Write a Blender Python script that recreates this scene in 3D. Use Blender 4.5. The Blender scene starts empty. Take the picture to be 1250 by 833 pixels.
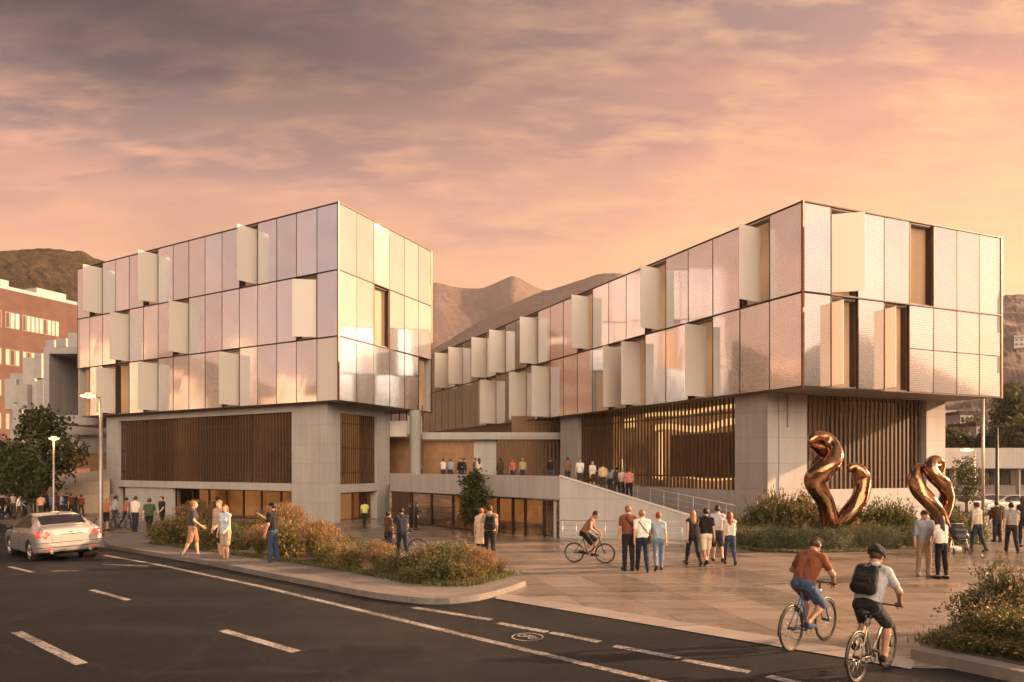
import bpy, bmesh, math, random
import numpy as np
from mathutils import Vector, Matrix
random.seed(7)
RNG = np.random.default_rng(11)
SC = bpy.context.scene
COL = SC.collection
R = math.radians
F, CX, HY, HC = 850.0, 625.0, 568.0, 2.8

# ---------------------------------------------------------------- ground profile and pixel helpers
GK = [(16, 0.0), (20, -.08), (26, -.32), (32, -.62), (38, -.80), (44, -.85)]
def gz(y):
    if y <= GK[0][0]: return 0.0
    for (a, za), (b, zb) in zip(GK, GK[1:]):
        if y <= b: return za + (zb - za) * (y - a) / (b - a)
    return GK[-1][1]
def P(px, py, d):
    return Vector(((px - CX) / F * d, d, HC + (HY - py) / F * d))
def at(px, py):
    d = F * HC / (py - HY)
    for _ in range(40): d = F * (HC - gz(d)) / (py - HY)
    return Vector(((px - CX) / F * d, d, gz(d)))
def s2l(*c):
    o = []
    for v in c:
        v /= 255.0
        o.append(v / 12.92 if v <= .04045 else ((v + .055) / 1.055) ** 2.4)
    return tuple(o) + (1.0,)

# ---------------------------------------------------------------- node helpers
def nd(t, typ, loc=None, **kw):
    n = t.nodes.new(typ)
    for k, v in kw.items():
        if hasattr(n, k) and not isinstance(v, tuple) or k in ('operation', 'blend_type', 'data_type'):
            setattr(n, k, v)
    return n
def lk(t, a, b): t.links.new(a, b)
def val(t, sock, v):
    if isinstance(v, bpy.types.NodeSocket): t.links.new(v, sock)
    else: sock.default_value = v
def math_(t, op, a, b=0.0, c=None, clamp=False):
    n = t.nodes.new('ShaderNodeMath'); n.operation = op; n.use_clamp = clamp
    val(t, n.inputs[0], a); val(t, n.inputs[1], b)
    if c is not None: val(t, n.inputs[2], c)
    return n.outputs[0]
def mixc(t, f, a, b, bt='MIX'):
    n = t.nodes.new('ShaderNodeMix'); n.data_type = 'RGBA'; n.blend_type = bt; n.clamp_factor = True
    val(t, n.inputs[0], f); val(t, n.inputs[6], a); val(t, n.inputs[7], b)
    return n.outputs[2]
def ramp(t, fac, stops, interp='LINEAR'):
    n = t.nodes.new('ShaderNodeValToRGB'); n.color_ramp.interpolation = interp
    el = n.color_ramp.elements
    while len(el) < len(stops): el.new(.5)
    for e, (p, c) in zip(el, stops):
        e.position = p; e.color = c if len(c) == 4 else tuple(c) + (1,)
    val(t, n.inputs[0], fac)
    return n.outputs[0]
def noise(t, vec, scale, detail=4, rough=.55, dist=0.0):
    n = t.nodes.new('ShaderNodeTexNoise')
    if vec is not None: lk(t, vec, n.inputs['Vector'])
    n.inputs['Scale'].default_value = scale; n.inputs['Detail'].default_value = detail
    n.inputs['Roughness'].default_value = rough; n.inputs['Distortion'].default_value = dist
    return n.outputs[0]
def mapping(t, vec, scale=(1, 1, 1), rot=(0, 0, 0)):
    n = t.nodes.new('ShaderNodeMapping'); n.inputs['Scale'].default_value = scale; n.inputs['Rotation'].default_value = rot
    lk(t, vec, n.inputs[0]); return n.outputs[0]
def coords(t, kind='Object'):
    return t.nodes.new('ShaderNodeTexCoord').outputs[kind]
def position(t): return t.nodes.new('ShaderNodeNewGeometry').outputs['Position']
def bump(t, h, strength=.3, dist=.02):
    n = t.nodes.new('ShaderNodeBump'); n.inputs['Strength'].default_value = strength; n.inputs['Distance'].default_value = dist
    lk(t, h, n.inputs['Height']); return n.outputs[0]
MATS = {}
def newmat(name):
    m = bpy.data.materials.new(name); m.use_nodes = True
    t = m.node_tree
    return m, t, t.nodes['Principled BSDF']
def simple(name, col, rough=.6, metal=0.0, var=.15, nscale=6.0, bumpS=0.0, bumpscale=60, spec=.5, coat=0.0, emit=None, es=0.0, sheen=0.0):
    """one real-world base colour with mild mottling and optional bump"""
    if name in MATS: return MATS[name]
    m, t, b = newmat(name)
    pos = coords(t)
    if var > 0:
        n = noise(t, pos, nscale, 5)
        c0 = tuple(x * (1 - var) for x in col[:3]) + (1,); c1 = tuple(min(1, x * (1 + var)) for x in col[:3]) + (1,)
        lk(t, ramp(t, n, [(.3, c0), (.7, c1)]), b.inputs['Base Color'])
    else: b.inputs['Base Color'].default_value = tuple(col[:3]) + (1,)
    b.inputs['Roughness'].default_value = rough; b.inputs['Metallic'].default_value = metal
    b.inputs['Specular IOR Level'].default_value = spec
    b.inputs['Coat Weight'].default_value = coat
    if sheen: b.inputs['Sheen Weight'].default_value = sheen
    if bumpS: lk(t, bump(t, noise(t, pos, bumpscale, 4), bumpS, .01), b.inputs['Normal'])
    if emit:
        b.inputs['Emission Color'].default_value = emit; b.inputs['Emission Strength'].default_value = es
    MATS[name] = m
    return m

# ---------------------------------------------------------------- object helpers
def tag(o, label=None, cat=None, group=None, kind=None):
    if label: o['label'] = label
    if cat: o['category'] = cat
    if group: o['group'] = group
    if kind: o['kind'] = kind
    return o
def empty(name, loc, label=None, cat=None, group=None, rz=0.0):
    o = bpy.data.objects.new(name, None); COL.objects.link(o)
    o.empty_display_size = .2
    o.location = loc; o.rotation_euler = (0, 0, rz)
    return tag(o, label, cat, group)
def wloc(o):
    v = Vector((0, 0, 0))
    while o is not None:
        v += o.location; o = o.parent
    return v
def link(name, me, parent=None, loc=None):
    o = bpy.data.objects.new(name, me); COL.objects.link(o)
    if parent: o.parent = parent
    if loc is not None: o.location = loc
    return o
def copy_tree(o, parent=None):
    c = o.copy(); COL.objects.link(c); c.parent = parent
    for ch in list(o.children): copy_tree(ch, c)
    return c

class MB:
    """collects shapes, then links them as ONE mesh object"""
    def __init__(s): s.v = []; s.f = []; s.m = []; s.uv = []; s.smooth = []
    def poly(s, pts, mi=0, uv=None, smooth=False):
        i = len(s.v); s.v += [tuple(p) for p in pts]; s.f.append(tuple(range(i, i + len(pts)))); s.m.append(mi)
        s.uv.append(uv or [(0, 0)] * len(pts)); s.smooth.append(smooth)
    def box8(s, p, mi=0):
        """p: 8 points, bottom ring then top ring"""
        for f in ((3, 2, 1, 0), (4, 5, 6, 7), (0, 1, 5, 4), (1, 2, 6, 5), (2, 3, 7, 6), (3, 0, 4, 7)):
            q = [Vector(p[i]) for i in f]
            w = (q[1] - q[0]).length; h = (q[3] - q[0]).length
            s.poly(q, mi, [(0, 0), (w, 0), (w, h), (0, h)])
    def box(s, c, size, rz=0.0, mi=0):
        hx, hy, hz = size[0] / 2, size[1] / 2, size[2] / 2
        ca, sa = math.cos(rz), math.sin(rz)
        pts = []
        for z in (-hz, hz):
            for x, y in ((-hx, -hy), (hx, -hy), (hx, hy), (-hx, hy)):
                pts.append((c[0] + x * ca - y * sa, c[1] + x * sa + y * ca, c[2] + z))
        s.box8(pts, mi)
    def seg(s, P0, u, n, t0, t1, z0, z1, d0, d1, mi=0):
        """box along a wall line: t along u, d along outward normal n"""
        def q(t, d, z): return (P0[0] + u[0] * t + n[0] * d, P0[1] + u[1] * t + n[1] * d, z)
        ring = [(t0, d1), (t1, d1), (t1, d0), (t0, d0)]
        a = (Vector((u[0], u[1])).x * n[1] - u[1] * n[0])
        if (d1 - d0) * (t1 - t0) * a > 0: ring = ring[::-1]
        s.box8([q(t, d, z0) for t, d in ring] + [q(t, d, z1) for t, d in ring], mi)
    def prism(s, poly, z0, z1, mi=0):
        ar = sum(poly[i][0] * poly[(i + 1) % len(poly)][1] - poly[(i + 1) % len(poly)][0] * poly[i][1] for i in range(len(poly)))
        if ar < 0: poly = poly[::-1]
        f0 = z0 if callable(z0) else (lambda p: z0); f1 = z1 if callable(z1) else (lambda p: z1)
        b = [(p[0], p[1], f0(p)) for p in poly]; t = [(p[0], p[1], f1(p)) for p in poly]
        s.poly(b[::-1], mi); s.poly(t, mi)
        for i in range(len(poly)):
            j = (i + 1) % len(poly); w = math.hypot(b[j][0] - b[i][0], b[j][1] - b[i][1])
            s.poly([b[i], b[j], t[j], t[i]], mi, [(.3, b[i][2]), (w + .3, b[j][2]), (w + .3, t[j][2]), (.3, t[i][2])])
    def tube(s, path, rad, n=10, mi=0, cap=True, closed=False):
        path = [Vector(p) for p in path]
        if not hasattr(rad, '__len__'): rad = [rad] * len(path)
        N = len(path); base = len(s.v); prev = None
        for i, p in enumerate(path):
            if closed: tg = path[(i + 1) % N] - path[i - 1]
            else: tg = path[min(i + 1, N - 1)] - path[max(i - 1, 0)]
            tg.normalize()
            if prev is None:
                a = tg.orthogonal().normalized()
            else:
                a = prev - tg * prev.dot(tg)
                a = a.normalized() if a.length > 1e-6 else tg.orthogonal().normalized()
            prev = a; b = tg.cross(a)
            for k in range(n):
                an = 2 * math.pi * k / n
                s.v.append(tuple(p + (a * math.cos(an) + b * math.sin(an)) * rad[i]))
        for i in range(N if closed else N - 1):
            i2 = (i + 1) % N
            for k in range(n):
                k2 = (k + 1) % n
                s.f.append((base + i * n + k, base + i * n + k2, base + i2 * n + k2, base + i2 * n + k)); s.m.append(mi)
                s.uv.append([(0, 0)] * 4); s.smooth.append(True)
        if cap and not closed:
            s.f.append(tuple(base + k for k in range(n))[::-1]); s.m.append(mi); s.uv.append([(0, 0)] * n); s.smooth.append(False)
            s.f.append(tuple(base + (N - 1) * n + k for k in range(n))); s.m.append(mi); s.uv.append([(0, 0)] * n); s.smooth.append(False)
    def ring(s, c, axis, r, rt, n=32, m=8, mi=0):
        axis = Vector(axis).normalized(); a = axis.orthogonal().normalized(); b = axis.cross(a)
        s.tube([Vector(c) + (a * math.cos(2 * math.pi * k / n) + b * math.sin(2 * math.pi * k / n)) * r for k in range(n)], rt, m, mi, closed=True)
    def lathe(s, c, prof, n=20, mi=0):
        base = len(s.v)
        for r, z in prof:
            for k in range(n):
                an = 2 * math.pi * k / n
                s.v.append((c[0] + r * math.cos(an), c[1] + r * math.sin(an), c[2] + z))
        for i in range(len(prof) - 1):
            for k in range(n):
                k2 = (k + 1) % n
                s.f.append((base + i * n + k, base + i * n + k2, base + (i + 1) * n + k2, base + (i + 1) * n + k)); s.m.append(mi)
                s.uv.append([(0, 0)] * 4); s.smooth.append(True)
    def ell(s, c, r, n=12, m=8, mi=0):
        prof = [(max(1e-4, math.sin(math.pi * i / m)), -math.cos(math.pi * i / m)) for i in range(m + 1)]
        base = len(s.v); s.lathe((0, 0, 0), prof, n, mi)
        for i in range(base, len(s.v)):
            x, y, z = s.v[i]; s.v[i] = (c[0] + x * r[0], c[1] + y * r[1], c[2] + z * r[2])
    def mesh(s, name, mats, off=Vector((0, 0, 0))):
        me = bpy.data.meshes.new(name)
        me.from_pydata([(a - off[0], b - off[1], c - off[2]) for a, b, c in s.v], [], s.f)
        for mm in (mats if isinstance(mats, (list, tuple)) else [mats]): me.materials.append(mm)
        me.polygons.foreach_set('material_index', s.m)
        me.polygons.foreach_set('use_smooth', s.smooth)
        ul = me.uv_layers.new(name='UVMap')
        ul.data.foreach_set('uv', [x for f in s.uv for q in f for x in q])
        me.update()
        return me
    def build(s, name, mats, parent=None, loc=None, bevel=0.0):
        off = wloc(parent) if parent is not None else (Vector(loc) if loc is not None else Vector((0, 0, 0)))
        o = link(name, s.mesh(name, mats, off), parent)
        if parent is None and loc is not None: o.location = loc
        if bevel:
            b = o.modifiers.new('bevel', 'BEVEL'); b.width = bevel; b.segments = 2; b.limit_method = 'ANGLE'
        return o

def gsheet(name, poly, dz, mat, thick=0.0, **tg):
    """flat polygon laid on the sloping ground profile (cut where the slope changes)"""
    bm = bmesh.new()
    f = bm.faces.new([bm.verts.new((p[0], p[1], 0)) for p in poly])
    bmesh.ops.recalc_face_normals(bm, faces=bm.faces[:])
    for y, _ in GK:
        bmesh.ops.bisect_plane(bm, geom=bm.verts[:] + bm.edges[:] + bm.faces[:], plane_co=(0, y, 0), plane_no=(0, 1, 0))
    for fc in bm.faces:
        fc.normal_update()
        if fc.normal.z < 0: fc.normal_flip()
    if thick:
        top = bm.faces[:]
        r = bmesh.ops.extrude_face_region(bm, geom=top)
        nv = {v for v in r['geom'] if isinstance(v, bmesh.types.BMVert)}
        for v in bm.verts:
            v.co.z = gz(v.co.y) + dz - (0 if v in nv else thick)
        bmesh.ops.recalc_face_normals(bm, faces=bm.faces[:])
    else:
        for v in bm.verts: v.co.z = gz(v.co.y) + dz
    me = bpy.data.meshes.new(name); bm.to_mesh(me); bm.free()
    me.materials.append(mat)
    o = link(name, me)
    return tag(o, **tg)

# ---------------------------------------------------------------- camera
cam = bpy.data.cameras.new('camera'); co = bpy.data.objects.new('camera', cam); COL.objects.link(co)
co.location = (0, 0, HC); co.rotation_euler = (R(90), 0, 0)
cam.sensor_fit = 'HORIZONTAL'; cam.sensor_width = 36; cam.lens = 36 * F / 1250
cam.shift_x = 0; cam.shift_y = (HY - 416.5) / 1250
cam.clip_end = 6000; cam.clip_start = .1
SC.camera = co

# ---------------------------------------------------------------- sun and sky
SUN_AZ, SUN_EL = R(79), R(18)
GLOW_AZ = R(72)
sd = Vector((math.sin(SUN_AZ) * math.cos(SUN_EL), math.cos(SUN_AZ) * math.cos(SUN_EL), math.sin(SUN_EL)))
sl = bpy.data.lights.new('sun', 'SUN'); sl.energy = 5.0; sl.color = (1, .58, .32); sl.angle = R(.8)
so = bpy.data.objects.new('sun', sl); COL.objects.link(so); so.rotation_euler = sd.to_track_quat('Z', 'Y').to_euler()

w = bpy.data.worlds.new('World'); SC.world = w; w.use_nodes = True
t = w.node_tree; bg = t.nodes['Background']
sky = t.nodes.new('ShaderNodeTexSky'); sky.sky_type = 'NISHITA'; sky.sun_disc = False
sky.sun_elevation = SUN_EL; sky.sun_rotation = SUN_AZ
gen = coords(t, 'Generated')
sep = t.nodes.new('ShaderNodeSeparateXYZ'); lk(t, gen, sep.inputs[0])
x, y, z = sep.outputs
zc = math_(t, 'MAXIMUM', z, 0.0)
hl = math_(t, 'SQRT', math_(t, 'ADD', math_(t, 'ADD', math_(t, 'MULTIPLY', x, x), math_(t, 'MULTIPLY', y, y)), 1e-4))
dt = math_(t, 'DIVIDE', math_(t, 'ADD', math_(t, 'MULTIPLY', x, math.sin(GLOW_AZ)), math_(t, 'MULTIPLY', y, math.cos(GLOW_AZ))), hl)
mr = t.nodes.new('ShaderNodeMapRange'); mr.interpolation_type = 'SMOOTHSTEP'
lk(t, dt, mr.inputs[0]); mr.inputs[1].default_value = -.52; mr.inputs[2].default_value = .80
den = math_(t, 'ADD', zc, .16)
cv = t.nodes.new('ShaderNodeCombineXYZ')
lk(t, math_(t, 'DIVIDE', x, den), cv.inputs[0]); lk(t, math_(t, 'DIVIDE', y, den), cv.inputs[1])
c1 = mapping(t, cv.outputs[0], (.9, 2.3, 1), (0, 0, R(-8)))
n1 = noise(t, c1, 1.25, 6, .54, .35)
c2 = mapping(t, cv.outputs[0], (1.3, 3.0, 1), (0, 0, R(6)))
n2 = noise(t, c2, 3.4, 7, .56, .25)
# clouds shift the height at which colours are read, so bands break up
zz = math_(t, 'ADD', zc, math_(t, 'MULTIPLY', math_(t, 'SUBTRACT', n1, .5), .34))
away = ramp(t, zz, [(0, s2l(230, 160, 132)), (.24, s2l(250, 186, 148)), (.31, s2l(230, 172, 146)), (.365, s2l(174, 141, 134)), (.43, s2l(146, 124, 124)), (.48, s2l(108, 100, 106)), (.58, s2l(98, 93, 102)), (.75, s2l(150, 136, 142)), (1, s2l(205, 184, 180))])
tow = ramp(t, zz, [(0, s2l(255, 212, 150)), (.22, s2l(252, 193, 142)), (.34, s2l(238, 176, 146)), (.45, s2l(200, 150, 137)), (.58, s2l(152, 128, 130)), (.75, s2l(180, 152, 142)), (1, s2l(205, 180, 172))])
back = ramp(t, zz, [(0, s2l(226, 176, 150)), (.12, s2l(236, 190, 168)), (.22, s2l(142, 148, 168)), (.36, s2l(206, 190, 188)), (.5, s2l(196, 188, 194)), (1, s2l(200, 190, 192))])
base = mixc(t, mr.outputs[0], away, tow)
hi = t.nodes.new('ShaderNodeMapRange'); lk(t, zc, hi.inputs[0]); hi.inputs[1].default_value = .6; hi.inputs[2].default_value = .85
base = mixc(t, hi.outputs[0], base, mixc(t, 1.0, base, (.62, .66, .76, 1), 'MULTIPLY'))
mb_ = t.nodes.new('ShaderNodeMapRange'); mb_.interpolation_type = 'SMOOTHSTEP'
lk(t, y, mb_.inputs[0]); mb_.inputs[1].default_value = .15; mb_.inputs[2].default_value = -.6
back = mixc(t, 1.0, back, (1.28, 1.30, 1.42, 1), 'MULTIPLY')
base = mixc(t, mb_.outputs[0], base, back)
n3_ = noise(t, mapping(t, cv.outputs[0], (1.0, 3.4, 1), (0, 0, R(-3))), 8.5, 6, .6, .3)
lit = ramp(t, math_(t, 'ADD', math_(t, 'MULTIPLY', n2, .68), math_(t, 'MULTIPLY', n3_, .32)), [(.46, (0, 0, 0)), (.64, (1, 1, 1))])
ku = math_(t, 'MULTIPLY', math_(t, 'DIVIDE', math_(t, 'SUBTRACT', zc, .37), .13, clamp=True), math_(t, 'SUBTRACT', 1.0, mr.outputs[0]))
litf = math_(t, 'MULTIPLY', math_(t, 'MULTIPLY', lit, .74), math_(t, 'SUBTRACT', 1.0, math_(t, 'MULTIPLY', ku, .85)))
base = mixc(t, litf, base, mixc(t, mr.outputs[0], s2l(250, 182, 150), s2l(255, 198, 148)))
drk = ramp(t, n1, [(.30, (1, 1, 1)), (.50, (0, 0, 0))])
base = mixc(t, math_(t, 'MULTIPLY', drk, math_(t, 'MULTIPLY', math_(t, 'SUBTRACT', zc, .12, clamp=True), 2.0, clamp=True)), base, mixc(t, mr.outputs[0], s2l(134, 116, 120), s2l(198, 146, 128)))
# the glow round the low sun, and added fill light from unseen sky
glow = ramp(t, math_(t, 'SUBTRACT', mr.outputs[0], math_(t, 'MULTIPLY', zc, .9)), [(.50, (0, 0, 0)), (1.0, s2l(205, 122, 52))])
base = mixc(t, 1.0, base, ramp(t, ku, [(0, (1, 1, 1)), (1, (.22, .27, .33))]), 'MULTIPLY')
skyc = mixc(t, 1.0, base, glow, 'ADD')
fx_ = math_(t, 'ADD', math_(t, 'MULTIPLY', x, math.sin(R(128))), math_(t, 'MULTIPLY', y, math.cos(R(128))))
wl = t.nodes.new('ShaderNodeMapRange'); wl.interpolation_type = 'SMOOTHSTEP'; lk(t, fx_, wl.inputs[0]); wl.inputs[1].default_value = .05; wl.inputs[2].default_value = .95
skyc = mixc(t, math_(t, 'MULTIPLY', wl.outputs[0], math_(t, 'SUBTRACT', 1.0, math_(t, 'MULTIPLY', zc, .7))), skyc, mixc(t, 1.0, skyc, (.62, .38, .22, 1), 'ADD'))  # added warm fill from the unseen sky to the right behind the camera
za = t.nodes.new('ShaderNodeMapRange'); za.interpolation_type = 'SMOOTHSTEP'; lk(t, zc, za.inputs[0]); za.inputs[1].default_value = .36; za.inputs[2].default_value = .62
ya = t.nodes.new('ShaderNodeMapRange'); ya.interpolation_type = 'SMOOTHSTEP'; lk(t, y, ya.inputs[0]); ya.inputs[1].default_value = .40; ya.inputs[2].default_value = -.25
skyc = mixc(t, math_(t, 'MULTIPLY', math_(t, 'MULTIPLY', za.outputs[0], ya.outputs[0]), math_(t, 'SUBTRACT', 1.25, zc, clamp=True)), skyc, mixc(t, 1.0, skyc, (1.0, 1.0, 1.0, 1), 'MULTIPLY'))
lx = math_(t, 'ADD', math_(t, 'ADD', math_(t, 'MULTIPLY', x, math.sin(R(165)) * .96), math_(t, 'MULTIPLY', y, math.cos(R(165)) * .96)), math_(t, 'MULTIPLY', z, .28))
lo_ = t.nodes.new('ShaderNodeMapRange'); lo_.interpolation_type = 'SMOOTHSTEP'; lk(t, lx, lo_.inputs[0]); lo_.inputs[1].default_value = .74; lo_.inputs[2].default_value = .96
skyc = mixc(t, lo_.outputs[0], skyc, mixc(t, 1.0, skyc, (6.6, 5.2, 3.5, 1), 'ADD'))  # bright lobe added behind the camera to light the fins and walls
nis = mixc(t, 1.0, sky.outputs[0], (.003, .003, .003, 1), 'MULTIPLY')
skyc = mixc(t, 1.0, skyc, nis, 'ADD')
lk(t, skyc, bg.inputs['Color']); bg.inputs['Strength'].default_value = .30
w.cycles.sampling_method = 'MANUAL' if hasattr(w.cycles, 'sampling_method') else 'AUTOMATIC'
try: w.cycles.sample_map_resolution = 512
except Exception: pass

vs = SC.view_settings
SC.display_settings.display_device = 'sRGB'
vs.view_transform = 'Standard'; vs.look = 'None'; vs.exposure = 1.70; vs.gamma = 1.0; vs.use_curve_mapping = False
SC.render.engine = 'CYCLES'
SC.cycles.use_denoising = True
SC.cycles.use_adaptive_sampling = True; SC.cycles.adaptive_threshold = .015
SC.cycles.max_bounces = 6; SC.cycles.diffuse_bounces = 3; SC.cycles.glossy_bounces = 3
SC.cycles.transmission_bounces = 4; SC.cycles.transparent_max_bounces = 8; SC.cycles.volume_bounces = 0
SC.cycles.caustics_reflective = False; SC.cycles.caustics_refractive = False
SC.cycles.sample_clamp_indirect = 6

# ---------------------------------------------------------------- materials of the setting
def mat_concrete(name, col, big=.12, joint=0.0):
    m, t, b = newmat(name)
    p = position(t)
    n1 = noise(t, mapping(t, p, (1, 1, .6)), .55, 6, .6)
    n2 = noise(t, p, 9, 6, .65)
    n3 = noise(t, mapping(t, p, (3, 3, .18)), 1.1, 6, .62)
    br = t.nodes.new('ShaderNodeTexBrick'); lk(t, coords(t, 'UV'), br.inputs['Vector']); br.offset = 0.0
    br.inputs['Scale'].default_value = 1; br.inputs['Brick Width'].default_value = 2.44; br.inputs['Row Height'].default_value = 1.22; br.inputs['Mortar Size'].default_value = .018; br.inputs['Bias'].default_value = 0
    br.inputs['Color1'].default_value = (.42, .42, .42, 1); br.inputs['Color2'].default_value = (.58, .58, .58, 1)
    f = math_(t, 'ADD', math_(t, 'MULTIPLY', n1, .32), math_(t, 'ADD', math_(t, 'MULTIPLY', n2, .2), math_(t, 'ADD', math_(t, 'MULTIPLY', n3, .33), math_(t, 'MULTIPLY', br.outputs[0], .15))))
    c0 = tuple(c * (1 - big * 1.6) for c in col[:3]); c1 = tuple(min(1, c * (1 + big)) for c in col[:3])
    lk(t, mixc(t, math_(t, 'MULTIPLY', br.outputs['Fac'], .20), ramp(t, f, [(.38, c0), (.60, c1)]), tuple(c * .5 for c in col[:3]) + (1,)), b.inputs['Base Color'])
    b.inputs['Roughness'].default_value = .72
    lk(t, bump(t, math_(t, 'SUBTRACT', n2, br.outputs['Fac']), .25, .01), b.inputs['Normal'])
    return m
M_CONC = mat_concrete('board_smooth_concrete', (.38, .348, .33))
M_CONC_D = mat_concrete('grey_concrete', (.34, .31, .31))
M_KERB = mat_concrete('kerb_concrete', (.21, .185, .17), .22)

def mat_asphalt():
    m, t, b = newmat('asphalt')
    p = position(t)
    n1 = noise(t, p, .22, 6, .6); n2 = noise(t, p, 55, 3, .7); n3 = noise(t, mapping(t, p, (.25, 1.6, 1), (0, 0, R(42))), .5, 5)
    vo = t.nodes.new('ShaderNodeTexVoronoi'); vo.feature = 'DISTANCE_TO_EDGE'; vo.inputs['Scale'].default_value = .16
    wv = t.nodes.new('ShaderNodeVectorMath'); wv.operation = 'ADD'
    nz = t.nodes.new('ShaderNodeTexNoise'); nz.inputs['Scale'].default_value = .9; nz.inputs['Detail'].default_value = 5; lk(t, p, nz.inputs[0])
    sc_ = t.nodes.new('ShaderNodeVectorMath'); sc_.operation = 'SCALE'; lk(t, nz.outputs[1], sc_.inputs[0]); sc_.inputs['Scale'].default_value = 1.4
    lk(t, p, wv.inputs[0]); lk(t, sc_.outputs[0], wv.inputs[1]); lk(t, wv.outputs[0], vo.inputs['Vector'])
    f = math_(t, 'ADD', math_(t, 'MULTIPLY', n1, .36), math_(t, 'ADD', math_(t, 'MULTIPLY', n2, .30), math_(t, 'MULTIPLY', n3, .34)))
    c = ramp(t, f, [(.32, (.0022, .0028, .0038)), (.50, (.0072, .0082, .0100)), (.68, (.024, .0245, .026))])
    crack = ramp(t, vo.outputs[0], [(.0, (1, 1, 1)), (.010, (0, 0, 0))])
    c = mixc(t, math_(t, 'MULTIPLY', crack, .75), c, (.018, .016, .016, 1))
    spk = ramp(t, noise(t, p, 140, 1, .5), [(.70, (0, 0, 0)), (.76, (1, 1, 1))])
    c = mixc(t, math_(t, 'MULTIPLY', spk, .35), c, (.20, .17, .15, 1))
    b.inputs['Specular IOR Level'].default_value = .22
    lk(t, c, b.inputs['Base Color'])
    lk(t, ramp(t, n1, [(.35, (.55,) * 3), (.65, (.80,) * 3)]), b.inputs['Roughness'])
    lk(t, bump(t, n2, .5, .008), b.inputs['Normal'])
    return m
M_ASPH = mat_asphalt()
def mat_paving(name, ca, cb, rot, scale, bw=1.9, rh=.95, gloss=(.14, .42)):
    m, t, b = newmat(name)
    p = position(t)
    v = mapping(t, p, (scale, scale, scale), (0, 0, rot))
    br = t.nodes.new('ShaderNodeTexBrick'); lk(t, v, br.inputs['Vector'])
    br.inputs['Scale'].default_value = 1; br.inputs['Mortar Size'].default_value = .014; br.inputs['Brick Width'].default_value = bw; br.inputs['Row Height'].default_value = rh
    br.inputs['Color1'].default_value = (0, 0, 0, 1); br.inputs['Color2'].default_value = (1, 1, 1, 1); br.inputs['Mortar'].default_value = (.5, .5, .5, 1)
    br.inputs['Bias'].default_value = 0.0; br.offset = .37; br.squash = 1
    streak = noise(t, mapping(t, p, (.28, 2.6, 1), (0, 0, rot + R(4))), .9, 7, .62, .4)
    big = noise(t, p, .16, 4)
    fine = noise(t, p, 30, 4, .6)
    f = math_(t, 'ADD', math_(t, 'MULTIPLY', br.outputs[0], .27), math_(t, 'ADD', math_(t, 'MULTIPLY', streak, .55), math_(t, 'MULTIPLY', fine, .18)))
    c = ramp(t, f, [(.30, ca), (.70, cb)])
    stain = ramp(t, noise(t, p, .55, 7, .65, .6), [(.52, (0, 0, 0)), (.70, (1, 1, 1))])
    c = mixc(t, math_(t, 'MULTIPLY', stain, .35), c, tuple(k * .55 for k in ca) + (1,))
    c = mixc(t, math_(t, 'MULTIPLY', br.outputs['Fac'], .6), c, tuple(k * .40 for k in ca) + (1,))
    lk(t, c, b.inputs['Base Color'])
    rg = math_(t, 'ADD', math_(t, 'MULTIPLY', streak, .5), math_(t, 'MULTIPLY', big, .5))
    lk(t, ramp(t, rg, [(.38, (gloss[0],) * 3), (.60, (gloss[1],) * 3)]), b.inputs['Roughness'])
    h = math_(t, 'SUBTRACT', math_(t, 'MULTIPLY', fine, .5), math_(t, 'MULTIPLY', br.outputs['Fac'], 1.2))
    lk(t, bump(t, h, .35, .012), b.inputs['Normal'])
    return m
M_PLAZA = mat_paving('plaza_stone', (.098, .079, .064), (.265, .212, .172), R(76), .80)
M_PAVE = mat_paving('pavement_stone', (.115, .098, .092), (.20, .172, .158), R(42), .8, gloss=(.5, .7))
M_BAND = mat_paving('pale_stone_band', (.21, .185, .17), (.31, .275, .25), R(-10), .5, gloss=(.45, .7))
def mat_paint():
    m, t, b = newmat('worn_road_paint')
    p = position(t)
    wear = ramp(t, math_(t, 'ADD', math_(t, 'MULTIPLY', noise(t, p, 14, 6, .7), .6), math_(t, 'MULTIPLY', noise(t, p, 1.1, 4), .4)), [(.42, (.05, .045, .043)), (.58, (.36, .335, .315))])
    lk(t, wear, b.inputs['Base Color']); b.inputs['Roughness'].default_value = .7
    return m
M_PAINT = mat_paint()
M_SOIL = simple('planting_soil', (.035, .026, .018), .95, var=.4, nscale=8, bumpS=.8, bumpscale=25)

# ---------------------------------------------------------------- ground, road, plaza
pave_in = None
gsheet('road', [(-1000, -600), (1000, -600), (1000, 1000), (-1000, 1000)], 0, M_ASPH, label='dark asphalt road with worn white markings', cat='road', kind='structure')
kerb_px = [(127, 669), (200, 681), (330, 706), (400, 720), (445, 729), (480, 734), (530, 739.5), (580, 735), (612, 727), (642, 716)]
KE = [at(*p) for p in kerb_px]
for _ in range(2):      # round the kerb line
    q = [KE[0]]
    for a, b in zip(KE, KE[1:]): q += [a.lerp(b, .25), a.lerp(b, .75)]
    KE = q + [KE[-1]]
band_a, band_b = at(606, 728.5), at(1106, 812)
far_r = Vector((70, 8, 0))
plaza_poly = [at(127, 669)] + KE[1:-1] + [KE[-1], at(606, 730), at(1112, 816), (9.6, 9.3, 0), (40, 6, 0), (80, 6, 0), (80, 95, 0), (-80, 95, 0), at(-40, 633), at(0, 639)]
gsheet('plaza', plaza_poly, .008, M_PLAZA, label='warm stone slab plaza in front of the building', cat='plaza', kind='structure')
gsheet('pavement', [at(610, 724.5), at(1118, 806), at(1112, 818), at(604, 731.5)], .014, M_BAND, label='pale stone band edging the plaza along the road', cat='pavement', kind='structure')

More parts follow.
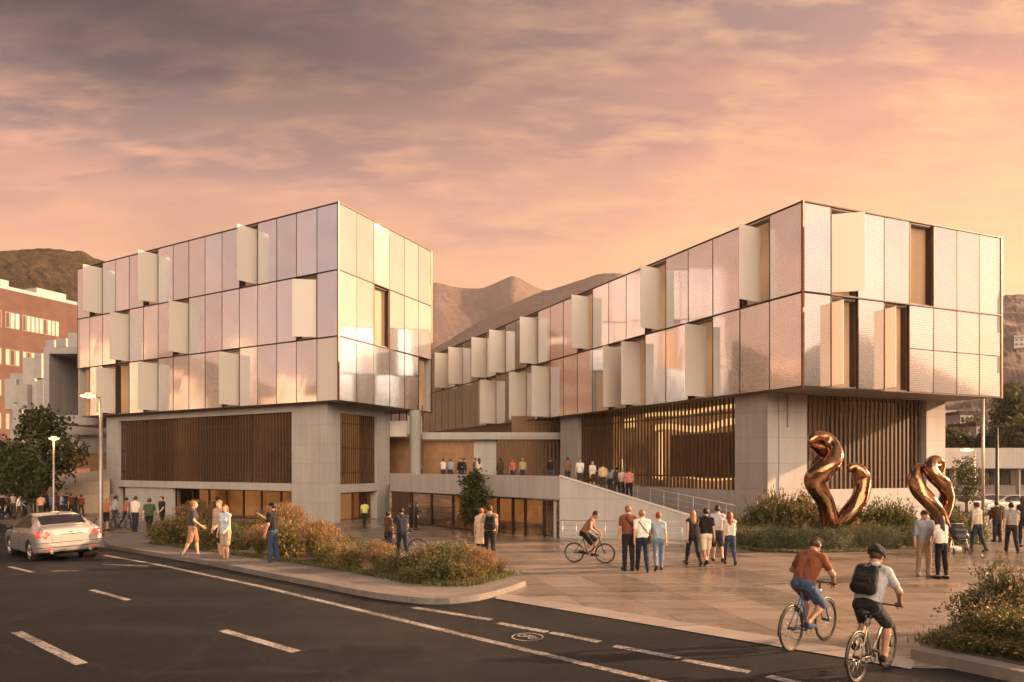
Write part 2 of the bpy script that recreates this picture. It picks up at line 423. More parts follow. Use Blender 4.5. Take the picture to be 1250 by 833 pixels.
bed_front_px = [(182, 668), (298, 684), (420, 703), (500, 718), (545, 722), (580, 721), (624, 708)]
bed_back_px = [(560, 690), (480, 685), (400, 675), (300, 664), (230, 656), (190, 655)]
BF = [at(*p) for p in bed_front_px]; BBk = [at(*p) for p in bed_back_px]
def offset_line(pts, d):
    out = []
    for i, p in enumerate(pts):
        a = pts[max(0, i - 1)]; b = pts[min(len(pts) - 1, i + 1)]
        tg = (Vector((b.x - a.x, b.y - a.y)))
        tg.normalize(); out.append(Vector((p.x - tg.y * d, p.y + tg.x * d, 0)))
    return out
KI = offset_line(KE, .26)
gsheet('pavement_kerb', KE + KI[::-1], .13, M_KERB, .4, label='worn concrete kerb curving round the planted strip', cat='kerb', kind='structure')
gsheet('roadside_pavement', KI + [at(624, 708), at(600, 700), at(560, 690), at(480, 685), at(400, 675), at(300, 664), at(230, 656), at(165, 652), at(120, 660)], .118, M_PAVE, .4, label='narrow raised pavement beside the planted strip', cat='pavement', kind='structure')
gsheet('planting_bed', BF + BBk, .135, M_SOIL, .3, label='strip of bare soil under the roadside shrubs', cat='planting bed', kind='structure')

# road markings
def strip(name, a, b, wd, label, grp=None):
    a, b = Vector((a.x, a.y)), Vector((b.x, b.y)); tg = (b - a).normalized(); nn = Vector((-tg.y, tg.x)) * wd / 2
    o = gsheet(name, [a + nn, b + nn, b - nn, a - nn], .005, M_PAINT, label=label, cat='road marking', kind='structure', group=grp)
    return o
ext = at(800, 833) + (at(800, 833) - at(330, 721)) * .6
strip('edge_line', at(127, 678), ext, .15, 'long unbroken white line along the road edge')
dash = [((20, 772), (100, 811)), ((112, 720.5), (157, 733)), ((272, 770), (362, 796)), ((11, 692), (40, 699)), ((63, 697.5), (97, 697)),
        ((505, 742), (600, 757)), ((608, 761), (668, 772)), ((672, 772.5), (732, 784)), ((750, 789), (830, 804)), ((834, 806), (915, 821)), ((937, 826), (990, 838)), ((125, 689), (180, 691.5))]
for a, b in dash:
    A, B = at(*a), at(*b)
    strip('lane_dash', A, B, .13 if a[1] < 740 else .16, 'short worn white dash painted on the asphalt', 'white dashes on the road')
# round painted cycle symbol
mbk = MB(); c0 = at(644, 778)
hd = (at(800, 833) - at(330, 721)); hd = Vector((hd.x, hd.y, 0)).normalized(); sdv = Vector((-hd.y, hd.x, 0))
def flat_ring(mb, c, r0, r1, n=28):
    for k in range(n):
        a0, a1 = 2 * math.pi * k / n, 2 * math.pi * (k + 1) / n
        q = [c + (hd * math.cos(a) + sdv * math.sin(a)) * r for a, r in ((a0, r0), (a0, r1), (a1, r1), (a1, r0))]
        mb.poly(q[::-1] if (q[1] - q[0]).cross(q[2] - q[1]).z < 0 else q)
up = Vector((0, 0, .006))
flat_ring(mbk, c0 + up, .235, .265); flat_ring(mbk, c0 + up + hd * .11, .05, .085, 14); flat_ring(mbk, c0 + up - hd * .11, .05, .085, 14)
for a, b in (((-.11, 0), (0, .1)), ((0, .1), (.11, 0)), ((-.06, .1), (.08, .1)), ((-.02, 0), (.02, .12))):
    A = c0 + up + hd * a[0] + sdv * a[1]; B = c0 + up + hd * b[0] + sdv * b[1]; nn = (B - A).normalized(); nn = Vector((-nn.y, nn.x, 0)) * .014
    mbk.poly([A - nn, B - nn, B + nn, A + nn])
tag(mbk.build('cycle_symbol', M_PAINT, None, c0), 'round white cycle symbol painted on the asphalt', 'road marking', kind='structure')

# right planter
RP = [at(1112, 806), at(1176, 774), at(1262, 752), Vector((14.5, 14.5, 0)), Vector((16, 8.6, 0)), Vector((9.6, 7.9, 0)), at(1250, 836)]
def inset(poly, d):
    c = sum(poly, Vector((0, 0, 0))) / len(poly)
    return [p + (c - p).normalized() * d for p in poly]
RPi = inset(RP, .34)
gsheet('planter_kerb', RP, .16, M_KERB, .5, label='raised kerb of the corner planting bed', cat='kerb', kind='structure')
gsheet('corner_planting_bed', RPi, .168, M_SOIL, .1, label='dark soil of the corner planting bed', cat='planting bed', kind='structure')
# sculpture bed
SB = [at(893, 668), at(925, 674), at(980, 676), at(1060, 674), at(1115, 668), at(1135, 655), Vector((17.2, 30.5, 0)), Vector((14.5, 32.0, 0)), Vector((11.0, 31.6, 0)), Vector((8.6, 29.5, 0))]
gsheet('sculpture_bed', SB, .06, M_SOIL, .3, label='soil bed under the bronze sculptures', cat='planting bed', kind='structure')
# ================================================================ BUILDINGS
def mat_panel():
    m, t, b = newmat('woven_glass_panel')
    uv = coords(t, 'UV')
    oi = t.nodes.new('ShaderNodeObjectInfo'); rnd = oi.outputs['Random']
    br = t.nodes.new('ShaderNodeTexBrick'); lk(t, uv, br.inputs['Vector'])
    br.inputs['Scale'].default_value = 1; br.inputs['Brick Width'].default_value = .15; br.inputs['Row Height'].default_value = .085
    br.inputs['Mortar Size'].default_value = .016; br.inputs['Mortar Smooth'].default_value = .6
    br.inputs['Color1'].default_value = (.2, .2, .2, 1); br.inputs['Color2'].default_value = (1, 1, 1, 1); br.inputs['Mortar'].default_value = (0, 0, 0, 1)
    n = noise(t, uv, 7, 4, .6)
    n2 = noise(t, uv, .7, 3, .5)
    tone = math_(t, 'ADD', math_(t, 'MULTIPLY', rnd, .35), math_(t, 'MULTIPLY', n2, .45))
    c = ramp(t, tone, [(.15, (.70, .71, .735)), (.6, (.90, .91, .94))])
    c = mixc(t, math_(t, 'MULTIPLY', br.outputs['Fac'], .40), c, (.30, .26, .25, 1))
    lk(t, c, b.inputs['Base Color'])
    b.inputs['Metallic'].default_value = .86
    lk(t, ramp(t, rnd, [(0, (.025,) * 3), (1, (.085,) * 3)]), b.inputs['Roughness'])
    h = math_(t, 'ADD', math_(t, 'MULTIPLY', br.outputs[0], .8), math_(t, 'MULTIPLY', n, .5))
    bn = t.nodes.new('ShaderNodeBump'); bn.inputs['Distance'].default_value = .012
    lk(t, h, bn.inputs['Height']); lk(t, ramp(t, rnd, [(0, (.05,) * 3), (1, (.18,) * 3)]), bn.inputs['Strength'])
    lk(t, bn.outputs[0], b.inputs['Normal'])
    return m
M_PANEL = mat_panel()
def mat_slab():
    m, t, b = newmat('white_translucent_panel')
    b.inputs['Base Color'].default_value = (.83, .77, .73, 1); b.inputs['Roughness'].default_value = .38
    b.inputs['Specular IOR Level'].default_value = .5; b.inputs['Coat Weight'].default_value = .25; b.inputs['Coat Roughness'].default_value = .12
    tr = t.nodes.new('ShaderNodeBsdfTranslucent'); tr.inputs[0].default_value = (.86, .78, .70, 1)
    mx = t.nodes.new('ShaderNodeMixShader'); mx.inputs[0].default_value = .42
    out = t.nodes['Material Output']
    lk(t, b.outputs[0], mx.inputs[1]); lk(t, tr.outputs[0], mx.inputs[2]); lk(t, mx.outputs[0], out.inputs[0])
    return m
M_SLAB = mat_slab()
M_FRAME = simple('dark_bronze_frame', (.055, .036, .026), .45, .6, var=.2)
M_RUST = simple('bronze_corner_trim', (.20, .095, .05), .42, .7, var=.2)
M_SOFF = simple('soffit_board', (.22, .19, .175), .7)
M_ROOF = simple('roof_membrane', (.25, .24, .23), .8)
def mat_wood():
    m, t, b = newmat('brown_timber_slat')
    p = coords(t)
    n = noise(t, mapping(t, p, (3, 3, .35)), 4, 6, .6)
    oi = noise(t, mapping(t, p, (2.2, 2.2, .01)), 1.4, 2)
    f = math_(t, 'ADD', math_(t, 'MULTIPLY', n, .5), math_(t, 'MULTIPLY', oi, .5))
    lk(t, ramp(t, f, [(.35, (.040, .020, .011)), (.65, (.105, .052, .028))]), b.inputs['Base Color'])
    b.inputs['Roughness'].default_value = .5
    return m
M_WOOD = mat_wood()
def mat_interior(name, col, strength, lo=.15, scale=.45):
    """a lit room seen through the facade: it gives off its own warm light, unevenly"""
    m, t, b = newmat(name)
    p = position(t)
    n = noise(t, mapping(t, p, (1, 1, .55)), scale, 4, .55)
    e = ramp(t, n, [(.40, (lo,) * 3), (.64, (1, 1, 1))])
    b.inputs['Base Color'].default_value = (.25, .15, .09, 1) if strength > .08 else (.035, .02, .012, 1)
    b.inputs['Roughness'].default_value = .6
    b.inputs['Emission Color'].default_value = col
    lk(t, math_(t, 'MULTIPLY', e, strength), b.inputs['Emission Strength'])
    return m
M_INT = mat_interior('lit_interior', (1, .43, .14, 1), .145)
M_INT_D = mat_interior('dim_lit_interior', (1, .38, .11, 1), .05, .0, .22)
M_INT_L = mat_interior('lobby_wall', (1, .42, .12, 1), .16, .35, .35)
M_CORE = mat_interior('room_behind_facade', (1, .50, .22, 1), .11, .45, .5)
M_STRIP = simple('lit_ceiling_strip', (.9, .7, .4), .5, emit=(1, .56, .20, 1), es=.36, var=0)
M_CEIL = simple('warm_ceiling', (.5, .36, .24), .7)
def mat_glass():
    m, t, b = newmat('window_glass')
    t.nodes.remove(b)
    gl = t.nodes.new('ShaderNodeBsdfGlossy'); gl.inputs[0].default_value = (.95, .92, .9, 1); gl.inputs['Roughness'].default_value = .03
    tr = t.nodes.new('ShaderNodeBsdfTransparent'); tr.inputs[0].default_value = (.74, .68, .62, 1)
    fr = t.nodes.new('ShaderNodeLayerWeight'); fr.inputs[0].default_value = .5
    mx = t.nodes.new('ShaderNodeMixShader'); lk(t, math_(t, 'ADD', math_(t, 'MULTIPLY', math_(t, 'POWER', fr.outputs[1], 4.0), .7), .06, clamp=True), mx.inputs[0])
    lk(t, tr.outputs[0], mx.inputs[1]); lk(t, gl.outputs[0], mx.inputs[2]); lk(t, mx.outputs[0], t.nodes['Material Output'].inputs[0])
    return m
M_GLASS = mat_glass()

def v2(a, b):
    d = Vector((b[0] - a[0], b[1] - a[1])); return d.normalized()
def tpx(P0, u, px):
    """distance along the line P0 + t u at which it is seen in picture column px"""
    k = (px - CX) / F
    return (k * P0[1] - P0[0]) / (u[0] - k * u[1])
def zat(P0, u, t, py):
    return HC + (HY - py) * (P0[1] + u[1] * t) / F
def pxof(p): return CX + F * p[0] / p[1]

def facade(root, P0, u, n, m, tiers, slabs, opens, plain=()):
    """tiers: (z0, z1, modules, subjoint?)   slabs: {(tier,k): (pivot, out, inner, angle)}"""
    fr = MB()
    for ti, (z0, z1, N, sub) in enumerate(tiers):
        fr.seg(P0, u, n, 0, N * m, z1 - .028, z1 + .028, -.10, .045)
        fr.seg(P0, u, n, 0, N * m, z0 - .024, z0 + .024, -.10, .05)
        for k in range(1, N + 1):
            fr.seg(P0, u, n, k * m - .018, k * m + .018, z0 + .03, z1 - .035, -.14, .015)
        for k in range(N):
            if (ti, k) in slabs:
                pf, out, inn, ang = slabs[(ti, k)]
                h = Vector((P0[0], P0[1])) + u * (k + pf) * m
                d = u * math.cos(R(ang)) + n * math.sin(R(ang))
                nn = Vector((d[1], -d[0]));  nn = nn if nn.dot(n) > 0 else -nn
                sb = MB(); sb.seg((h[0], h[1]), d, nn, -inn, out, z0 + .12, z1 - .34, -.020, .020)
                sb.build('pivot_panel', M_SLAB, root)
                jm = MB()     # dark reveal of the opening
                for e in (k * m + .06, (k + 1) * m - .06):
                    jm.seg(P0, u, n, e - .03, e + .03, z0 + .04, z1 - .05, -.40, -.14)
                jm.build('opening_frame', M_FRAME, root)
            elif (ti, k) in opens:
                jm = MB()
                for e in (k * m + .06, (k + 1) * m - .06):
                    jm.seg(P0, u, n, e - .05, e + .05, z0 + .04, z1 - .05, -.34, -.02)
                jm.build('opening_frame', M_FRAME, root)
            else:
                a, b = k * m + .024, (k + 1) * m - .024
                tw = [random.uniform(-.006, .006) for _ in range(4)]
                pb = MB()
                spl = [(z0 + .045, z1 - .05)] if not (sub and k in sub) else [(z0 + .045, (z0 + z1) / 2 - .02), ((z0 + z1) / 2 + .02, z1 - .05)]
                for (za, zb) in spl:
                    def q(tt, dd, z): return (P0[0] + u[0] * tt + n[0] * dd, P0[1] + u[1] * tt + n[1] * dd, z)
                    fr0 = [q(a, -.04, za), q(b, -.04, za), q(b, 0.0, za), q(a, 0.0, za)]
                    p8 = [q(a, -.05, za), q(b, -.05, za), q(b, tw[0], za), q(a, tw[1], za), q(a, -.05, zb), q(b, -.05, zb), q(b, tw[2], zb), q(a, tw[3], zb)]
                    if (u[0] * n[1] - u[1] * n[0]) < 0: p8 = [p8[i] for i in (1, 0, 3, 2, 5, 4, 7, 6)]
                    pb.box8(p8)
                pb.build('glass_panel', M_SLAB if (ti, k) in plain else M_PANEL, root)
    fr.build('facade_frame', M_FRAME, root)

def slats(root, P0, u, n, t0, t1, z0, z1, step, wd, dp, d0, rails=(), name='slat_screen'):
    mb = MB(); k = t0
    while k < t1 - wd * .5:
        mb.seg(P0, u, n, k, min(k + wd, t1), z0, z1, d0, d0 + dp); k += step
    for z in rails: mb.seg(P0, u, n, t0, t1, z - .05, z + .05, d0 - .06, d0 - .004)
    return mb.build(name, M_WOOD, root)

# ---------------------------------------------------------------- left building
C = Vector((-10.47, 42.0)); uL = Vector((-.8643, .5032)); uR = Vector((.4194, .9078))
nL = Vector((uL.y, -uL.x)); nL = nL if nL.y < 0 else -nL
nR = Vector((uR.y, -uR.x)); nR = nR if nR.x > 0 else -nR
mL = 28.6 / 16; mR = 10.7 / 6
ZB, ZT = 6.70, 18.66
z3, z2 = HC + (HY - 410) * 42 / F, HC + (HY - 329) * 42 / F
LB = empty('glass_cube_building', (C.x, C.y, -.85), 'tall three-tier cube of woven glass panels on a concrete base, left of the terrace', 'building')
def free_px(P0, u, n, m, k, pf, out, ang):
    h = Vector((P0[0], P0[1])) + u * (k + pf) * m + (u * math.cos(R(ang)) + n * math.sin(R(ang))) * out
    return pxof(h)
def pick(P0, u, n, m, N, px, pf, out, ang):
    return min(range(N), key=lambda k: abs(free_px(P0, u, n, m, k, pf, out, ang) - px))
tiersL = [(z2, ZT, 16, None), (z3, z2, 16, None), (ZB, z3, 15, None)]
slL = {}
for ti, pxs in ((0, (95, 177, 282)), (1, (140, 201, 359)), (2, (118, 176, 259))):
    for px in pxs:
        ang = 84 if px not in (359,) else 40
        k = pick(C, uL, nL, mL, tiersL[ti][2], px, .20, 1.22, ang); slL[(ti, k)] = (.20, 1.22, .2, ang)
k14 = 13
facade(LB, C, uL, nL, mL, tiersL, slL, {(2, 13): 1, (2, 12): 1}, {(2, 0): 1})
facade(LB, C, uR, nR, mR, [(z2, ZT, 6, None), (z3, z2, 6, None), (ZB, z3, 6, None)], {}, {(1, 2): 1, (2, 5): 1})
mb = MB()
mb.box((C.x, C.y, (ZB + ZT) / 2), (.10, .10, ZT - ZB + .1), rz=math.atan2(uL.y, uL.x)); mb.build('corner_post', M_RUST, LB)
E1 = C + uR * 10.7
mb = MB(); mb.box((E1.x, E1.y, (ZB + ZT) / 2), (.09, .09, ZT - ZB + .1), rz=math.atan2(uL.y, uL.x)); mb.build('corner_post', M_RUST, LB)
def quad_in(a, b, la, lb): # inset footprint of a box
    return [C + uL * a + uR * b, C + uL * (28.6 - a) + uR * b, C + uL * (28.6 - a) + uR * (10.7 - b), C + uL * a + uR * (10.7 - b)]
mb = MB(); mb.prism(quad_in(.42, .42, 0, 0), ZB + .12, ZT - .12); mb.build('glazed_core', M_CORE, LB)
mb = MB(); mb.prism(quad_in(.15, .15, 0, 0), ZT - .10, ZT - .02); mb.build('roof', M_ROOF, LB)
mb = MB(); mb.prism(quad_in(.12, .12, 0, 0), ZB + .0, ZB + .10); mb.build('soffit', M_SOFF, LB)
mb = MB()
for z_ in (z3, z2): mb.prism(quad_in(.14, .14, 0, 0), z_ - .12, z_ + .12)
mb.build('floor_slab', M_CONC_D, LB)
# far gable so that the box is closed at the back
mb = MB(); PE = C + uL * 28.6
mb.seg(PE, uR, -uL * -1, 0, 10.7, ZB, ZT, -.3, -.1); mb.build('gable_wall', M_CONC, LB)
mb = MB(); mb.seg(E1, uL, uR, 0, 28.6, ZB, ZT, -.3, -.1); mb.build('rear_wall', M_CONC, LB)

# base
B = Vector((-11.42, 43.13)); GZ = -2.0
tA, tS0, tS1, tE = 0.0, tpx(B, uL, 356), tpx(B, uL, 144.8), tpx(B, uL, 130)
zs1, zs0, zl0 = 6.22, 1.62, 1.13
TH = .7
base = MB()
base.seg(B, uL, nL, 0, tS0, GZ, ZB, -TH, 0)                       # near pillar
base.seg(B, uL, nL, tS1, tE, GZ, ZB, -TH, 0)                      # far pillar
base.seg(B, uL, nL, tS0, tS1, zs1, ZB, -TH, -.004)                # beam over the slats
base.seg(B, uL, nL, tS0, tS1, zl0, zs0, -TH, .10)                 # ledge under the slats
tW0, tW1, tW2 = tpx(B, uL, 210), tpx(B, uL, 207), tpx(B, uL, 152)
base.seg(B, uL, nL, tW0, tW2, GZ, zl0, -TH, -.06)
rtE = tpx(B, uR, 475.6); r0, r1 = tpx(B, uR, 415.6), tpx(B, uR, 460.5)
base.seg(B, uR, nR, TH * .99, r0, GZ, ZB, -TH, -.003)
base.seg(B, uR, nR, r1, rtE, GZ, ZB, -TH, -.003)
base.seg(B, uR, nR, r0, r1, 6.12, ZB, -TH, -.02)
base.seg(B, uR, nR, r0, r1, 1.02, 1.56, -TH, -.02)
base.seg(B + uR * rtE, uL, uR, 0, tE, GZ, ZB, -.5, -.004)         # rear
base.seg(B + uL * tE, uR, uL, .7, rtE, GZ, ZB, -.5, -.004)
base.build('base_wall', M_CONC, LB)
slats(LB, B, uL, nL, tS0 + .02, tS1 - .02, zs0 + .01, zs1 - .01, .30, .12, .06, -.20, (2.3, 3.9, 5.5))
slats(LB, B, uR, nR, r0 + .02, r1 - .02, 1.57, 6.1, .22, .09, .06, -.24, (2.3, 3.9, 5.5))
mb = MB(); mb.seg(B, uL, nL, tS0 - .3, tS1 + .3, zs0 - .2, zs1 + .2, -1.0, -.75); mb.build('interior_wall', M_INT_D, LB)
mb = MB(); mb.seg(B, uR, nR, r0 - .2, r1 + .2, -1, 6.4, -1.9, -1.7); mb.build('interior_wall', M_INT_L, LB)
mb = MB(); mb.seg(B, uL, nL, tS0 - .2, tW0 + .2, GZ, zl0 + .2, -2.6, -2.4); mb.build('interior_wall', M_INT_L, LB)
mb = MB(); mb.seg(B, uL, nL, tS0 - .2, tW0 + .2, zl0 - .05, zl0 + .05, -2.4, -TH - .004); mb.build('lobby_ceiling', M_CEIL, LB)
# ribbon window under the ledge
t_ = [tpx(B, uL, p) for p in (357, 339, 315, 293, 272, 251, 231, 210)]
for i, (a, b) in enumerate(zip(t_, t_[1:])):
    f = MB()
    f.seg(B, uL, nL, a, a + .07, -1, zl0, -.36, -.26); f.seg(B, uL, nL, b - .05, b, -1, zl0, -.36, -.26); f.seg(B, uL, nL, a + .07, b - .05, zl0 - .07, zl0 - .002, -.35, -.27)
    f.seg(B, uL, nL, a + .07, b - .05, -.86, -.74, -.35, -.27)
    fo = f.build('window', M_FRAME, LB)
    g = MB(); g.seg(B, uL, nL, a + .07, b - .05, -.74, zl0 - .07, -.315, -.305); g.build('pane', M_GLASS, fo)
# doorway in the right face
f = MB()
for px in (437, 457): q_ = tpx(B, uR, px); f.seg(B, uR, nR, q_ - .06, q_ + .06, -1.2, 1.0, -.5, -.38)
f.seg(B, uR, nR, r0, r1, .93, 1.018, -.5, -.38)
dr = f.build('door', M_RUST, LB)
g = MB(); g.seg(B, uR, nR, tpx(B, uR, 437) + .06, tpx(B, uR, 457) - .06, -1.2, .93, -.45, -.44); g.build('pane', M_GLASS, dr)
# conduit beam with seams over the slats is part of the wall; door at the far end
f = MB(); f.seg(B, uL, nL, tpx(B, uL, 152), tpx(B, uL, 146), GZ, 1.0, -.6, -.3); f.build('door', M_RUST, LB)

# ---------------------------------------------------------------- right building
Rc = Vector((12.53, 30.0)); rL = Vector((-.442, .897)).normalized(); rR = Vector((.9267, .3758)).normalized()
nrL = Vector((rL.y, -rL.x)); nrL = nrL if nrL.x < 0 else -nrL
nrR = Vector((rR.y, -rR.x)); nrR = nrR if nrR.y < 0 else -nrR
LEN = tpx(Rc, rL, 517); NL = 27; mrL = LEN / NL; mrR = 12.9 / 8
Zb, Zt = 6.19, 14.17; Zm = HC + (HY - 356) * 30 / F
RB = empty('glass_wing_building', (Rc.x, Rc.y, -.6), 'long two-tier wing of woven glass panels running back from the plaza corner, right', 'building')
slR = {}
tiersR = [(Zm, Zt, NL, None), (Zb, Zm, NL, None)]
for ti, pxs in ((0, (899, 787, 698, 635, 600, 574, 548, 528)), (1, (841, 767, 733, 650, 617, 589))):
    for px in pxs:
        far = px < 720
        par = (.44, 1.15, .3, 94) if not far else (.40, 1.15, .3, 92)
        k = pick(Rc, rL, nrL, mrL, NL, px, par[0], par[1], par[3])
        slR[(ti, k)] = par
facade(RB, Rc, rL, nrL, mrL, tiersR, slR, {}, {(1, 18): 1})
slRR = {(0, 1): (.05, 1.30, .1, 36), (1, 1): (.04, .62, .1, 92), (1, 3): (.04, .56, .1, 92)}
facade(RB, Rc, rR, nrR, mrR, [(Zm, Zt, 8, None), (Zb, Zm, 8, (4, 5, 6, 7))], slRR, {(0, 4): 1})
for p in (Rc, Rc + rR * 12.9, Rc + rL * LEN):
    mb = MB(); mb.box((p.x, p.y, (Zb + Zt) / 2), (.10, .10, Zt - Zb + .1), rz=math.atan2(rL.y, rL.x)); mb.build('corner_post', M_RUST, RB)
def rquad(a, b): return [Rc + rL * a + rR * b, Rc + rL * (LEN - a) + rR * b, Rc + rL * (LEN - a) + rR * (12.9 - b), Rc + rL * a + rR * (12.9 - b)]
mb = MB(); mb.prism(rquad(.42, .42), Zb + .12, Zt - .12); mb.build('glazed_core', M_CORE, RB)
mb = MB(); mb.prism(rquad(.15, .15), Zt - .10, Zt - .02); mb.build('roof', M_ROOF, RB)
mb = MB(); mb.prism(rquad(.12, .12), Zb, Zb + .10); mb.build('soffit', M_SOFF, RB)
mb = MB(); mb.prism(rquad(.14, .14), Zm - .12, Zm + .12); mb.build('floor_slab', M_CONC_D, RB)
mb = MB(); mb.seg(Rc + rR * 12.9, rL, rR, 0, LEN, Zb, Zt, -.3, -.1); mb.build('rear_wall', M_CONC, RB)
mb = MB(); mb.seg(Rc + rL * LEN, rR, rL, 0, 12.9, Zb, Zt, -.3, -.1); mb.build('gable_wall', M_CONC, RB)
D = Vector((11.90, 32.41))
a0, a1, a2 = tpx(D, rL, 897), tpx(D, rL, 705.5), tpx(D, rL, 684)
e0, e1, e2 = tpx(D, rR, 985), tpx(D, rR, 1131), tpx(D, rR, 1154)
base = MB()
base.seg(D, rL, nrL, 0, a0, GZ, Zb, -TH, 0); base.seg(D, rL, nrL, a1, a2, GZ, Zb, -TH, 0); base.seg(D, rL, nrL, a0, a1, GZ, 1.55, -TH, -.004)
base.seg(D, rR, nrR, TH * .98, e0, GZ, Zb, -TH, -.003); base.seg(D, rR, nrR, e1, e2, GZ, Zb, -TH, -.003); base.seg(D, rR, nrR, e0, e1, GZ, 1.62, -TH, -.008)
base.seg(D + rR * e2, rL, rR, .01, 30, GZ, Zb, -.5, -.004)
base.seg(D + rL * a2, rR, rL, .7, e2, GZ, Zb, -.5, -.01)
base.build('base_wall', M_CONC, RB)
slats(RB, D, rL, nrL, a0 + .02, a1 - .02, 1.56, Zb - .01, .30, .11, .07, -.28, (2.2, 5.45))
slats(RB, D, rR, nrR, e0 + .02, e1 - .02, 1.63, Zb - .01, .29, .12, .07, -.26, (2.2, 5.3))
mb = MB(); mb.seg(D, rL, nrL, a0 - .2, a1 + .2, 1.3, Zb + .1, -3.2, -3.0); mb.build('interior_wall', M_INT, RB)
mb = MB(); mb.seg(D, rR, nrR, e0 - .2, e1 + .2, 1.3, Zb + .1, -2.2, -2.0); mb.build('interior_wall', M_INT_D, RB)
# ribbons of light that follow the curved balcony inside the hall
def ribbon(zc_, amp, ta, tb, dd, th, ph=0.0):
    mb = MB(); N = 40
    for i in range(N):
        ts = [ta + (tb - ta) * (i + j) / N for j in (0, 1)]
        zz_ = [zc_ + amp * math.sin((x_ - ta) / (tb - ta) * 2.6 * math.pi + ph) for x_ in ts]
        pts = []
        for x_, zv in ((ts[0], zz_[0]), (ts[1], zz_[1])):
            c = D + rL * x_ + nrL * dd; pts.append((c.x, c.y, zv))
        (xa, ya, za), (xb, yb, zb_) = pts
        mb.poly([(xa, ya, za), (xa, ya, za + th), (xb, yb, zb_ + th), (xb, yb, zb_)])
    return mb
rb1 = ribbon(4.75, .14, a0 + .1, a0 + 7.6, -1.0, .34, .6)
for f_ in ribbon(5.62, .05, a0 + .1, a0 + 8.8, -1.2, .16).f: pass
rb1.build('light_strip', M_STRIP, RB)
ribbon(5.70, .05, a0 + .1, a0 + 8.8, -1.2, .22).build('light_strip', M_STRIP, RB)
ribbon(2.05, .08, a0 + .1, a0 + 7.8, -1.0, .10, 1.8).build('light_strip', M_STRIP, RB)
mb = MB(); mb.seg(D, rL, nrL, a0 + .25, a0 + .55, 1.7, 4.9, -1.6, -1.55); mb.build('light_strip', M_STRIP, RB)
mb = MB(); mb.seg(D, rL, nrL, a0 + 7.6, a0 + 7.9, 1.9, 4.8, -1.6, -1.55); mb.build('light_strip', M_STRIP, RB)
mb = MB(); mb.seg(D, rL, nrL, a0 + 10.2, a0 + 11.6, 5.2, 5.8, -1.6, -1.55); mb.build('light_strip', M_STRIP, RB)
mb = MB(); mb.seg(D, rL, nrL, a0 + 11.2, a0 + 11.5, 1.7, 3.2, -1.3, -1.25); mb.build('light_strip', M_STRIP, RB)
mb = MB(); mb.seg(D, rL, nrL, a0 + .3, a0 + 7.6, 2.2, 4.6, -2.4, -2.3); mb.build('hall_drum', M_WOOD, RB)
for k in (.33, .62): 
    cdt = D + rR * (e0 * k); 
mb = MB(); mb.seg(D, rR, nrR, 1.15, 1.23, 4.6, Zb - .01, .0, .06); mb.build('drain_pipe', M_CONC_D, RB)
mb = MB(); mb.seg(D, rL, nrL, .03, .06, -1, Zb - .3, .001, .025); mb.build('wall_joint', M_CONC_D, RB)

# ---------------------------------------------------------------- terrace between the buildings
G0, G1, G2 = Vector((-7.75, 44.2)), Vector((2.25, 33.0)), Vector((8.30, 31.5))
uG = (G1 - G0).normalized(); nG = Vector((uG.y, -uG.x)); nG = nG if nG.y < 0 else -nG
uW = (G2 - G1).normalized(); nW = Vector((uW.y, -uW.x)); nW = nW if nW.y < 0 else -nW
LG = (G1 - G0).length; LW = (G2 - G1).length
TB = empty('terrace_block', (G1.x, G1.y, -.7), 'raised concrete terrace over a lit glass front, between the two glass buildings', 'terrace')
TF = 1.5
Bend = B + uR * rtE
mb = MB(); mb.prism([G0 - nG * .31, G1 - nG * .31, Vector((3.495, 32.9)), Vector((3.495, 48.5)), (D + rL * a2 + nrL * .02), (3.0, 52.6), (-9.5, 52.6), (Bend.x, Bend.y)], 1.22, TF); mb.build('terrace_floor', M_PAVE, TB)
mb = MB(); mb.seg(G0, uG, nG, 0, LG, 1.16, 2.28, -.3, 0); mb.build('parapet', M_CONC, TB)
# ramp wall with a sloping top
def wtop(p):
    s = (Vector((p[0], p[1])) - G1).dot(uW) / LW
    return 2.26 + (.42 - 2.26) * min(1, max(0, s))
def strip_poly(P0, u, n, a, b, d0, d1): return [P0 + u * a + n * d0, P0 + u * b + n * d0, P0 + u * b + n * d1, P0 + u * a + n * d1]
mb = MB(); mb.prism(strip_poly(G1, uW, nW, .0, LW, -.3, 0), -2.0, wtop); mb.build('ramp_wall', M_CONC, TB)
mb = MB(); mb.prism(strip_poly(G1, uW, nW, .0, LW, -.34, .04), lambda p: wtop(p) + .004, lambda p: wtop(p) + .07); mb.build('wall_coping', M_SLAB, TB)
def rz_(p): return min(TF - .004, TF - .22 * (p[0] - 3.5)) if p[0] > 3.5 else TF - .004
rp = [G1 - nW * .32, (3.5, 33.0 + (3.5 - 2.25) * uW.y / uW.x + .33), G2 - nW * .32 , (11.0, 31.2), D + nrL * .02 + rL * .1, D + rL * 8.0 + nrL * .02, (3.5, 42.0), (2.3, 42)]
rp = [Vector((p[0], p[1])) for p in rp]
# split at the break of slope
mb = MB(); mb.prism([rp[1], rp[2], rp[3], rp[4], rp[5], Vector((3.5, 47.9))], -2.0, rz_); mb.build('ramp', M_PAVE, TB)
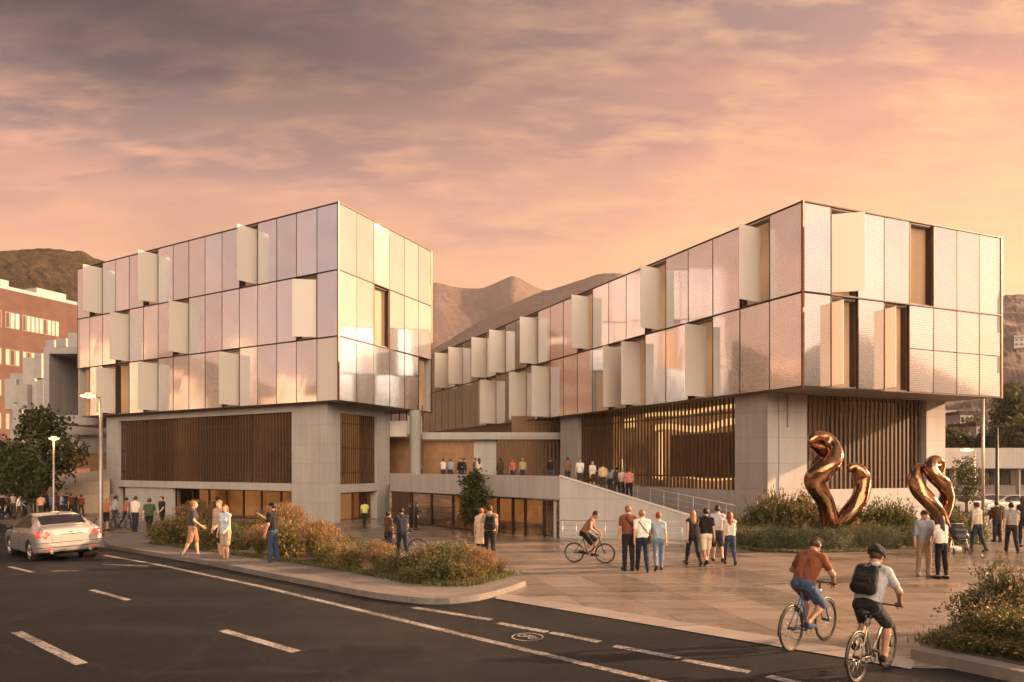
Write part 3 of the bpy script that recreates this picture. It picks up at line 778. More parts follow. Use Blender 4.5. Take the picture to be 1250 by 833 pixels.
# glass front under the parapet
fx = [tpx(G0, uG, p) for p in (499, 523, 549, 575, 604, 622, 637, 660, 682.6)]
mb = MB(); mb.seg(G0, uG, nG, 0, tpx(G0, uG, 497), GZ, 1.159, -.35, -.12); mb.build('side_wall', M_WOOD, TB)
for a, b in zip(fx, fx[1:]):
    f = MB()
    f.seg(G0, uG, nG, a, a + .09, -1.2, 1.158, -.28, -.16); f.seg(G0, uG, nG, b - .03, b, -1.2, 1.158, -.28, -.16)
    f.seg(G0, uG, nG, a + .09, b - .03, 1.06, 1.157, -.27, -.17); f.seg(G0, uG, nG, a + .09, b - .03, -1.2, -.72, -.27, -.17)
    fo = f.build('window', M_FRAME, TB)
    g = MB(); g.seg(G0, uG, nG, a + .09, b - .03, -.72, 1.06, -.225, -.215); g.build('pane', M_GLASS, fo)
mb = MB(); mb.seg(G0, uG, nG, -1, 7.9, GZ, 1.15, -6.2, -6.0); mb.build('interior_wall', M_INT_L, TB)
RM = [G0 - nG * .36, G1 - nG * .36 - Vector((.3, 0)), Vector((1.98, 40.2)), G0 + uG * 7.9 - nG * 6, G0 - nG * 6]
mb = MB(); mb.prism(RM, GZ, -.80); mb.build('interior_floor', M_CEIL, TB)
mb = MB(); mb.prism(RM, 1.10, 1.155); mb.build('interior_ceiling', M_CEIL, TB)
for k in range(5):
    s = 2.6 + k * 2.3
    mb = MB(); mb.seg(G0, uG, nG, s, s + 1.1, 1.02, 1.07, -2.6 - .3 * (k % 2), -2.2); mb.build('ceiling_lamp', M_STRIP, TB)
for k in range(4):   # low tables in the lobby
    s = 3.4 + k * 2.6; c = G0 + uG * s - nG * (1.5 + .5 * (k % 2))
    tb = empty('lobby_table', (c.x, c.y, -.8), ['low lobby table behind the far end of the glass front', 'low lobby table behind the middle of the glass front left of the young tree', 'low lobby table behind the glass just right of the young tree', 'low lobby table nearest the ramp wall behind the glass'][k], 'table', 'low tables in the lobby')
    m_ = MB(); m_.box((c.x, c.y, -.36), (1.3, .6, .05), .5); m_.build('tabletop', M_SLAB, tb)
    for sx in (-.5, .5):
        m_ = MB(); m_.box((c.x + sx * math.cos(.5), c.y + sx * math.sin(.5), -.6), (.05, .5, .42), .5); m_.build('leg', M_FRAME, tb)
mb = MB(); mb.seg(G1, Vector((0, 1)), Vector((-1, 0)), .45, 7.4, GZ, 1.15, .1, .25); mb.build('side_wall', M_CONC, TB)
# pavilion at the back of the terrace
PV = empty('terrace_pavilion', (-2.5, 51.0, TF), 'recessed entrance wall with copper doors and timber slats behind the terrace', 'pavilion')
def pv(name, px0, px1, y0, y1, d, th, mat, bev=0):
    a, b = P(px0, y0, d), P(px1, y1, d); m_ = MB()
    m_.box(((a.x + b.x) / 2, d + th / 2, (a.z + b.z) / 2), (abs(b.x - a.x), th, abs(b.z - a.z))); return m_.build(name, mat, PV)
M_COPPER = simple('brown_metal_door', (.23, .115, .05), .42, .35, var=.18, nscale=2)
pv('beam', 515, 686, 528, 536.5, 50.6, .8, M_CONC)
pv('back_wall', 470, 516, 534, 600, 52.0, .3, M_COPPER)
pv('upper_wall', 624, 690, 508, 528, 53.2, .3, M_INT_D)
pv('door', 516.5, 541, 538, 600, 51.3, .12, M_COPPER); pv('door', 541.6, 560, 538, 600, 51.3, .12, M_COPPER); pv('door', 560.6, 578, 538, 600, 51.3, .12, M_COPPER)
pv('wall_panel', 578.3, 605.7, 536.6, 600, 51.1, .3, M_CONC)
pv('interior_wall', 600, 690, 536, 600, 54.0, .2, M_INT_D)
pv('lit_band', 606, 684, 530, 534, 50.56, .03, M_CONC)
for (xa, xb, ya, yb, d) in ((606, 680, 537, 600, 51.2), (624, 683, 509, 527, 51.6)):
    m_ = MB(); s = xa
    while s < xb:
        a, b = P(s, ya, d), P(s + 1.5, yb, d); m_.box(((a.x + b.x) / 2, d, (a.z + b.z) / 2), (b.x - a.x, .14, abs(a.z - b.z))); s += 4.6
    m_.build('slat_screen', M_WOOD, PV)
a = P(507, 560, 48.5)
mb = MB(); mb.lathe((a.x, a.y, 0), [(.40, TF), (.40, 6.6)], 24); mb.build('round_column', M_CONC, PV)
# glazed link below the cube
m_ = MB(); f_ = MB()
for i, (xa, xb, yt, yb) in enumerate(((476, 497, 514, 533), (497.5, 515, 508, 530))):
    a, b = P(xa, yb, 49.4), P(xb, yt, 49.4); m_.box(((a.x + b.x) / 2, 49.4, (a.z + b.z) / 2), (b.x - a.x, .08, b.z - a.z))
m_.build('balustrade_panel', M_SLAB, PV)
for xa in (477, 487, 496, 506, 515): 
    a, b = P(xa, 514, 50.2), P(xa + 1, 495, 50.2); f_.box(((a.x + b.x) / 2, 50.2, (a.z + b.z) / 2), (.08, .08, b.z - a.z))
f_.build('window_frame', M_FRAME, PV)
# ramp handrail on the far side, wall handrail
def rail(name, pts, z_of, h, label, posts=8, r=.022, mat=M_SLAB, wires=0):
    root = empty(name, (pts[0][0], pts[0][1], z_of(pts[0])), label, 'railing')
    a, b = Vector((pts[0][0], pts[0][1], z_of(pts[0]))), Vector((pts[1][0], pts[1][1], z_of(pts[1])))
    up_ = Vector((0, 0, h)); m_ = MB(); m_.tube([a + up_, b + up_], r, 8); m_.build('handrail', mat, root)
    for i in range(posts):
        p = a.lerp(b, (i + .5) / posts); m_ = MB(); m_.tube([p, p + up_], r * .8, 6); m_.build('post', mat, root)
    for i in range(wires):
        m_ = MB(); hh = Vector((0, 0, h * (i + 1) / (wires + 1))); m_.tube([a + hh, b + hh], r * .35, 5); m_.build('wire', mat, root)
    return root
p0 = D + rL * 9.6 + nrL * .75; p1 = D + rL * 1.3 + nrL * .75
rail('ramp_railing', [(p0.x, p0.y), (p1.x, p1.y)], rz_, .95, 'thin pale handrail descending the ramp beside the slatted wall', 7, wires=2)
q0 = at(668, 664) ; q1 = at(835, 668.5)
rail('plaza_railing', [(q0.x + .3, q0.y - .8), (q1.x, q1.y - .9)], lambda p: gz(p[1]), 1.0, 'slender wire railing standing in front of the sloping ramp wall', 9, .014, simple('dull_steel', (.45, .4, .36), .4, .8), 4)
# ================================================================ BACKGROUND: hills, town, side buildings, haze
def vnoise(x, y, seed):
    xi = np.floor(x).astype(int); yi = np.floor(y).astype(int); fx = x - xi; fy = y - yi
    fx = fx * fx * (3 - 2 * fx); fy = fy * fy * (3 - 2 * fy)
    def h(a, b):
        n = (a * 374761393 + b * 668265263 + seed * 974634533) & 0x7fffffff
        n = ((n ^ (n >> 13)) * 1274126177) & 0x7fffffff
        return (n % 10007) / 10007.0
    return (h(xi, yi) * (1 - fx) + h(xi + 1, yi) * fx) * (1 - fy) + (h(xi, yi + 1) * (1 - fx) + h(xi + 1, yi + 1) * fx) * fy
def fbm(x, y, seed, o=5):
    s = np.zeros_like(x); a = 1.0; tot = 0
    for i in range(o): s += a * vnoise(x * 2 ** i, y * 2 ** i, seed + i); tot += a; a *= .5
    return s / tot
def mat_hill(name, ca, cb, sc):
    m, t, b = newmat(name)
    p = position(t)
    n = noise(t, p, .25 * sc, 6, .7); n2 = noise(t, p, .02 * sc, 5, .6)
    f = math_(t, 'ADD', math_(t, 'MULTIPLY', n, .6), math_(t, 'MULTIPLY', n2, .4))
    lk(t, ramp(t, f, [(.36, ca), (.62, cb)]), b.inputs['Base Color']); b.inputs['Roughness'].default_value = .95
    b.inputs['Specular IOR Level'].default_value = .1
    lk(t, bump(t, n, 1.0 if sc > .8 else .5, 3.0 / sc if sc > .8 else 2.0), b.inputs['Normal'])
    return m
M_HILL = mat_hill('wooded_hillside', (.030, .024, .016), (.085, .062, .040), 1.0)
M_HILL2 = mat_hill('haze_tinted_mountainside', (.095, .070, .064), (.165, .118, .104), .6)  # pale, low-contrast tones: distance haze put into the base colour
def hill(name, keys, r0, r1, r2, daz, nr, rough, label, seed, mat=M_HILL):
    """keys: (picture column or azimuth in degrees, ridge height as tan of elevation)"""
    az = np.arange(keys[0][0], keys[-1][0] + 1e-6, daz)
    el = np.interp(az, [k[0] for k in keys], [k[1] for k in keys])
    kw = max(3, int(1.3 / daz)) | 1; kn = np.hanning(kw + 2)[1:-1]; el = np.convolve(np.pad(el, kw // 2, mode='edge'), kn / kn.sum(), 'valid')
    rr = np.concatenate([np.linspace(r0, r1, nr), np.linspace(r1, r2, max(6, nr // 4))[1:]])
    A, RR = np.meshgrid(np.radians(az), rr, indexing='ij')
    X = RR * np.sin(A); Y = RR * np.cos(A)
    t_ = np.clip((RR - r0) / (r1 - r0), 0, 1); s = t_ ** 1.15
    back_ = np.clip((r2 - RR) / (r2 - r1), 0, 1); s = np.where(RR > r1, .35 + .65 * back_, s)
    H = (el[:, None] * r1 + HC) * s
    k = r1 / 260.0
    H += (fbm(X / (55 * k), Y / (55 * k), seed, 5) - .5) * r1 * (.06 if r1 < 290 else .034) * np.sin(np.pi * np.clip(t_, 0, 1)) * 1.3
    H += (fbm(X / (4.5 * k ** .6), Y / (4.5 * k ** .6), seed + 9, 3) - .5) * rough * np.clip(t_ * 3, 0, 1)
    H = np.where(t_ <= 0, -3, H)
    n, mm = X.shape
    v = np.stack([X, Y, H], -1).reshape(-1, 3)
    i = np.arange(n - 1)[:, None] * mm + np.arange(mm - 1)[None, :]
    f = np.stack([i, i + 1, i + mm + 1, i + mm], -1).reshape(-1, 4)[:, ::-1]
    me = bpy.data.meshes.new(name); me.from_pydata(v.tolist(), [], f.tolist()); me.materials.append(mat); me.update()
    o = link(name, me)
    return tag(o, label, 'hill', kind='structure')
def azp(px): return math.degrees(math.atan((px - CX) / F))
def tel(px, py): return (HY - py) / F * math.cos(math.radians(azp(px)))
def keys(*pts): return [(azp(px), tel(px, py)) for px, py in pts]
hill('wooded_hill', keys((-500, 330), (-100, 300), (0, 306), (60, 304), (100, 310), (140, 322), (180, 345), (230, 380), (300, 430), (360, 500)), 150, 270, 340, .16, 60, 3.2, 'dark wooded hill with a bumpy tree line behind the brick block', 3)
hill('far_mountain', keys((300, 470), (420, 400), (500, 352), (530, 345), (560, 351), (588, 353), (608, 344), (626, 336), (642, 344), (662, 355), (675, 354), (700, 366), (760, 400), (900, 470)), 420, 780, 900, .12, 46, 1.4, 'hazy pointed mountain ridge seen in the gap between the buildings', 21, M_HILL2)
hill('near_mountain', keys((420, 520), (500, 440), (540, 420), (600, 384), (650, 360), (700, 345), (730, 335), (752, 333), (800, 345), (860, 380), (950, 440), (1050, 490)), 300, 560, 660, .12, 46, 1.5, 'brown hazy hillside rising behind the long glass wing', 37, M_HILL2)
hill('town_hill', keys((1020, 470), (1120, 410), (1190, 372), (1225, 362), (1250, 360), (1330, 380), (1420, 440), (1600, 510)), 120, 420, 520, .25, 50, 4, 'hazy hillside with scattered buildings beyond the right end of the wing', 51, M_HILL2)
hill('left_hills', [(-150, .10), (-136, .15), (-122, .09), (-108, .17), (-96, .11), (-88, .16), (-76, .10), (-66, .18), (-58, .2), (-50, .05)], 300, 480, 560, .5, 24, 5, 'wooded hills on the left side of the valley', 71)
hill('rear_hills', [(93, .02), (100, .11), (107, .19), (114, .12), (122, .21), (132, .13), (144, .17), (160, .12), (185, .10), (205, .15), (230, .12), (262, .10), (290, .12), (312, .2)], 420, 640, 760, 1.0, 20, 5, 'low wooded hills across the valley on the street side', 63)

# ---------------------------------------------------------------- side buildings
def mat_brick():
    m, t, b = newmat('orange_brick')
    p = coords(t)
    n = noise(t, p, .8, 5); n2 = noise(t, p, 8, 4, .7)
    f = math_(t, 'ADD', math_(t, 'MULTIPLY', n, .5), math_(t, 'MULTIPLY', n2, .5))
    lk(t, ramp(t, f, [(.35, (.058, .030, .025)), (.65, (.098, .050, .040))]), b.inputs['Base Color']); b.inputs['Roughness'].default_value = .85
    return m
M_BRICK = mat_brick()
M_LITWIN = simple('lit_window', (.16, .13, .09), .3, emit=(1, .66, .30, 1), es=.02, var=.3, nscale=.6)
M_DARKWIN = simple('dark_window', (.045, .04, .04), .1, var=.2)
M_PALE = simple('pale_cladding_panel', (.36, .325, .31), .55, var=.08, nscale=1.5)
bk = empty('brick_building', tuple(P(40, 530, 88)[:2]) + (-.85,), 'orange brick block with three rows of lit windows behind the left tree', 'building')
A0, A1 = P(-60, 338, 80), P(110, 372, 96)
ub = Vector((A1.x - A0.x, A1.y - A0.y)); Lb = ub.length; ub.normalize(); nb = Vector((ub.y, -ub.x)); nb = nb if nb.y < 0 else -nb
ztop = A0.z
m_ = MB(); m_.seg(A0, ub, nb, 0, Lb, -2, ztop, -14, 0); m_.build('wall', M_BRICK, bk)
m_ = MB(); m_.seg(A0, ub, nb, 1, Lb - 1, ztop + .004, ztop + .5, -13, -.4); rf = m_.build('roof', M_CONC_D, bk)
m_ = MB(); m_.seg(A0, ub, nb, Lb - 6, Lb - 2, ztop + .5, ztop + 1.6, -6, -2); m_.build('plant_unit', M_CONC_D, rf)
m_ = MB(); m_.seg(A0, ub, nb, Lb - 9, Lb - 8, ztop + .5, ztop + 2.2, -5, -4.4); m_.build('chimney', M_CONC_D, rf)
def zb_at(tt, py): return zat(A0, ub, tt, py)
tt0 = tpx(A0, ub, 16)
for row, py in enumerate((392, 437, 475, 515)):
    zc_ = zb_at(tt0, py)
    for (pa, pb, n) in ((-40, 2, 6), (6, 24, 3), (27, 72, 9)):
        ta, tb = tpx(A0, ub, pa), tpx(A0, ub, pb)
        for i in range(n):
            a = ta + (tb - ta) * i / n
            f = MB(); f.seg(A0, ub, nb, a + .02, a + (tb - ta) / n - .02, zc_ - 1.0, zc_ + 1.0, -.1, .03)
            fo = f.build('window', M_FRAME, bk)
            g = MB(); g.seg(A0, ub, nb, a + .12, a + (tb - ta) / n - .12, zc_ - .9, zc_ + .9, .031, .045)
            g.build('pane', M_LITWIN if (i * 7 + row * 3) % 5 else M_DARKWIN, fo)
# pale stepped annex with cladding panels
an = empty('pale_annex', tuple(P(35, 560, 72)[:2]) + (-.85,), 'pale annex of stepped blank panels left of the grey portal', 'building')
for i, (xa, xb, ya, yb, d) in enumerate(((8, 21, 463, 500, 69), (21.5, 37, 470, 500, 68), (30, 43, 437, 470, 70), (43.5, 54, 432, 462, 69.5), (38, 47, 466, 500, 68.5), (47.3, 56, 464, 498, 68.2), (18, 28, 500, 540, 69), (58, 70, 416, 428, 66), (85, 98, 407, 425, 64), (70, 84, 414, 424, 65))):
    a, b = P(xa, yb, d), P(xb, ya, d); m_ = MB(); m_.box(((a.x + b.x) / 2, d, (a.z + b.z) / 2), (b.x - a.x, .5, b.z - a.z), .18 * ((-1) ** i)); m_.build('cladding_panel', M_PALE, an)
a, b = P(8, 560, 70.5), P(56, 455, 70.5)
m_ = MB(); m_.box(((a.x + b.x) / 2, 73, (a.z + b.z) / 2), (b.x - a.x, 4, b.z - a.z)); m_.build('wall', M_CONC_D, an)
# grey concrete portal
po = empty('concrete_portal', tuple(P(80, 560, 60)[:2]) + (-.85,), 'deep grey concrete portal jutting out beside the glass cube', 'building')
d0_, d1_ = 58.5, 66
def fr_box(px0, px1, y0, y1, da, db, mat, name):
    a, b = P(px0, y1, da), P(px1, y0, da); m_ = MB()
    m_.box(((a.x + b.x) / 2, (da + db) / 2, (a.z + b.z) / 2), (b.x - a.x, db - da, b.z - a.z)); m_.build(name, mat, po)
fr_box(53, 60, 424, 517, d0_, d1_, M_CONC_D, 'side_wall'); fr_box(95.5, 120, 420, 519, d0_ + .01, d1_, M_CONC_D, 'side_wall')
fr_box(60, 95.5, 424, 432, d0_, d1_, M_CONC_D, 'roof_slab'); fr_box(60, 95.5, 507, 517, d0_, d1_, M_CONC_D, 'floor_slab')
fr_box(60, 82, 432, 507, d1_ - 3, d1_ - 2.6, M_CONC_D, 'back_wall'); fr_box(81, 96, 432, 507, d1_ - 3.3, d1_ - 3.1, M_COPPER, 'door')
# low undercroft, ramps and hedge beyond the lamp
uc = empty('undercroft', tuple(P(100, 600, 62)[:2]) + (-.85,), 'shaded undercroft with slanting column and glazing below the portal', 'building')
def ub_(name, px0, px1, y0, y1, da, db, mat):
    a, b = P(px0, y1, da), P(px1, y0, da); m_ = MB()
    m_.box(((a.x + b.x) / 2, (da + db) / 2, (a.z + b.z) / 2), (b.x - a.x, db - da, b.z - a.z)); m_.build(name, mat, uc)
ub_('back_wall', 40, 134, 520, 556, 68, 68.4, M_CONC_D)
ub_('lit_window', 76, 130, 519, 527, 67.6, 67.7, M_PALE)
ub_('fascia', 74, 134, 527, 531, 66.8, 67.4, M_CONC)
ub_('low_wall', 60, 140, 553, 572, 64, 64.5, M_COPPER)
m_ = MB(); a, b = P(88, 552, 65), P(94, 530, 65); m_.tube([a, b], .35, 4); m_.build('slanting_column', M_CONC, uc)
M_MASON = simple('tan_masonry', (.40, .31, .23), .8)
rm = empty('access_ramp', tuple(P(70, 600, 58)[:2]) + (-.85,), 'pale sloping access ramp with retaining wall behind the crowd', 'ramp')
a, b, c_, e_ = P(0, 594, 60), P(134, 572, 60), P(134, 586, 54), P(0, 601, 54)
m_ = MB(); m_.box8([(p.x, p.y, -2) for p in (e_, c_, b, a)] + [tuple(p) for p in (e_, c_, b, a)]); m_.build('deck', M_MASON, rm)
a, b = P(84, 630, 53), P(133, 604, 53); m_ = MB(); m_.box(((a.x + b.x) / 2, 53.5, (a.z - 1 + b.z) / 2), (b.x - a.x, 1, b.z - a.z + 1)); m_.build('retaining_wall', M_MASON, rm)
a, b = P(-60, 625, 57), P(84, 601.5, 57); m_ = MB(); m_.box(((a.x + b.x) / 2, 57.5, (a.z - 1 + b.z) / 2), (b.x - a.x, 1, b.z - a.z + 1)); m_.build('retaining_wall', M_CONC_D, rm)

# right-hand low building
lw = empty('white_pavilion', tuple(P(1200, 600, 58)[:2]) + (-.85,), 'low white building with a long blank parapet beyond the sculptures', 'building')
def lw_(name, px0, px1, y0, y1, da, db, mat):
    a, b = P(px0, y1, da), P(px1, y0, da); m_ = MB()
    m_.box(((a.x + b.x) / 2, (da + db) / 2, (a.z + b.z) / 2), (b.x - a.x, db - da, b.z - a.z)); return m_.build(name, mat, lw)
lw_('parapet', 1130, 1420, 547, 572, 56, 64, M_CONC)
lw_('wall', 1130, 1420, 572.3, 625, 60, 63.5, M_CONC_D)
for i in range(10):
    xa = 1158 + i * 12.5; fo = lw_('window', xa, xa + 7 + (i % 3) * 2, 574, 592, 59.9, 59.98, M_FRAME)
    a, b = P(xa + .8, 591, 59.85), P(xa + 6.2 + (i % 3) * 2, 575, 59.85); m_ = MB(); m_.box(((a.x + b.x) / 2, 59.86, (a.z + b.z) / 2), (b.x - a.x, .03, b.z - a.z)); m_.build('pane', M_DARKWIN if i % 3 else M_LITWIN, fo)
for px in (1165, 1192, 1218, 1244): lw_('column', px, px + 2, 572.2, 618, 56.4, 56.8, M_CONC)
# town on the right hillside
town = [(1238, 1262, 412, 452, 210, 'tall pale tower block with rows of small windows on the hillside', 7, 4), (1226, 1256, 452, 462, 190, 'low flat roofed house below the pale tower', 1, 5), (1222, 1250, 466, 484, 170, 'grey apartment slab with open balconies under the tower', 3, 6),
        (1150, 1168, 500, 516, 120, 'small dark roofed house on the slope beside the pillar', 1, 3), (1172, 1188, 506, 520, 110, 'small gabled house between the pillar and the flagpole', 1, 3), (1192, 1222, 520, 540, 95, 'long shed with a slanting roof behind the flagpole', 1, 4), (1265, 1300, 430, 470, 220, 'second pale tower block further along the hillside', 6, 4)]
for (xa, xb, ya, yb, d, lb, nf, nw) in town:
    a, b = P(xa, yb, d), P(xb, ya, d)
    r_ = empty('hillside_house' if nf < 3 else 'apartment_building', ((a.x + b.x) / 2, d, a.z - 6), lb, 'building')
    m_ = MB(); dp = 8
    m_.box(((a.x + b.x) / 2, d + dp / 2, (a.z - 6 + b.z) / 2), (b.x - a.x, dp, b.z - a.z + 6)); m_.build('wall', M_PALE, r_)
    m_ = MB(); m_.box(((a.x + b.x) / 2, d + dp / 2, b.z + .25), (b.x - a.x + .6, dp + .6, .5)); m_.build('roof', M_BRICK if nf < 2 else M_CONC_D, r_)
    for i in range(nf):
        for j in range(nw):
            cx_ = a.x + (b.x - a.x) * (j + .5) / nw; cz_ = a.z + (b.z - a.z) * (i + .5) / nf
            m_ = MB(); m_.box((cx_, d - .02, cz_), ((b.x - a.x) / nw * .55, .1, (b.z - a.z) / nf * .5)); m_.build('window', M_DARKWIN, r_)
# the town across the valley: a far mass of blocks that the glass panels mirror
tw_ = MB(); rg = np.random.default_rng(5)
for i in range(420):
    az_ = R(rg.uniform(-146, -58)); rr_ = rg.uniform(230, 460); f_ = (rr_ - 300) / 180
    zz_ = -2 + max(0, f_) * rg.uniform(20, 60); hh_ = rg.choice([8, 10, 14, 22, 34, 46], p=[.3, .25, .2, .12, .08, .05]); ww_ = rg.uniform(7, 14)
    tw_.box((rr_ * math.sin(az_), rr_ * math.cos(az_), zz_ + hh_ / 2 - 2), (ww_, ww_ * rg.uniform(.7, 1.3), hh_), rg.uniform(0, 3), 0)
m, t, b = newmat('town_walls')
uv = coords(t, 'UV'); br = t.nodes.new('ShaderNodeTexBrick'); lk(t, uv, br.inputs['Vector']); br.offset = 0
br.inputs['Scale'].default_value = 1; br.inputs['Brick Width'].default_value = 2.4; br.inputs['Row Height'].default_value = 3.0; br.inputs['Mortar Size'].default_value = .7
br.inputs['Color1'].default_value = (0, 0, 0, 1); br.inputs['Color2'].default_value = (1, 1, 1, 1); br.inputs['Mortar'].default_value = (0, 0, 0, 1)
isl = t.nodes.new('ShaderNodeNewGeometry').outputs['Random Per Island']
lk(t, ramp(t, isl, [(.0, (.42, .36, .32)), (.5, (.30, .20, .15)), (1, (.55, .50, .46))]), b.inputs['Base Color'])
b.inputs['Emission Color'].default_value = (1, .62, .28, 1); lk(t, ramp(t, br.outputs[0], [(.55, (0, 0, 0)), (.62, (.3, .3, .3))]), b.inputs['Emission Strength'])
tag(tw_.build('far_town', m), 'far town of pale blocks with lit windows across the valley', 'town', kind='stuff')
# haze
hz = MB(); hz.prism([(-960, -700), (960, -700), (960, 940), (-960, 940)], -5, 260)
m = bpy.data.materials.new('warm_air'); m.use_nodes = True; tt_ = m.node_tree; tt_.nodes.remove(tt_.nodes['Principled BSDF'])
pvn = tt_.nodes.new('ShaderNodeVolumePrincipled'); pvn.inputs['Color'].default_value = (.93, .88, .92, 1); pvn.inputs['Density'].default_value = .00015; pvn.inputs['Anisotropy'].default_value = .3
lk(tt_, pvn.outputs[0], tt_.nodes['Material Output'].inputs['Volume'])
HZ = hz.build('haze', m); tag(HZ, 'warm evening haze in the air over the whole scene', 'haze', kind='stuff')
# ================================================================ SDF FIGURES (one continuous surface per body or garment)
def surface_nets(V, org, h):
    nx, ny, nz = V.shape
    S = V < 0
    cnt = np.zeros((nx - 1, ny - 1, nz - 1), np.float32); acc = np.zeros(cnt.shape + (3,), np.float32)
    def sl_(o): return tuple(slice(a, a + n - 1) for a, n in zip(o, (nx, ny, nz)))
    for ax in range(3):
        for p in (0, 1):
            for q in (0, 1):
                o = [0, 0, 0]; oth = [i for i in range(3) if i != ax]; o[oth[0]] = p; o[oth[1]] = q
                o2 = list(o); o2[ax] = 1
                a, b = V[sl_(o)], V[sl_(o2)]
                cr = (a < 0) != (b < 0)
                tt = np.where(cr, a / np.where(cr, a - b, 1), 0)
                cnt += cr
                for i in range(3):
                    acc[..., i] += np.where(cr, o[i] + (tt if i == ax else 0), 0)
    act = cnt > 0
    idx = -np.ones(act.shape, np.int64); idx[act] = np.arange(act.sum())
    g = np.stack(np.nonzero(act), -1)
    v = (g + acc[act] / cnt[act][:, None]) * h + org
    faces = []
    for ax in range(3):
        u, w_ = [(1, 2), (2, 0), (0, 1)][ax]
        sa = [slice(1, n - 1) for n in (nx, ny, nz)]; sa[ax] = slice(0, (nx, ny, nz)[ax] - 1)
        sb = list(sa); sb[ax] = slice(1, (nx, ny, nz)[ax])
        A, B_ = S[tuple(sa)], S[tuple(sb)]
        for flip in (0, 1):
            c = np.nonzero(A & ~B_ if not flip else ~A & B_)
            gi = np.stack(c, -1); off = np.array([1, 1, 1]); off[ax] = 0; gi = gi + off
            def id_(du, dw):
                k = gi.copy(); k[:, u] += du; k[:, w_] += dw
                return idx[k[:, 0], k[:, 1], k[:, 2]]
            q = np.stack([id_(-1, -1), id_(0, -1), id_(0, 0), id_(-1, 0)], -1)
            faces.append(q if not flip else q[:, ::-1])
    return v, np.concatenate(faces)

def sdf(prims, h=.016, k=.03, cuts=(), pad=.05, subs=()):
    lo = np.full(3, 9e9); hi = -lo
    for p in prims:
        if p[0] == 'c':
            for c, r in ((p[1], p[3]), (p[2], p[4])): lo = np.minimum(lo, np.array(c) - r); hi = np.maximum(hi, np.array(c) + r)
        else:
            r = max(p[2]); lo = np.minimum(lo, np.array(p[1]) - r); hi = np.maximum(hi, np.array(p[1]) + r)
    lo -= pad; hi += pad
    n = np.ceil((hi - lo) / h).astype(int) + 1
    ax = [lo[i] + h * np.arange(n[i], dtype=np.float32) for i in range(3)]
    X, Y, Z = np.meshgrid(*ax, indexing='ij'); Pn = np.stack([X, Y, Z], -1).astype(np.float32)
    D_ = None
    for p in prims:
        kk = k
        if p[0] == 'c':
            a = np.array(p[1], np.float32); b = np.array(p[2], np.float32); ba = b - a; L = float(ba @ ba) + 1e-9
            tt = np.clip(((Pn - a) @ ba) / L, 0, 1)
            d = np.linalg.norm(Pn - a - tt[..., None] * ba, axis=-1) - (p[3] + (p[4] - p[3]) * tt)
            if len(p) > 5: kk = p[5]
        else:
            q = Pn - np.array(p[1], np.float32)
            if len(p) > 3 and p[3] is not None: q = q @ np.array(p[3], np.float32)
            r = np.array(p[2], np.float32); k0 = np.linalg.norm(q / r, axis=-1); k1 = np.linalg.norm(q / (r * r), axis=-1) + 1e-6
            d = k0 * (k0 - 1) / k1
            if len(p) > 4: kk = p[4]
        if D_ is None: D_ = d
        else:
            hh = np.clip(.5 + .5 * (d - D_) / kk, 0, 1) if True else 0
            D_ = d * (1 - hh) + D_ * hh - kk * hh * (1 - hh)
    for q_ in subs:
        a = np.array(q_[0], np.float32); b = np.array(q_[1], np.float32); ba = b - a; L = float(ba @ ba)
        tt = np.clip(((Pn - a) @ ba) / L, 0, 1); D_ = np.maximum(D_, q_[2] - np.linalg.norm(Pn - a - tt[..., None] * ba, axis=-1))
    for pt, nn in cuts:
        D_ = np.maximum(D_, (Pn - np.array(pt, np.float32)) @ np.array(nn, np.float32))
    return surface_nets(D_, lo.astype(np.float32), h)

def sdf_mesh(name, prims, h=.016, k=.03, cuts=(), extra=None, subs=()):
    v, f = sdf(prims, h, k, cuts, subs=subs)
    v = v.tolist(); f = f.tolist(); ns = len(f)
    if extra is not None:
        b = len(v); v += list(extra.v); f += [tuple(i + b for i in q) for q in extra.f]
    me = bpy.data.meshes.new(name); me.from_pydata(v, [], f)
    me.polygons.foreach_set('use_smooth', [True] * len(f)); me.update()
    return me

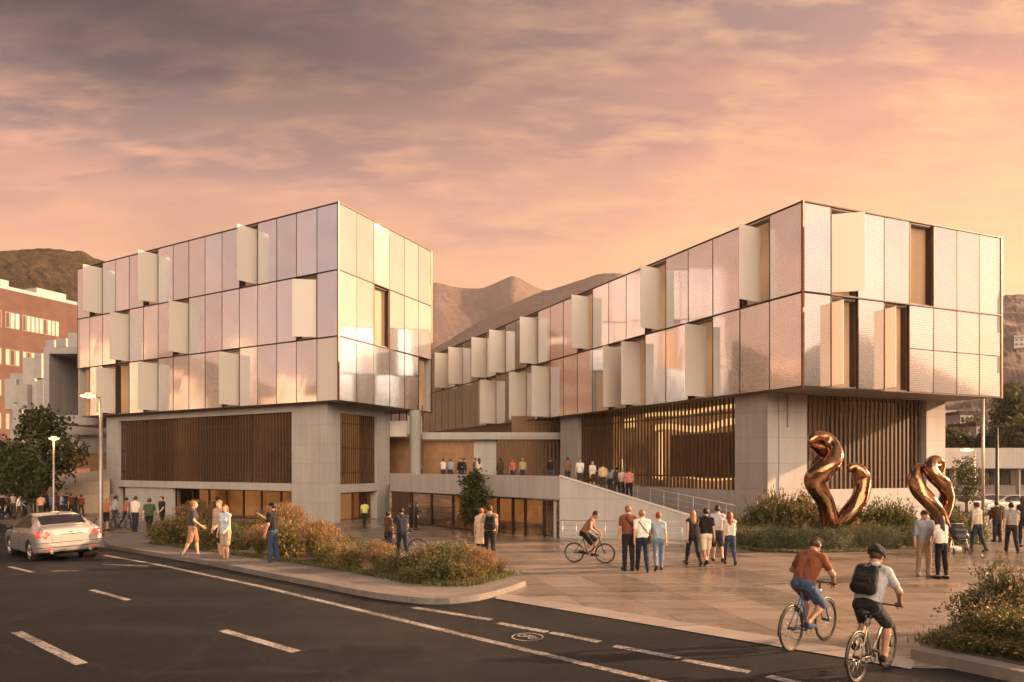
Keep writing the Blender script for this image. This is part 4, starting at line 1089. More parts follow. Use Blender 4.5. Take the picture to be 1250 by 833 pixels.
def rotx(a): c, s = math.cos(a), math.sin(a); return np.array([[1, 0, 0], [0, c, -s], [0, s, c]])
def rotz(a): c, s = math.cos(a), math.sin(a); return np.array([[c, -s, 0], [s, c, 0], [0, 0, 1]])
def A3(*v): return np.array(v, float)
def ik(a, b, l1, l2, hint):
    d = b - a; L = np.linalg.norm(d); L2 = min(L, (l1 + l2) * .999)
    if L > L2: b = a + d / L * L2
    x_ = (l1 * l1 - l2 * l2 + L2 * L2) / (2 * L2); hgt = math.sqrt(max(0, l1 * l1 - x_ * x_))
    e = (b - a) / L2; hn = hint - e * (hint @ e); hn /= np.linalg.norm(hn)
    return a + e * x_ + hn * hgt, b
class Fig:
    """skeleton in a given pose; faces +Y, feet on z = 0"""
    def __init__(s, pose, sex):
        p = dict(lean=2, twist=0, head=0, headz=0, hip=None, legs=((3, 5), (-3, 3)), arms=((6, 9, 16), (-2, 9, 12)), grip=None, feet=None, spread=1.0)
        p.update(pose); s.p = p; s.sex = sex; f_ = sex == 'f'
        hw = .092 if not f_ else .098; sw = .170 if not f_ else .150
        pel = A3(0, 0, .93) if p['hip'] is None else A3(*p['hip'])
        s.Rt = rotz(R(p['twist'])) @ rotx(R(-p['lean']))
        def T(x_, y_, z_): return pel + s.Rt @ (A3(x_, y_, z_) - A3(0, 0, .93))
        s.T = T; s.J = J = {'pel': pel}
        J['chest'] = T(0, 0, 1.26); J['neck'] = T(0, -.012, 1.44)
        hl = R(-p['lean'] * .45 - p['head']); s.Rh = rotz(R(p['twist'] + p['headz'])) @ rotx(hl)
        J['head'] = T(0, -.005, 1.50) + s.Rh @ A3(0, .015, .105)
        for i, sd_ in enumerate((-1, 1)):
            hip = pel + rotz(R(p['twist'] * .5)) @ A3(sd_ * hw * .92, 0, -.03)
            if p['feet'] is None:
                a, kf = p['legs'][i]; a = R(a); kf = R(kf)
                kn = hip + .425 * A3(sd_ * .02, math.sin(a), -math.cos(a)); an = kn + .415 * A3(sd_ * .01, math.sin(a - kf), -math.cos(a - kf))
                fp = a - kf
            else:
                an = A3(*p['feet'][i]); kn, an = ik(hip, an, .43, .42, A3(sd_ * .12, 1, .3)); fp = R(-14)
            fd = A3(sd_ * .12, math.cos(fp * .8), math.sin(fp * .8) if fp < 0 else math.sin(fp * .5)); fd /= np.linalg.norm(fd)
            J['hip', i], J['knee', i], J['ank', i] = hip, kn, an
            J['heel', i] = an + A3(0, -.035, -.045) if fp > -.25 else an - fd * .045 + A3(0, 0, -.03)
            J['toe', i] = J['heel', i] + fd * .215
            sh = T(sd_ * sw, 0, 1.395)
            J['sh', i] = sh
            if p['grip'] is None:
                a, b, e = [R(q) for q in p['arms'][i]]
                el = sh + .285 * A3(sd_ * math.sin(b), math.sin(a) * math.cos(b), -math.cos(a) * math.cos(b))
                wr = el + .245 * A3(sd_ * math.sin(b) * .35 - sd_ * max(0, e - .5) * .28, math.sin(a + e), -math.cos(a + e))
            else:
                el, wr = ik(sh, A3(*p['grip'][i]), .285, .26, A3(sd_ * .8, -.3, -.7))
            J['el', i], J['wr', i] = el, wr
        if p['feet'] is None and p['hip'] is None:
            zmin = min(min(J['heel', i][2], J['toe', i][2]) for i in (0, 1)) - .028
            for q in list(J): J[q] = J[q] - A3(0, 0, zmin)
            s.T = lambda x_, y_, z_: T(x_, y_, z_) - A3(0, 0, zmin)
    def hp(s, x_, y_, z_): return s.J['head'] + s.Rh @ A3(x_, y_, z_)
    def body(s):
        J, T = s.J, s.T; f_ = s.sex == 'f'; pr = []
        w_ = .052 if f_ else .062
        for sg in (-1, 1):
            pr.append(('c', T(sg * .050, .0, 1.00), T(sg * w_ * 1.15, .008, 1.28), .082 if f_ else .092, .098 if f_ else .106))
            pr.append(('c', T(sg * .05, 0, .96), T(sg * .055, -.015, .90), .100, .098))
            if f_: pr.append(('e', T(sg * .068, .085, 1.24), (.058, .05, .055)))
        pr.append(('c', J['sh', 0], J['sh', 1], .048 if f_ else .055, .048 if f_ else .055))
        for sg in (-1, 1): pr.append(('c', T(sg * .02, -.02, 1.465), T(sg * .115, -.012, 1.412), .042, .046))
        pr.append(('c', T(0, -.018, 1.40), s.hp(0, -.02, -.05), .056 if f_ else .062, .052))
        R_ = s.Rh
        pr.append(('e', s.hp(0, -.008, .015), (.078, .098, .098), R_)); pr.append(('e', s.hp(0, .030, -.055), (.056, .066, .062), R_, .03))
        pr.append(('c', s.hp(0, .088, .012), s.hp(0, .108, -.022), .010, .015, .012)); pr.append(('c', s.hp(-.03, .075, .028), s.hp(.03, .075, .028), .016, .016, .015))
        pr.append(('c', s.hp(-.018, .085, -.058), s.hp(.018, .085, -.058), .012, .012, .012))
        for sg in (-1, 1): pr.append(('e', s.hp(sg * .080, -.008, -.008), (.012, .022, .032), R_, .008))
        ex = MB()
        for i, sg in ((0, -1), (1, 1)):
            pr.append(('c', J['hip', i], J['knee', i], .086 if not f_ else .088, .052)); pr.append(('c', J['knee', i], J['ank', i], .052, .036))
            cm = J['knee', i] * .70 + J['ank', i] * .30 + A3(0, -.010, 0); pr.append(('e', cm, (.044, .047, .10)))
            pr.append(('c', J['heel', i], J['toe', i], .036, .026)); pr.append(('c', J['ank', i], J['heel', i], .036, .036))
            pr.append(('c', J['sh', i], J['el', i], .052 if not f_ else .043, .040 if not f_ else .034)); pr.append(('c', J['el', i], J['wr', i], .041 if not f_ else .035, .026))
            # hand: palm in the body surface, five separate fingers rooted in it
            fd = J['wr', i] - J['el', i]; fd /= np.linalg.norm(fd)
            fw = A3(0, 1, 0) - fd * fd[1]; fw = fw / np.linalg.norm(fw) if np.linalg.norm(fw) > .2 else A3(0, 0, 1)
            if s.p['grip'] is not None: fw = A3(-sg, 0, .0) - fd * (A3(-sg, 0, 0) @ fd); fw /= np.linalg.norm(fw)
            inn = np.cross(fd, fw); inn = inn if inn @ A3(-sg, 0, -.6) > 0 else -inn
            wr = J['wr', i]; kn = wr + fd * .085
            for o in (-.022, 0, .022): pr.append(('c', wr + fd * .01 + fw * o * .6, kn + fw * o, .017, .014, .02))
            curl = .9 if s.p['grip'] is None else 2.2
            for j, (o, L) in enumerate(((.031, .074), (.011, .083), (-.010, .077), (-.030, .060))):
                pts = [kn + fw * o - fd * .015]; ang = .0
                for q in range(3):
                    ang += curl * (.22, .36, .42)[q]
                    pts.append(pts[-1] + (fd * math.cos(ang) + inn * math.sin(ang)) * (L * (.46, .32, .24)[q] + (.015 if q == 0 else 0)))
                ex.tube(pts, [.0095, .009, .008, .006], 6)
            th = [wr + fd * .022 + fw * .018]
            td = fd * .62 + fw * .75 + inn * .25
            for q in range(3): th.append(th[-1] + td / np.linalg.norm(td) * (.036, .030, .024)[q]); td = td + fd * .35 + inn * .3
            ex.tube(th, [.013, .0115, .010, .0075], 6)
        return pr, ex
    def top(s, kind):
        J, T = s.J, s.T; f_ = s.sex == 'f'; o = .016; pr = []; w_ = .052 if f_ else .062
        hem = .90 if kind in ('tee', 'shirt') else .93 if kind == 'long' else .84
        for sg in (-1, 1):
            pr.append(('c', T(sg * .055, .0, hem + .04), T(sg * w_ * 1.15, .006, 1.28), .105 + o * .5, .106 + o if not f_ else .098 + o))
            if f_: pr.append(('e', T(sg * .068, .085, 1.24), (.07, .062, .066)))
        pr.append(('c', J['sh', 0], J['sh', 1], .055 + o if not f_ else .048 + o, .055 + o if not f_ else .048 + o))
        for sg in (-1, 1): pr.append(('c', T(sg * .02, -.02, 1.462), T(sg * .115, -.012, 1.412), .042 + o * 1.0, .046 + o))
        pr.append(('c', T(0, -.024, 1.32), T(0, -.026, 1.425), .076, .072))
        s.subs = [(T(0, .012, 1.468), s.hp(0, .01, .02), .063)]
        for i in (0, 1):
            if kind == 'vest': continue
            fr_ = .62 if kind in ('tee', 'dress') else 1.0
            e_ = J['sh', i] + (J['el', i] - J['sh', i]) * fr_
            pr.append(('c', J['sh', i], e_, .066 if not f_ else .054, .060 if not f_ else .048))
            if kind in ('long', 'shirt'): pr.append(('c', J['el', i], J['el', i] + (J['wr', i] - J['el', i]) * (.93 if kind == 'long' else .15), .056, .040 if kind == 'long' else .055))
        up_ = s.Rt @ A3(0, 0, 1)
        if kind == 'dress':
            pr.append(('c', T(0, .0, .98), J['pel'] + A3(0, .0, -.30), .15, .21))
            cuts = [(J['pel'] + A3(0, 0, -.36), (0, 0, -1))]
        else:
            cuts = [(T(0, 0, hem), -up_)]
        return pr, cuts
    def bottom(s, kind):
        J = s.J; f_ = s.sex == 'f'; pr = []; cuts = []
        T = s.T
        for sg in (-1, 1): pr.append(('c', T(sg * .05, 0, .985), T(sg * .055, -.012, .90), .108, .113))
        tight = kind == 'leggings'
        for i in (0, 1):
            h_, k_, a_ = J['hip', i], J['knee', i], J['ank', i]
            if kind == 'shorts':
                pr.append(('c', h_, h_ + (k_ - h_) * .92, .100, .086))
            elif kind == 'skirt': pass
            else:
                pr.append(('c', h_, k_, .100 if not tight else .095, .066 if not tight else .060)); pr.append(('c', k_, k_ + (a_ - k_) * .94, .068 if not tight else .066, .060 if not tight else .045))
                pr.append(('e', k_ * .70 + a_ * .30 + A3(0, -.010, 0), (.062, .066, .12)))
        if kind == 'skirt': pr.append(('c', s.J['pel'], s.J['pel'] + A3(0, 0, -.30), .14, .19)); cuts.append((s.J['pel'] + A3(0, 0, -.36), (0, 0, -1)))
        up_ = s.Rt @ A3(0, 0, 1); cuts.append((T(0, 0, 1.01), up_))
        return pr, cuts
    def shoe(s, i):
        J = s.J
        return [('c', J['heel', i] + A3(0, 0, .008), J['toe', i] + A3(0, 0, .004), .042, .034), ('c', J['ank', i] * .5 + J['heel', i] * .5, J['heel', i], .043, .042), ('c', J['heel', i], (J['heel', i] + J['toe', i]) / 2 + A3(0, 0, .015), .042, .042)], []
    def hair(s, kind):
        R_ = s.Rh; pr = [('e', s.hp(0, -.016, .024), (.088, .104, .104), R_)]
        cuts = [(s.hp(0, .058, .035), R_ @ A3(0, .86, -.51)), (s.hp(0, 0, -.075), R_ @ A3(0, 0, -1))]
        if kind == 'short': cuts[1] = (s.hp(0, 0, -.055), R_ @ A3(0, .3, -.95))
        if kind == 'bald': return [('e', s.hp(0, -.012, .012), (.083, .102, .100), R_)], [(s.hp(0, .03, .03), R_ @ A3(0, .8, .2)), (s.hp(0, 0, -.05), R_ @ A3(0, 0, -1)), (s.hp(0, 0, .05), R_ @ A3(0, 0, 1))]
        if kind == 'bun': pr.append(('e', s.hp(0, -.10, .065), (.045, .045, .045), R_, .01))
        if kind == 'long':
            pr.append(('c', s.hp(0, -.055, -.02), s.hp(0, -.095, -.27), .075, .05))
            for sg in (-1, 1): pr.append(('c', s.hp(sg * .06, -.03, .0), s.hp(sg * .06, -.07, -.22), .045, .035))
            cuts = [(s.hp(0, .058, .03), R_ @ A3(0, .95, -.31))]
        if kind == 'cap':
            pr = [('e', s.hp(0, -.006, .03), (.092, .110, .105), R_), ('e', s.hp(0, .12, .045), (.068, .075, .014), R_, .008)]; cuts = [(s.hp(0, 0, .03), R_ @ A3(0, -.1, -.99))]
        if kind == 'helmet':
            pr = [('e', s.hp(0, -.012, .045), (.112, .148, .118), R_), ('c', s.hp(0, -.10, .12), s.hp(0, .10, .14), .03, .03, .03)]; cuts = [(s.hp(0, 0, .012), R_ @ A3(0, -.16, -.98))]
        return pr, cuts

POSES = {
 'stand': dict(), 'stand2': dict(legs=((6, 10), (-6, 2)), arms=((16, 10, 34), (0, 12, 8)), headz=14), 'talk': dict(legs=((2, 4), (-4, 4)), arms=((18, 10, 78), (2, 8, 20)), headz=-18),
 'walk': dict(legs=((24, 8), (-16, 24)), arms=((-20, 8, 16), (22, 8, 26)), lean=4), 'walk2': dict(legs=((-14, 30), (20, 6)), arms=((18, 8, 28), (-18, 9, 14)), lean=4), 'walk3': dict(legs=((12, 5), (-10, 16)), arms=((-8, 9, 16), (12, 8, 40)), lean=3),
 'phone': dict(legs=((3, 4), (-5, 4)), arms=((4, 8, 14), (48, 6, 74)), head=-6), 'carry': dict(legs=((3, 4), (-5, 3)), arms=((8, 14, 88), (8, 14, 88))),
 'hold': dict(legs=((4, 4), (-6, 4)), arms=((4, 26, 14), (20, 10, 40))),
 'push': dict(legs=((14, 6), (-12, 18)), arms=((36, 10, 24), (6, 10, 14)), lean=8),
 'ride': dict(hip=(0, -.17, .985), lean=34, head=14, grip=((-.24, .29, .985), (.24, .29, .985)), feet=((-.125, .10, .31), (.125, -.25, .42))),
 'ride2': dict(hip=(0, -.17, .985), lean=27, head=10, grip=((-.24, .29, .985), (.24, .29, .985)), feet=((-.125, -.22, .44), (.125, .06, .28))),
}
FIGS = {}; FMESH = {}
def fig(pose, sex):
    if (pose, sex) not in FIGS: FIGS[pose, sex] = Fig(POSES[pose], sex)
    return FIGS[pose, sex]
def fmesh(pose, sex, what, kind, h):
    key = (pose, sex, what, kind, h)
    if key not in FMESH:
        g = fig(pose, sex)
        if what == 'body': pr, ex = g.body(); me = sdf_mesh('person_body', pr, h, .028, (), ex)
        elif what == 'shoe': pr, cu = g.shoe(kind); me = sdf_mesh('shoe', pr, min(h, .014), .02, cu)
        else:
            pr, cu = getattr(g, what)(kind); me = sdf_mesh(what, pr, h, .03 if what != 'hair' else .02, cu, None, ())
        me.materials.append(None); FMESH[key] = me
    return FMESH[key]
M_SKIN = {'l': simple('light_skin', (.50, .29, .20), .5, var=.06, nscale=9), 'm': simple('tan_skin', (.36, .19, .12), .5, var=.06, nscale=9), 'd': simple('brown_skin', (.15, .075, .045), .5, var=.06, nscale=9)}
def cloth(col, nm=None):
    nm = 'cloth_%d_%d_%d' % col
    if nm in MATS: return MATS[nm]
    c = [max(.012, v) for v in s2l(*col)[:3]]
    m, t, b = newmat(nm); p = coords(t)
    fold = noise(t, mapping(t, p, (1, 1, .55), (.3, .2, .4)), 9, 3, .55, 1.1); weave = noise(t, p, 60, 3, .6)
    f = math_(t, 'ADD', math_(t, 'MULTIPLY', fold, .6), math_(t, 'MULTIPLY', weave, .4))
    lk(t, ramp(t, f, [(.32, tuple(v * .72 for v in c)), (.68, tuple(min(1, v * 1.15) for v in c))]), b.inputs['Base Color'])
    b.inputs['Roughness'].default_value = .88; b.inputs['Specular IOR Level'].default_value = .15; b.inputs['Sheen Weight'].default_value = .12
    lk(t, bump(t, math_(t, 'ADD', fold, math_(t, 'MULTIPLY', weave, .12)), .9, .05), b.inputs['Normal'])
    MATS[nm] = m; return m
def hairm(col): return simple('hair_%d_%d_%d' % col, s2l(*col)[:3], .45, var=.35, nscale=24, bumpS=.6, bumpscale=90, spec=.4)
def mslot(o, m):
    o.material_slots[0].link = 'OBJECT'; o.material_slots[0].material = m
WHITE, CREAM, GREY, LGREY, BLACK, DGREY, NAVY, JEAN, LJEAN, BEIGE, BROWN, RUST, ORANGE, GREEN, YEL, RED, BLUE, PINK = (225, 218, 210), (215, 198, 172), (120, 118, 118), (175, 172, 172), (30, 28, 30), (62, 60, 62), (36, 42, 58), (52, 62, 86), (104, 122, 146), (178, 152, 122), (104, 72, 54), (116, 70, 52), (126, 74, 50), (64, 80, 52), (190, 186, 100), (150, 52, 46), (62, 82, 110), (206, 140, 130)
HBLK, HBRN, HBLD, HGNG, HGRY = (22, 18, 16), (66, 42, 28), (136, 98, 62), (122, 66, 38), (140, 132, 124)
def person(loc, scale, ang, pose, sex, top, tcol, bot, bcol, hair, hcol, label, skin='l', shoes=BLACK, group='people in the square', h=None, eyes=False):
    if h is None: h = .019
    root = empty('person', loc, label, 'person', group, R(ang)); root.scale = (scale,) * 3
    o = link('body', fmesh(pose, sex, 'body', None, h), root); mslot(o, M_SKIN[skin])
    if top != 'none': o = link('dress' if top == 'dress' else 'shirt', fmesh(pose, sex, 'top', top, h), root); mslot(o, cloth(tcol))
    o = link({'shorts': 'shorts', 'skirt': 'skirt'}.get(bot, 'trousers'), fmesh(pose, sex, 'bottom', bot, h), root); mslot(o, cloth(bcol))
    if hair: 
        o = link({'cap': 'cap', 'helmet': 'helmet'}.get(hair, 'hair'), fmesh(pose, sex, 'hair', hair, min(h, .015)), root)
        mslot(o, hairm(hcol) if hair not in ('cap', 'helmet') else cloth(hcol))
        if hair in ('cap', 'helmet'): o = link('hair', fmesh(pose, sex, 'hair', 'short', min(h, .015)), root); mslot(o, hairm(HBRN))
    for i in (0, 1):
        o = link('shoe', fmesh(pose, sex, 'shoe', i, h), root); mslot(o, cloth(shoes))
    if eyes:
        g = fig(pose, sex)
        for sg in (-1, 1):
            m_ = MB(); m_.ell(g.hp(sg * .031, .087, .008), (.013, .008, .008), 10, 6); e = m_.build('eye', hairm(HBLK)); e.parent = root
        m_ = MB(); m_.ell(g.hp(0, .095, -.056), (.022, .008, .007), 10, 6); e = m_.build('mouth', simple('lips', (.30, .12, .09), .5)); e.parent = root
    return root
BAGM = {}
def backpack(pr_, pose, sex, col, label, kind='pack'):
    """worn bag, a thing of its own, placed on the wearer's back or side"""
    g = fig(pose, sex); key = (pose, sex, kind)
    if key not in BAGM:
        c = g.T(0, -.21, 1.22) if kind == 'pack' else g.T(.22, -.02, 1.0)
        meshes = []
        def T_(x_, y_, z_): return g.T(x_, y_, z_) - c
        if kind == 'pack':
            b = sdf_mesh('bag_body', [('c', T_(-.08, -.20, 1.08), T_(.08, -.20, 1.08), .085, .085), ('c', T_(-.08, -.20, 1.08), T_(-.07, -.19, 1.34), .085, .075), ('c', T_(.08, -.20, 1.08), T_(.07, -.19, 1.34), .085, .075), ('c', T_(-.05, -.20, 1.2), T_(.05, -.2, 1.2), .09, .09)], .013, .03)
            p2 = sdf_mesh('front_pocket', [('c', T_(-.07, -.285, 1.07), T_(.07, -.285, 1.07), .035, .035), ('c', T_(-.07, -.285, 1.16), T_(.07, -.285, 1.16), .035, .035)], .012, .06)
            m_ = MB()
            for sg in (-1, 1):
                m_.tube([T_(sg * .08, -.14, 1.36), T_(sg * .10, -.06, 1.455), T_(sg * .105, .03, 1.462), T_(sg * .105, .118, 1.36), T_(sg * .115, .125, 1.22), T_(sg * .13, .04, 1.09), T_(sg * .11, -.13, 1.06)], .019, 6)
            m_.tube([T_(-.03, -.15, 1.42), T_(0, -.16, 1.455), T_(.03, -.15, 1.42)], .01, 6)
            st = m_.mesh('strap', [None])
            meshes = [('bag_body', b), ('front_pocket', p2), ('strap', st)]
        else:
            b = sdf_mesh('bag_body', [('c', T_(.21, -.08, .98), T_(.21, .08, .98), .05, .05), ('c', T_(.21, -.08, .86), T_(.21, .08, .86), .06, .06)], .013, .05)
            m_ = MB(); m_.tube([T_(.21, .06, 1.0), T_(.14, .13, 1.2), T_(-.05, .12, 1.36), T_(-.12, .02, 1.475), T_(-.08, -.12, 1.38), T_(.1, -.14, 1.15), T_(.21, -.06, 1.0)], .012, 6); st = m_.mesh('strap', [None])
            meshes = [('bag_body', b), ('strap', st)]
        for _, me in meshes:
            if not len(me.materials): me.materials.append(None)
        BAGM[key] = (c, meshes)
    c, meshes = BAGM[key]
    sc_ = pr_.scale[0]; rz = pr_.rotation_euler.z
    v = Matrix.Rotation(rz, 3, 'Z') @ Vector(c) * sc_
    root = empty('backpack' if kind == 'pack' else 'shoulder_bag', pr_.location + v, label, 'bag', None, rz); root.scale = (sc_,) * 3
    for nm, me in meshes: o = link(nm, me, root); mslot(o, cloth(col))
    return root
# ================================================================ BICYCLES
M_TYRE = simple('tyre_rubber', (.018, .017, .017), .7, var=.2)
M_BLK = simple('black_plastic', (.022, .021, .021), .4, var=.1)
M_STEEL = simple('bright_steel', (.55, .53, .50), .28, .95, var=.05)
M_CHROME = simple('chrome_trim', (.62, .60, .58), .14, 1.0, var=.03)
def bicycle(loc, heading, label, fcol, fender=True, scale=1.0):
    root = empty('bicycle', loc, label, 'bicycle', 'bicycles', heading); root.scale = (scale,) * 3
    mf = simple('bike_paint_%d' % int(sum(fcol) * 999), fcol, .3, .3, coat=.6, var=.05)
    RH, FH, BB, ST, HT, HB = (0, -.50, .335), (0, .52, .335), (0, -.06, .29), (0, -.20, .80), (0, .33, .86), (0, .37, .70)
    def local(mb, name, mat, par=root): o = link(name, mb.mesh(name, mat), par); return o
    m_ = MB()
    for a, b, r in ((BB, ST, .017), (ST, (0, .335, .84), .017), (BB, HB, .020), (HT, HB, .022)): m_.tube([a, b], r, 10)
    for sg in (-1, 1):
        m_.tube([(sg * .03, -.06, .29), (sg * .055, -.50, .335)], .010, 8); m_.tube([(sg * .02, -.19, .78), (sg * .055, -.50, .335)], .009, 8)
    local(m_, 'frame', mf)
    m_ = MB()
    m_.tube([HB, (0, .40, .64)], .02, 8)
    for sg in (-1, 1): m_.tube([(sg * .05, .395, .66), (sg * .055, .45, .48), (sg * .055, .52, .335)], [.014, .013, .010], 8)
    m_.tube([(-.055, .395, .65), (.055, .395, .65)], .016, 8)
    local(m_, 'fork', mf)
    for hub in (RH, FH):
        m_ = MB(); m_.ring(hub, (1, 0, 0), .315, .019, 40, 8); wh = local(m_, 'wheel', M_TYRE)
        m_ = MB(); m_.ring(hub, (1, 0, 0), .292, .010, 40, 6); local(m_, 'rim', M_BLK, wh)
        m_ = MB()
        for k in range(18):
            an = 2 * math.pi * k / 18; sx = .03 * (1 if k % 2 else -1)
            m_.tube([(sx, hub[1] + .02 * math.cos(an), hub[2] + .02 * math.sin(an)), (0, hub[1] + .29 * math.cos(an), hub[2] + .29 * math.sin(an))], .0016, 4)
        local(m_, 'spokes', M_STEEL, wh)
        m_ = MB(); m_.tube([(-.055, hub[1], hub[2]), (.055, hub[1], hub[2])], .022, 10); local(m_, 'hub', M_BLK, wh)
        if fender:
            m_ = MB(); a0, a1 = (R(20), R(190)) if hub is RH else (R(35), R(150))
            m_.tube([(0, hub[1] + .35 * math.cos(a0 + (a1 - a0) * k / 14), hub[2] + .35 * math.sin(a0 + (a1 - a0) * k / 14)) for k in range(15)], .017, 6); local(m_, 'mudguard', M_BLK)
    m_ = MB(); m_.tube([HT, (0, .33, .93), (0, .36, .955)], .016, 8); m_.tube([(-.29, .27, .965), (-.20, .30, .965), (-.06, .365, .955), (.06, .365, .955), (.20, .30, .965), (.29, .27, .965)], .012, 8); hb = local(m_, 'handlebar', M_BLK)
    for sg in (-1, 1):
        m_ = MB(); m_.tube([(sg * .19, .303, .966), (sg * .30, .268, .966)], .017, 8); local(m_, 'grip', M_TYRE, hb)
        m_ = MB(); m_.tube([(sg * .17, .34, .955), (sg * .25, .345, .925)], .006, 6); local(m_, 'brake_lever', M_STEEL, hb)
    m_ = MB(); m_.tube([ST, (0, -.22, .90)], .013, 8); local(m_, 'seat_post', M_STEEL)
    me = sdf_mesh('saddle', [('c', (0, -.30, .92), (0, -.02, .925), .05, .018), ('c', (-.055, -.30, .925), (.055, -.30, .925), .032, .032)], .009, .03); me.materials.append(M_BLK); link('saddle', me, root)
    m_ = MB(); m_.ring((.035, -.06, .29), (1, 0, 0), .09, .006, 24, 5); m_.tube([(-.06, -.06, .29), (.06, -.06, .29)], .02, 8); m_.tube([(.06, -.06, .29), (.075, -.16 if False else -.19, .40)], .010, 6); m_.tube([(-.06, -.06, .29), (-.075, .07, .22)], .010, 6); cr = local(m_, 'crank', M_BLK)
    for sg, yy, zz_ in ((1, -.19, .40), (-1, .07, .22)):
        m_ = MB(); m_.box((sg * .12, yy, zz_), (.09, .07, .022)); local(m_, 'pedal', M_BLK, cr)
    m_ = MB()
    for dz in (-.045, .045): m_.tube([(.045, -.06, .29 + dz * 1.9), (.045, -.50, .335 + dz)], .005, 5)
    local(m_, 'chain', M_BLK)
    return root

def heading_of(dx, dy): return math.atan2(dy, dx) - math.pi / 2
rb_ = at(966, 795); h1 = heading_of(.80, .63); f1 = Vector((.80, .63, 0)).normalized()
c = rb_ + f1 * .50; bike1 = bicycle((c.x, c.y, gz(c.y)), h1, 'blue framed bicycle ridden by the man in the orange shirt', (.05, .12, .26))
rb2 = at(1046.5, 833); f2 = Vector((.77, .67, 0)).normalized(); h2 = heading_of(.77, .67)
c2_ = rb2 + f2 * .47; bike2 = bicycle((c2_.x, c2_.y, .0), h2, 'bicycle with pale frame ridden by the man with the black backpack', (.30, .25, .17), scale=.95)
rb3 = at(701, 687); f3 = Vector((.96, -.27, 0)).normalized()
c3 = rb3 + f3 * .45; bike3 = bicycle((c3.x, c3.y, gz(c3.y)), heading_of(.96, -.27), 'black bicycle crossing the plaza in front of the ramp wall', (.02, .02, .02), False, .90)
g4 = at(488, 684); bike4 = bicycle((g4.x + .05, g4.y + .1, gz(g4.y)), heading_of(-.97, -.15), 'dark bicycle wheeled along behind the roadside shrubs', (.03, .03, .03), False, .98)
g5 = at(135, 646); bike5 = bicycle((g5.x, g5.y, gz(g5.y)), heading_of(.9, .3), 'dark bicycle parked under the tall lamp post behind the car', (.05, .04, .04), False)
g6 = at(147, 648); bike6 = bicycle((g6.x, g6.y, gz(g6.y)), heading_of(.8, .6), 'second dark bicycle, standing right of the one under the tall lamp post', (.12, .10, .09), False)
def deg(a): return math.degrees(a)
rider1 = person(bike1.location, 1.0, deg(h1), 'ride', 'm', 'tee', ORANGE, 'shorts', BLUE, 'cap', BLACK, 'cyclist in an orange shirt, blue shorts and black cap leaning over the handlebar', 'm', (46, 60, 92), 'cyclists', .013)
rider2 = person(bike2.location, .99, deg(h2), 'ride2', 'm', 'tee', LGREY, 'shorts', BLACK, 'helmet', (28, 26, 30), 'cyclist in a pale grey tee and black helmet seen from behind', 'm', BLACK, 'cyclists', .013)
backpack(rider2, 'ride2', 'm', (26, 23, 24), 'large black backpack on the nearest cyclist')
rider3 = person(bike3.location, .93, deg(heading_of(.96, -.27)), 'ride', 'm', 'vest', (140, 96, 62), 'shorts', BLACK, 'short', HBLK, 'cyclist in a tan vest and black shorts riding past the ramp wall', 'm', BLACK, 'cyclists', .017)

# ================================================================ PEOPLE
CAM_FLOOR = None
def put(px, fy, hy, ang, pose, sex, top, tcol, bot, bcol, hair, hcol, label, skin='l', shoes=BLACK, eyes=False, z=None, d=None, group='people in the square', h=None):
    if z is None:
        p = at(px, fy); sc_ = (fy - hy) * p.y / F / 1.715
    else:
        p = Vector(((px - CX) / F * d, d, z)); sc_ = 1.0
    sc_ = min(1.10, max(.86, sc_))
    if h is None: h = .017 if p.y < 27 else .024
    return person(p, sc_, ang, pose, sex, top, tcol, bot, bcol, hair, hcol, label, skin, shoes, group, h, eyes)
a_ = put(767, 697, 619, 8, 'stand', 'm', 'tee', RUST, 'trousers', (34, 34, 44), 'short', HBLD, 'man in a rust tee and dark trousers, left of the three strollers seen from behind')
backpack(a_, 'stand', 'm', BLACK, 'black bag on the shoulder of the man in the rust tee', 'side')
b_ = put(784, 698, 622, -4, 'walk', 'm', 'tee', WHITE, 'trousers', NAVY, 'short', HBLD, 'walker in a white tee and navy jeans, middle of three on the plaza')
backpack(b_, 'walk', 'm', DGREY, 'dark bag worn by the middle walker in white', 'side')
put(804, 697, 625, -6, 'walk2', 'f', 'tee', (150, 162, 176), 'leggings', LJEAN, 'bun', HGNG, 'woman in a pale blue top and light jeans with ginger hair tied up')
d_ = put(846, 691, 622, 6, 'walk', 'f', 'vest', (44, 38, 34), 'leggings', (22, 20, 22), 'long', HBLD, 'woman with long blond hair, dark vest and black leggings, left of a group of four')
put(862, 690, 620, 0, 'walk2', 'm', 'tee', (34, 32, 34), 'shorts', CREAM, 'short', HBLK, 'man in a black top and cream shorts walking away in the group of four')
put(876, 686, 618, -5, 'walk3', 'm', 'tee', LGREY, 'shorts', DGREY, 'short', HBLK, 'man in a grey tee and charcoal shorts walking away beside the ginger woman')
put(891, 690, 624, -8, 'walk', 'f', 'vest', (205, 190, 178), 'leggings', JEAN, 'long', HGNG, 'woman with long ginger hair, pale top and blue jeans beside the shrubs')
put(1128, 704, 625, 172, 'stand2', 'm', 'shirt', (138, 142, 150), 'trousers', (160, 136, 110), 'cap', (60, 46, 36), 'man in a grey-blue shirt, beige trousers and cap facing the road', 'l', LGREY, True)
i_ = put(1149, 707, 631, 12, 'stand', 'f', 'tee', WHITE, 'leggings', (24, 22, 24), 'long', HBRN, 'woman with long brown hair in a white tee and black trousers, seen from behind')
put(1193, 674, 614, 10, 'walk3', 'f', 'tee', (196, 178, 158), 'leggings', (44, 52, 70), 'bun', HBRN, 'woman in a beige top and dark jeans walking away right of the sculpture')
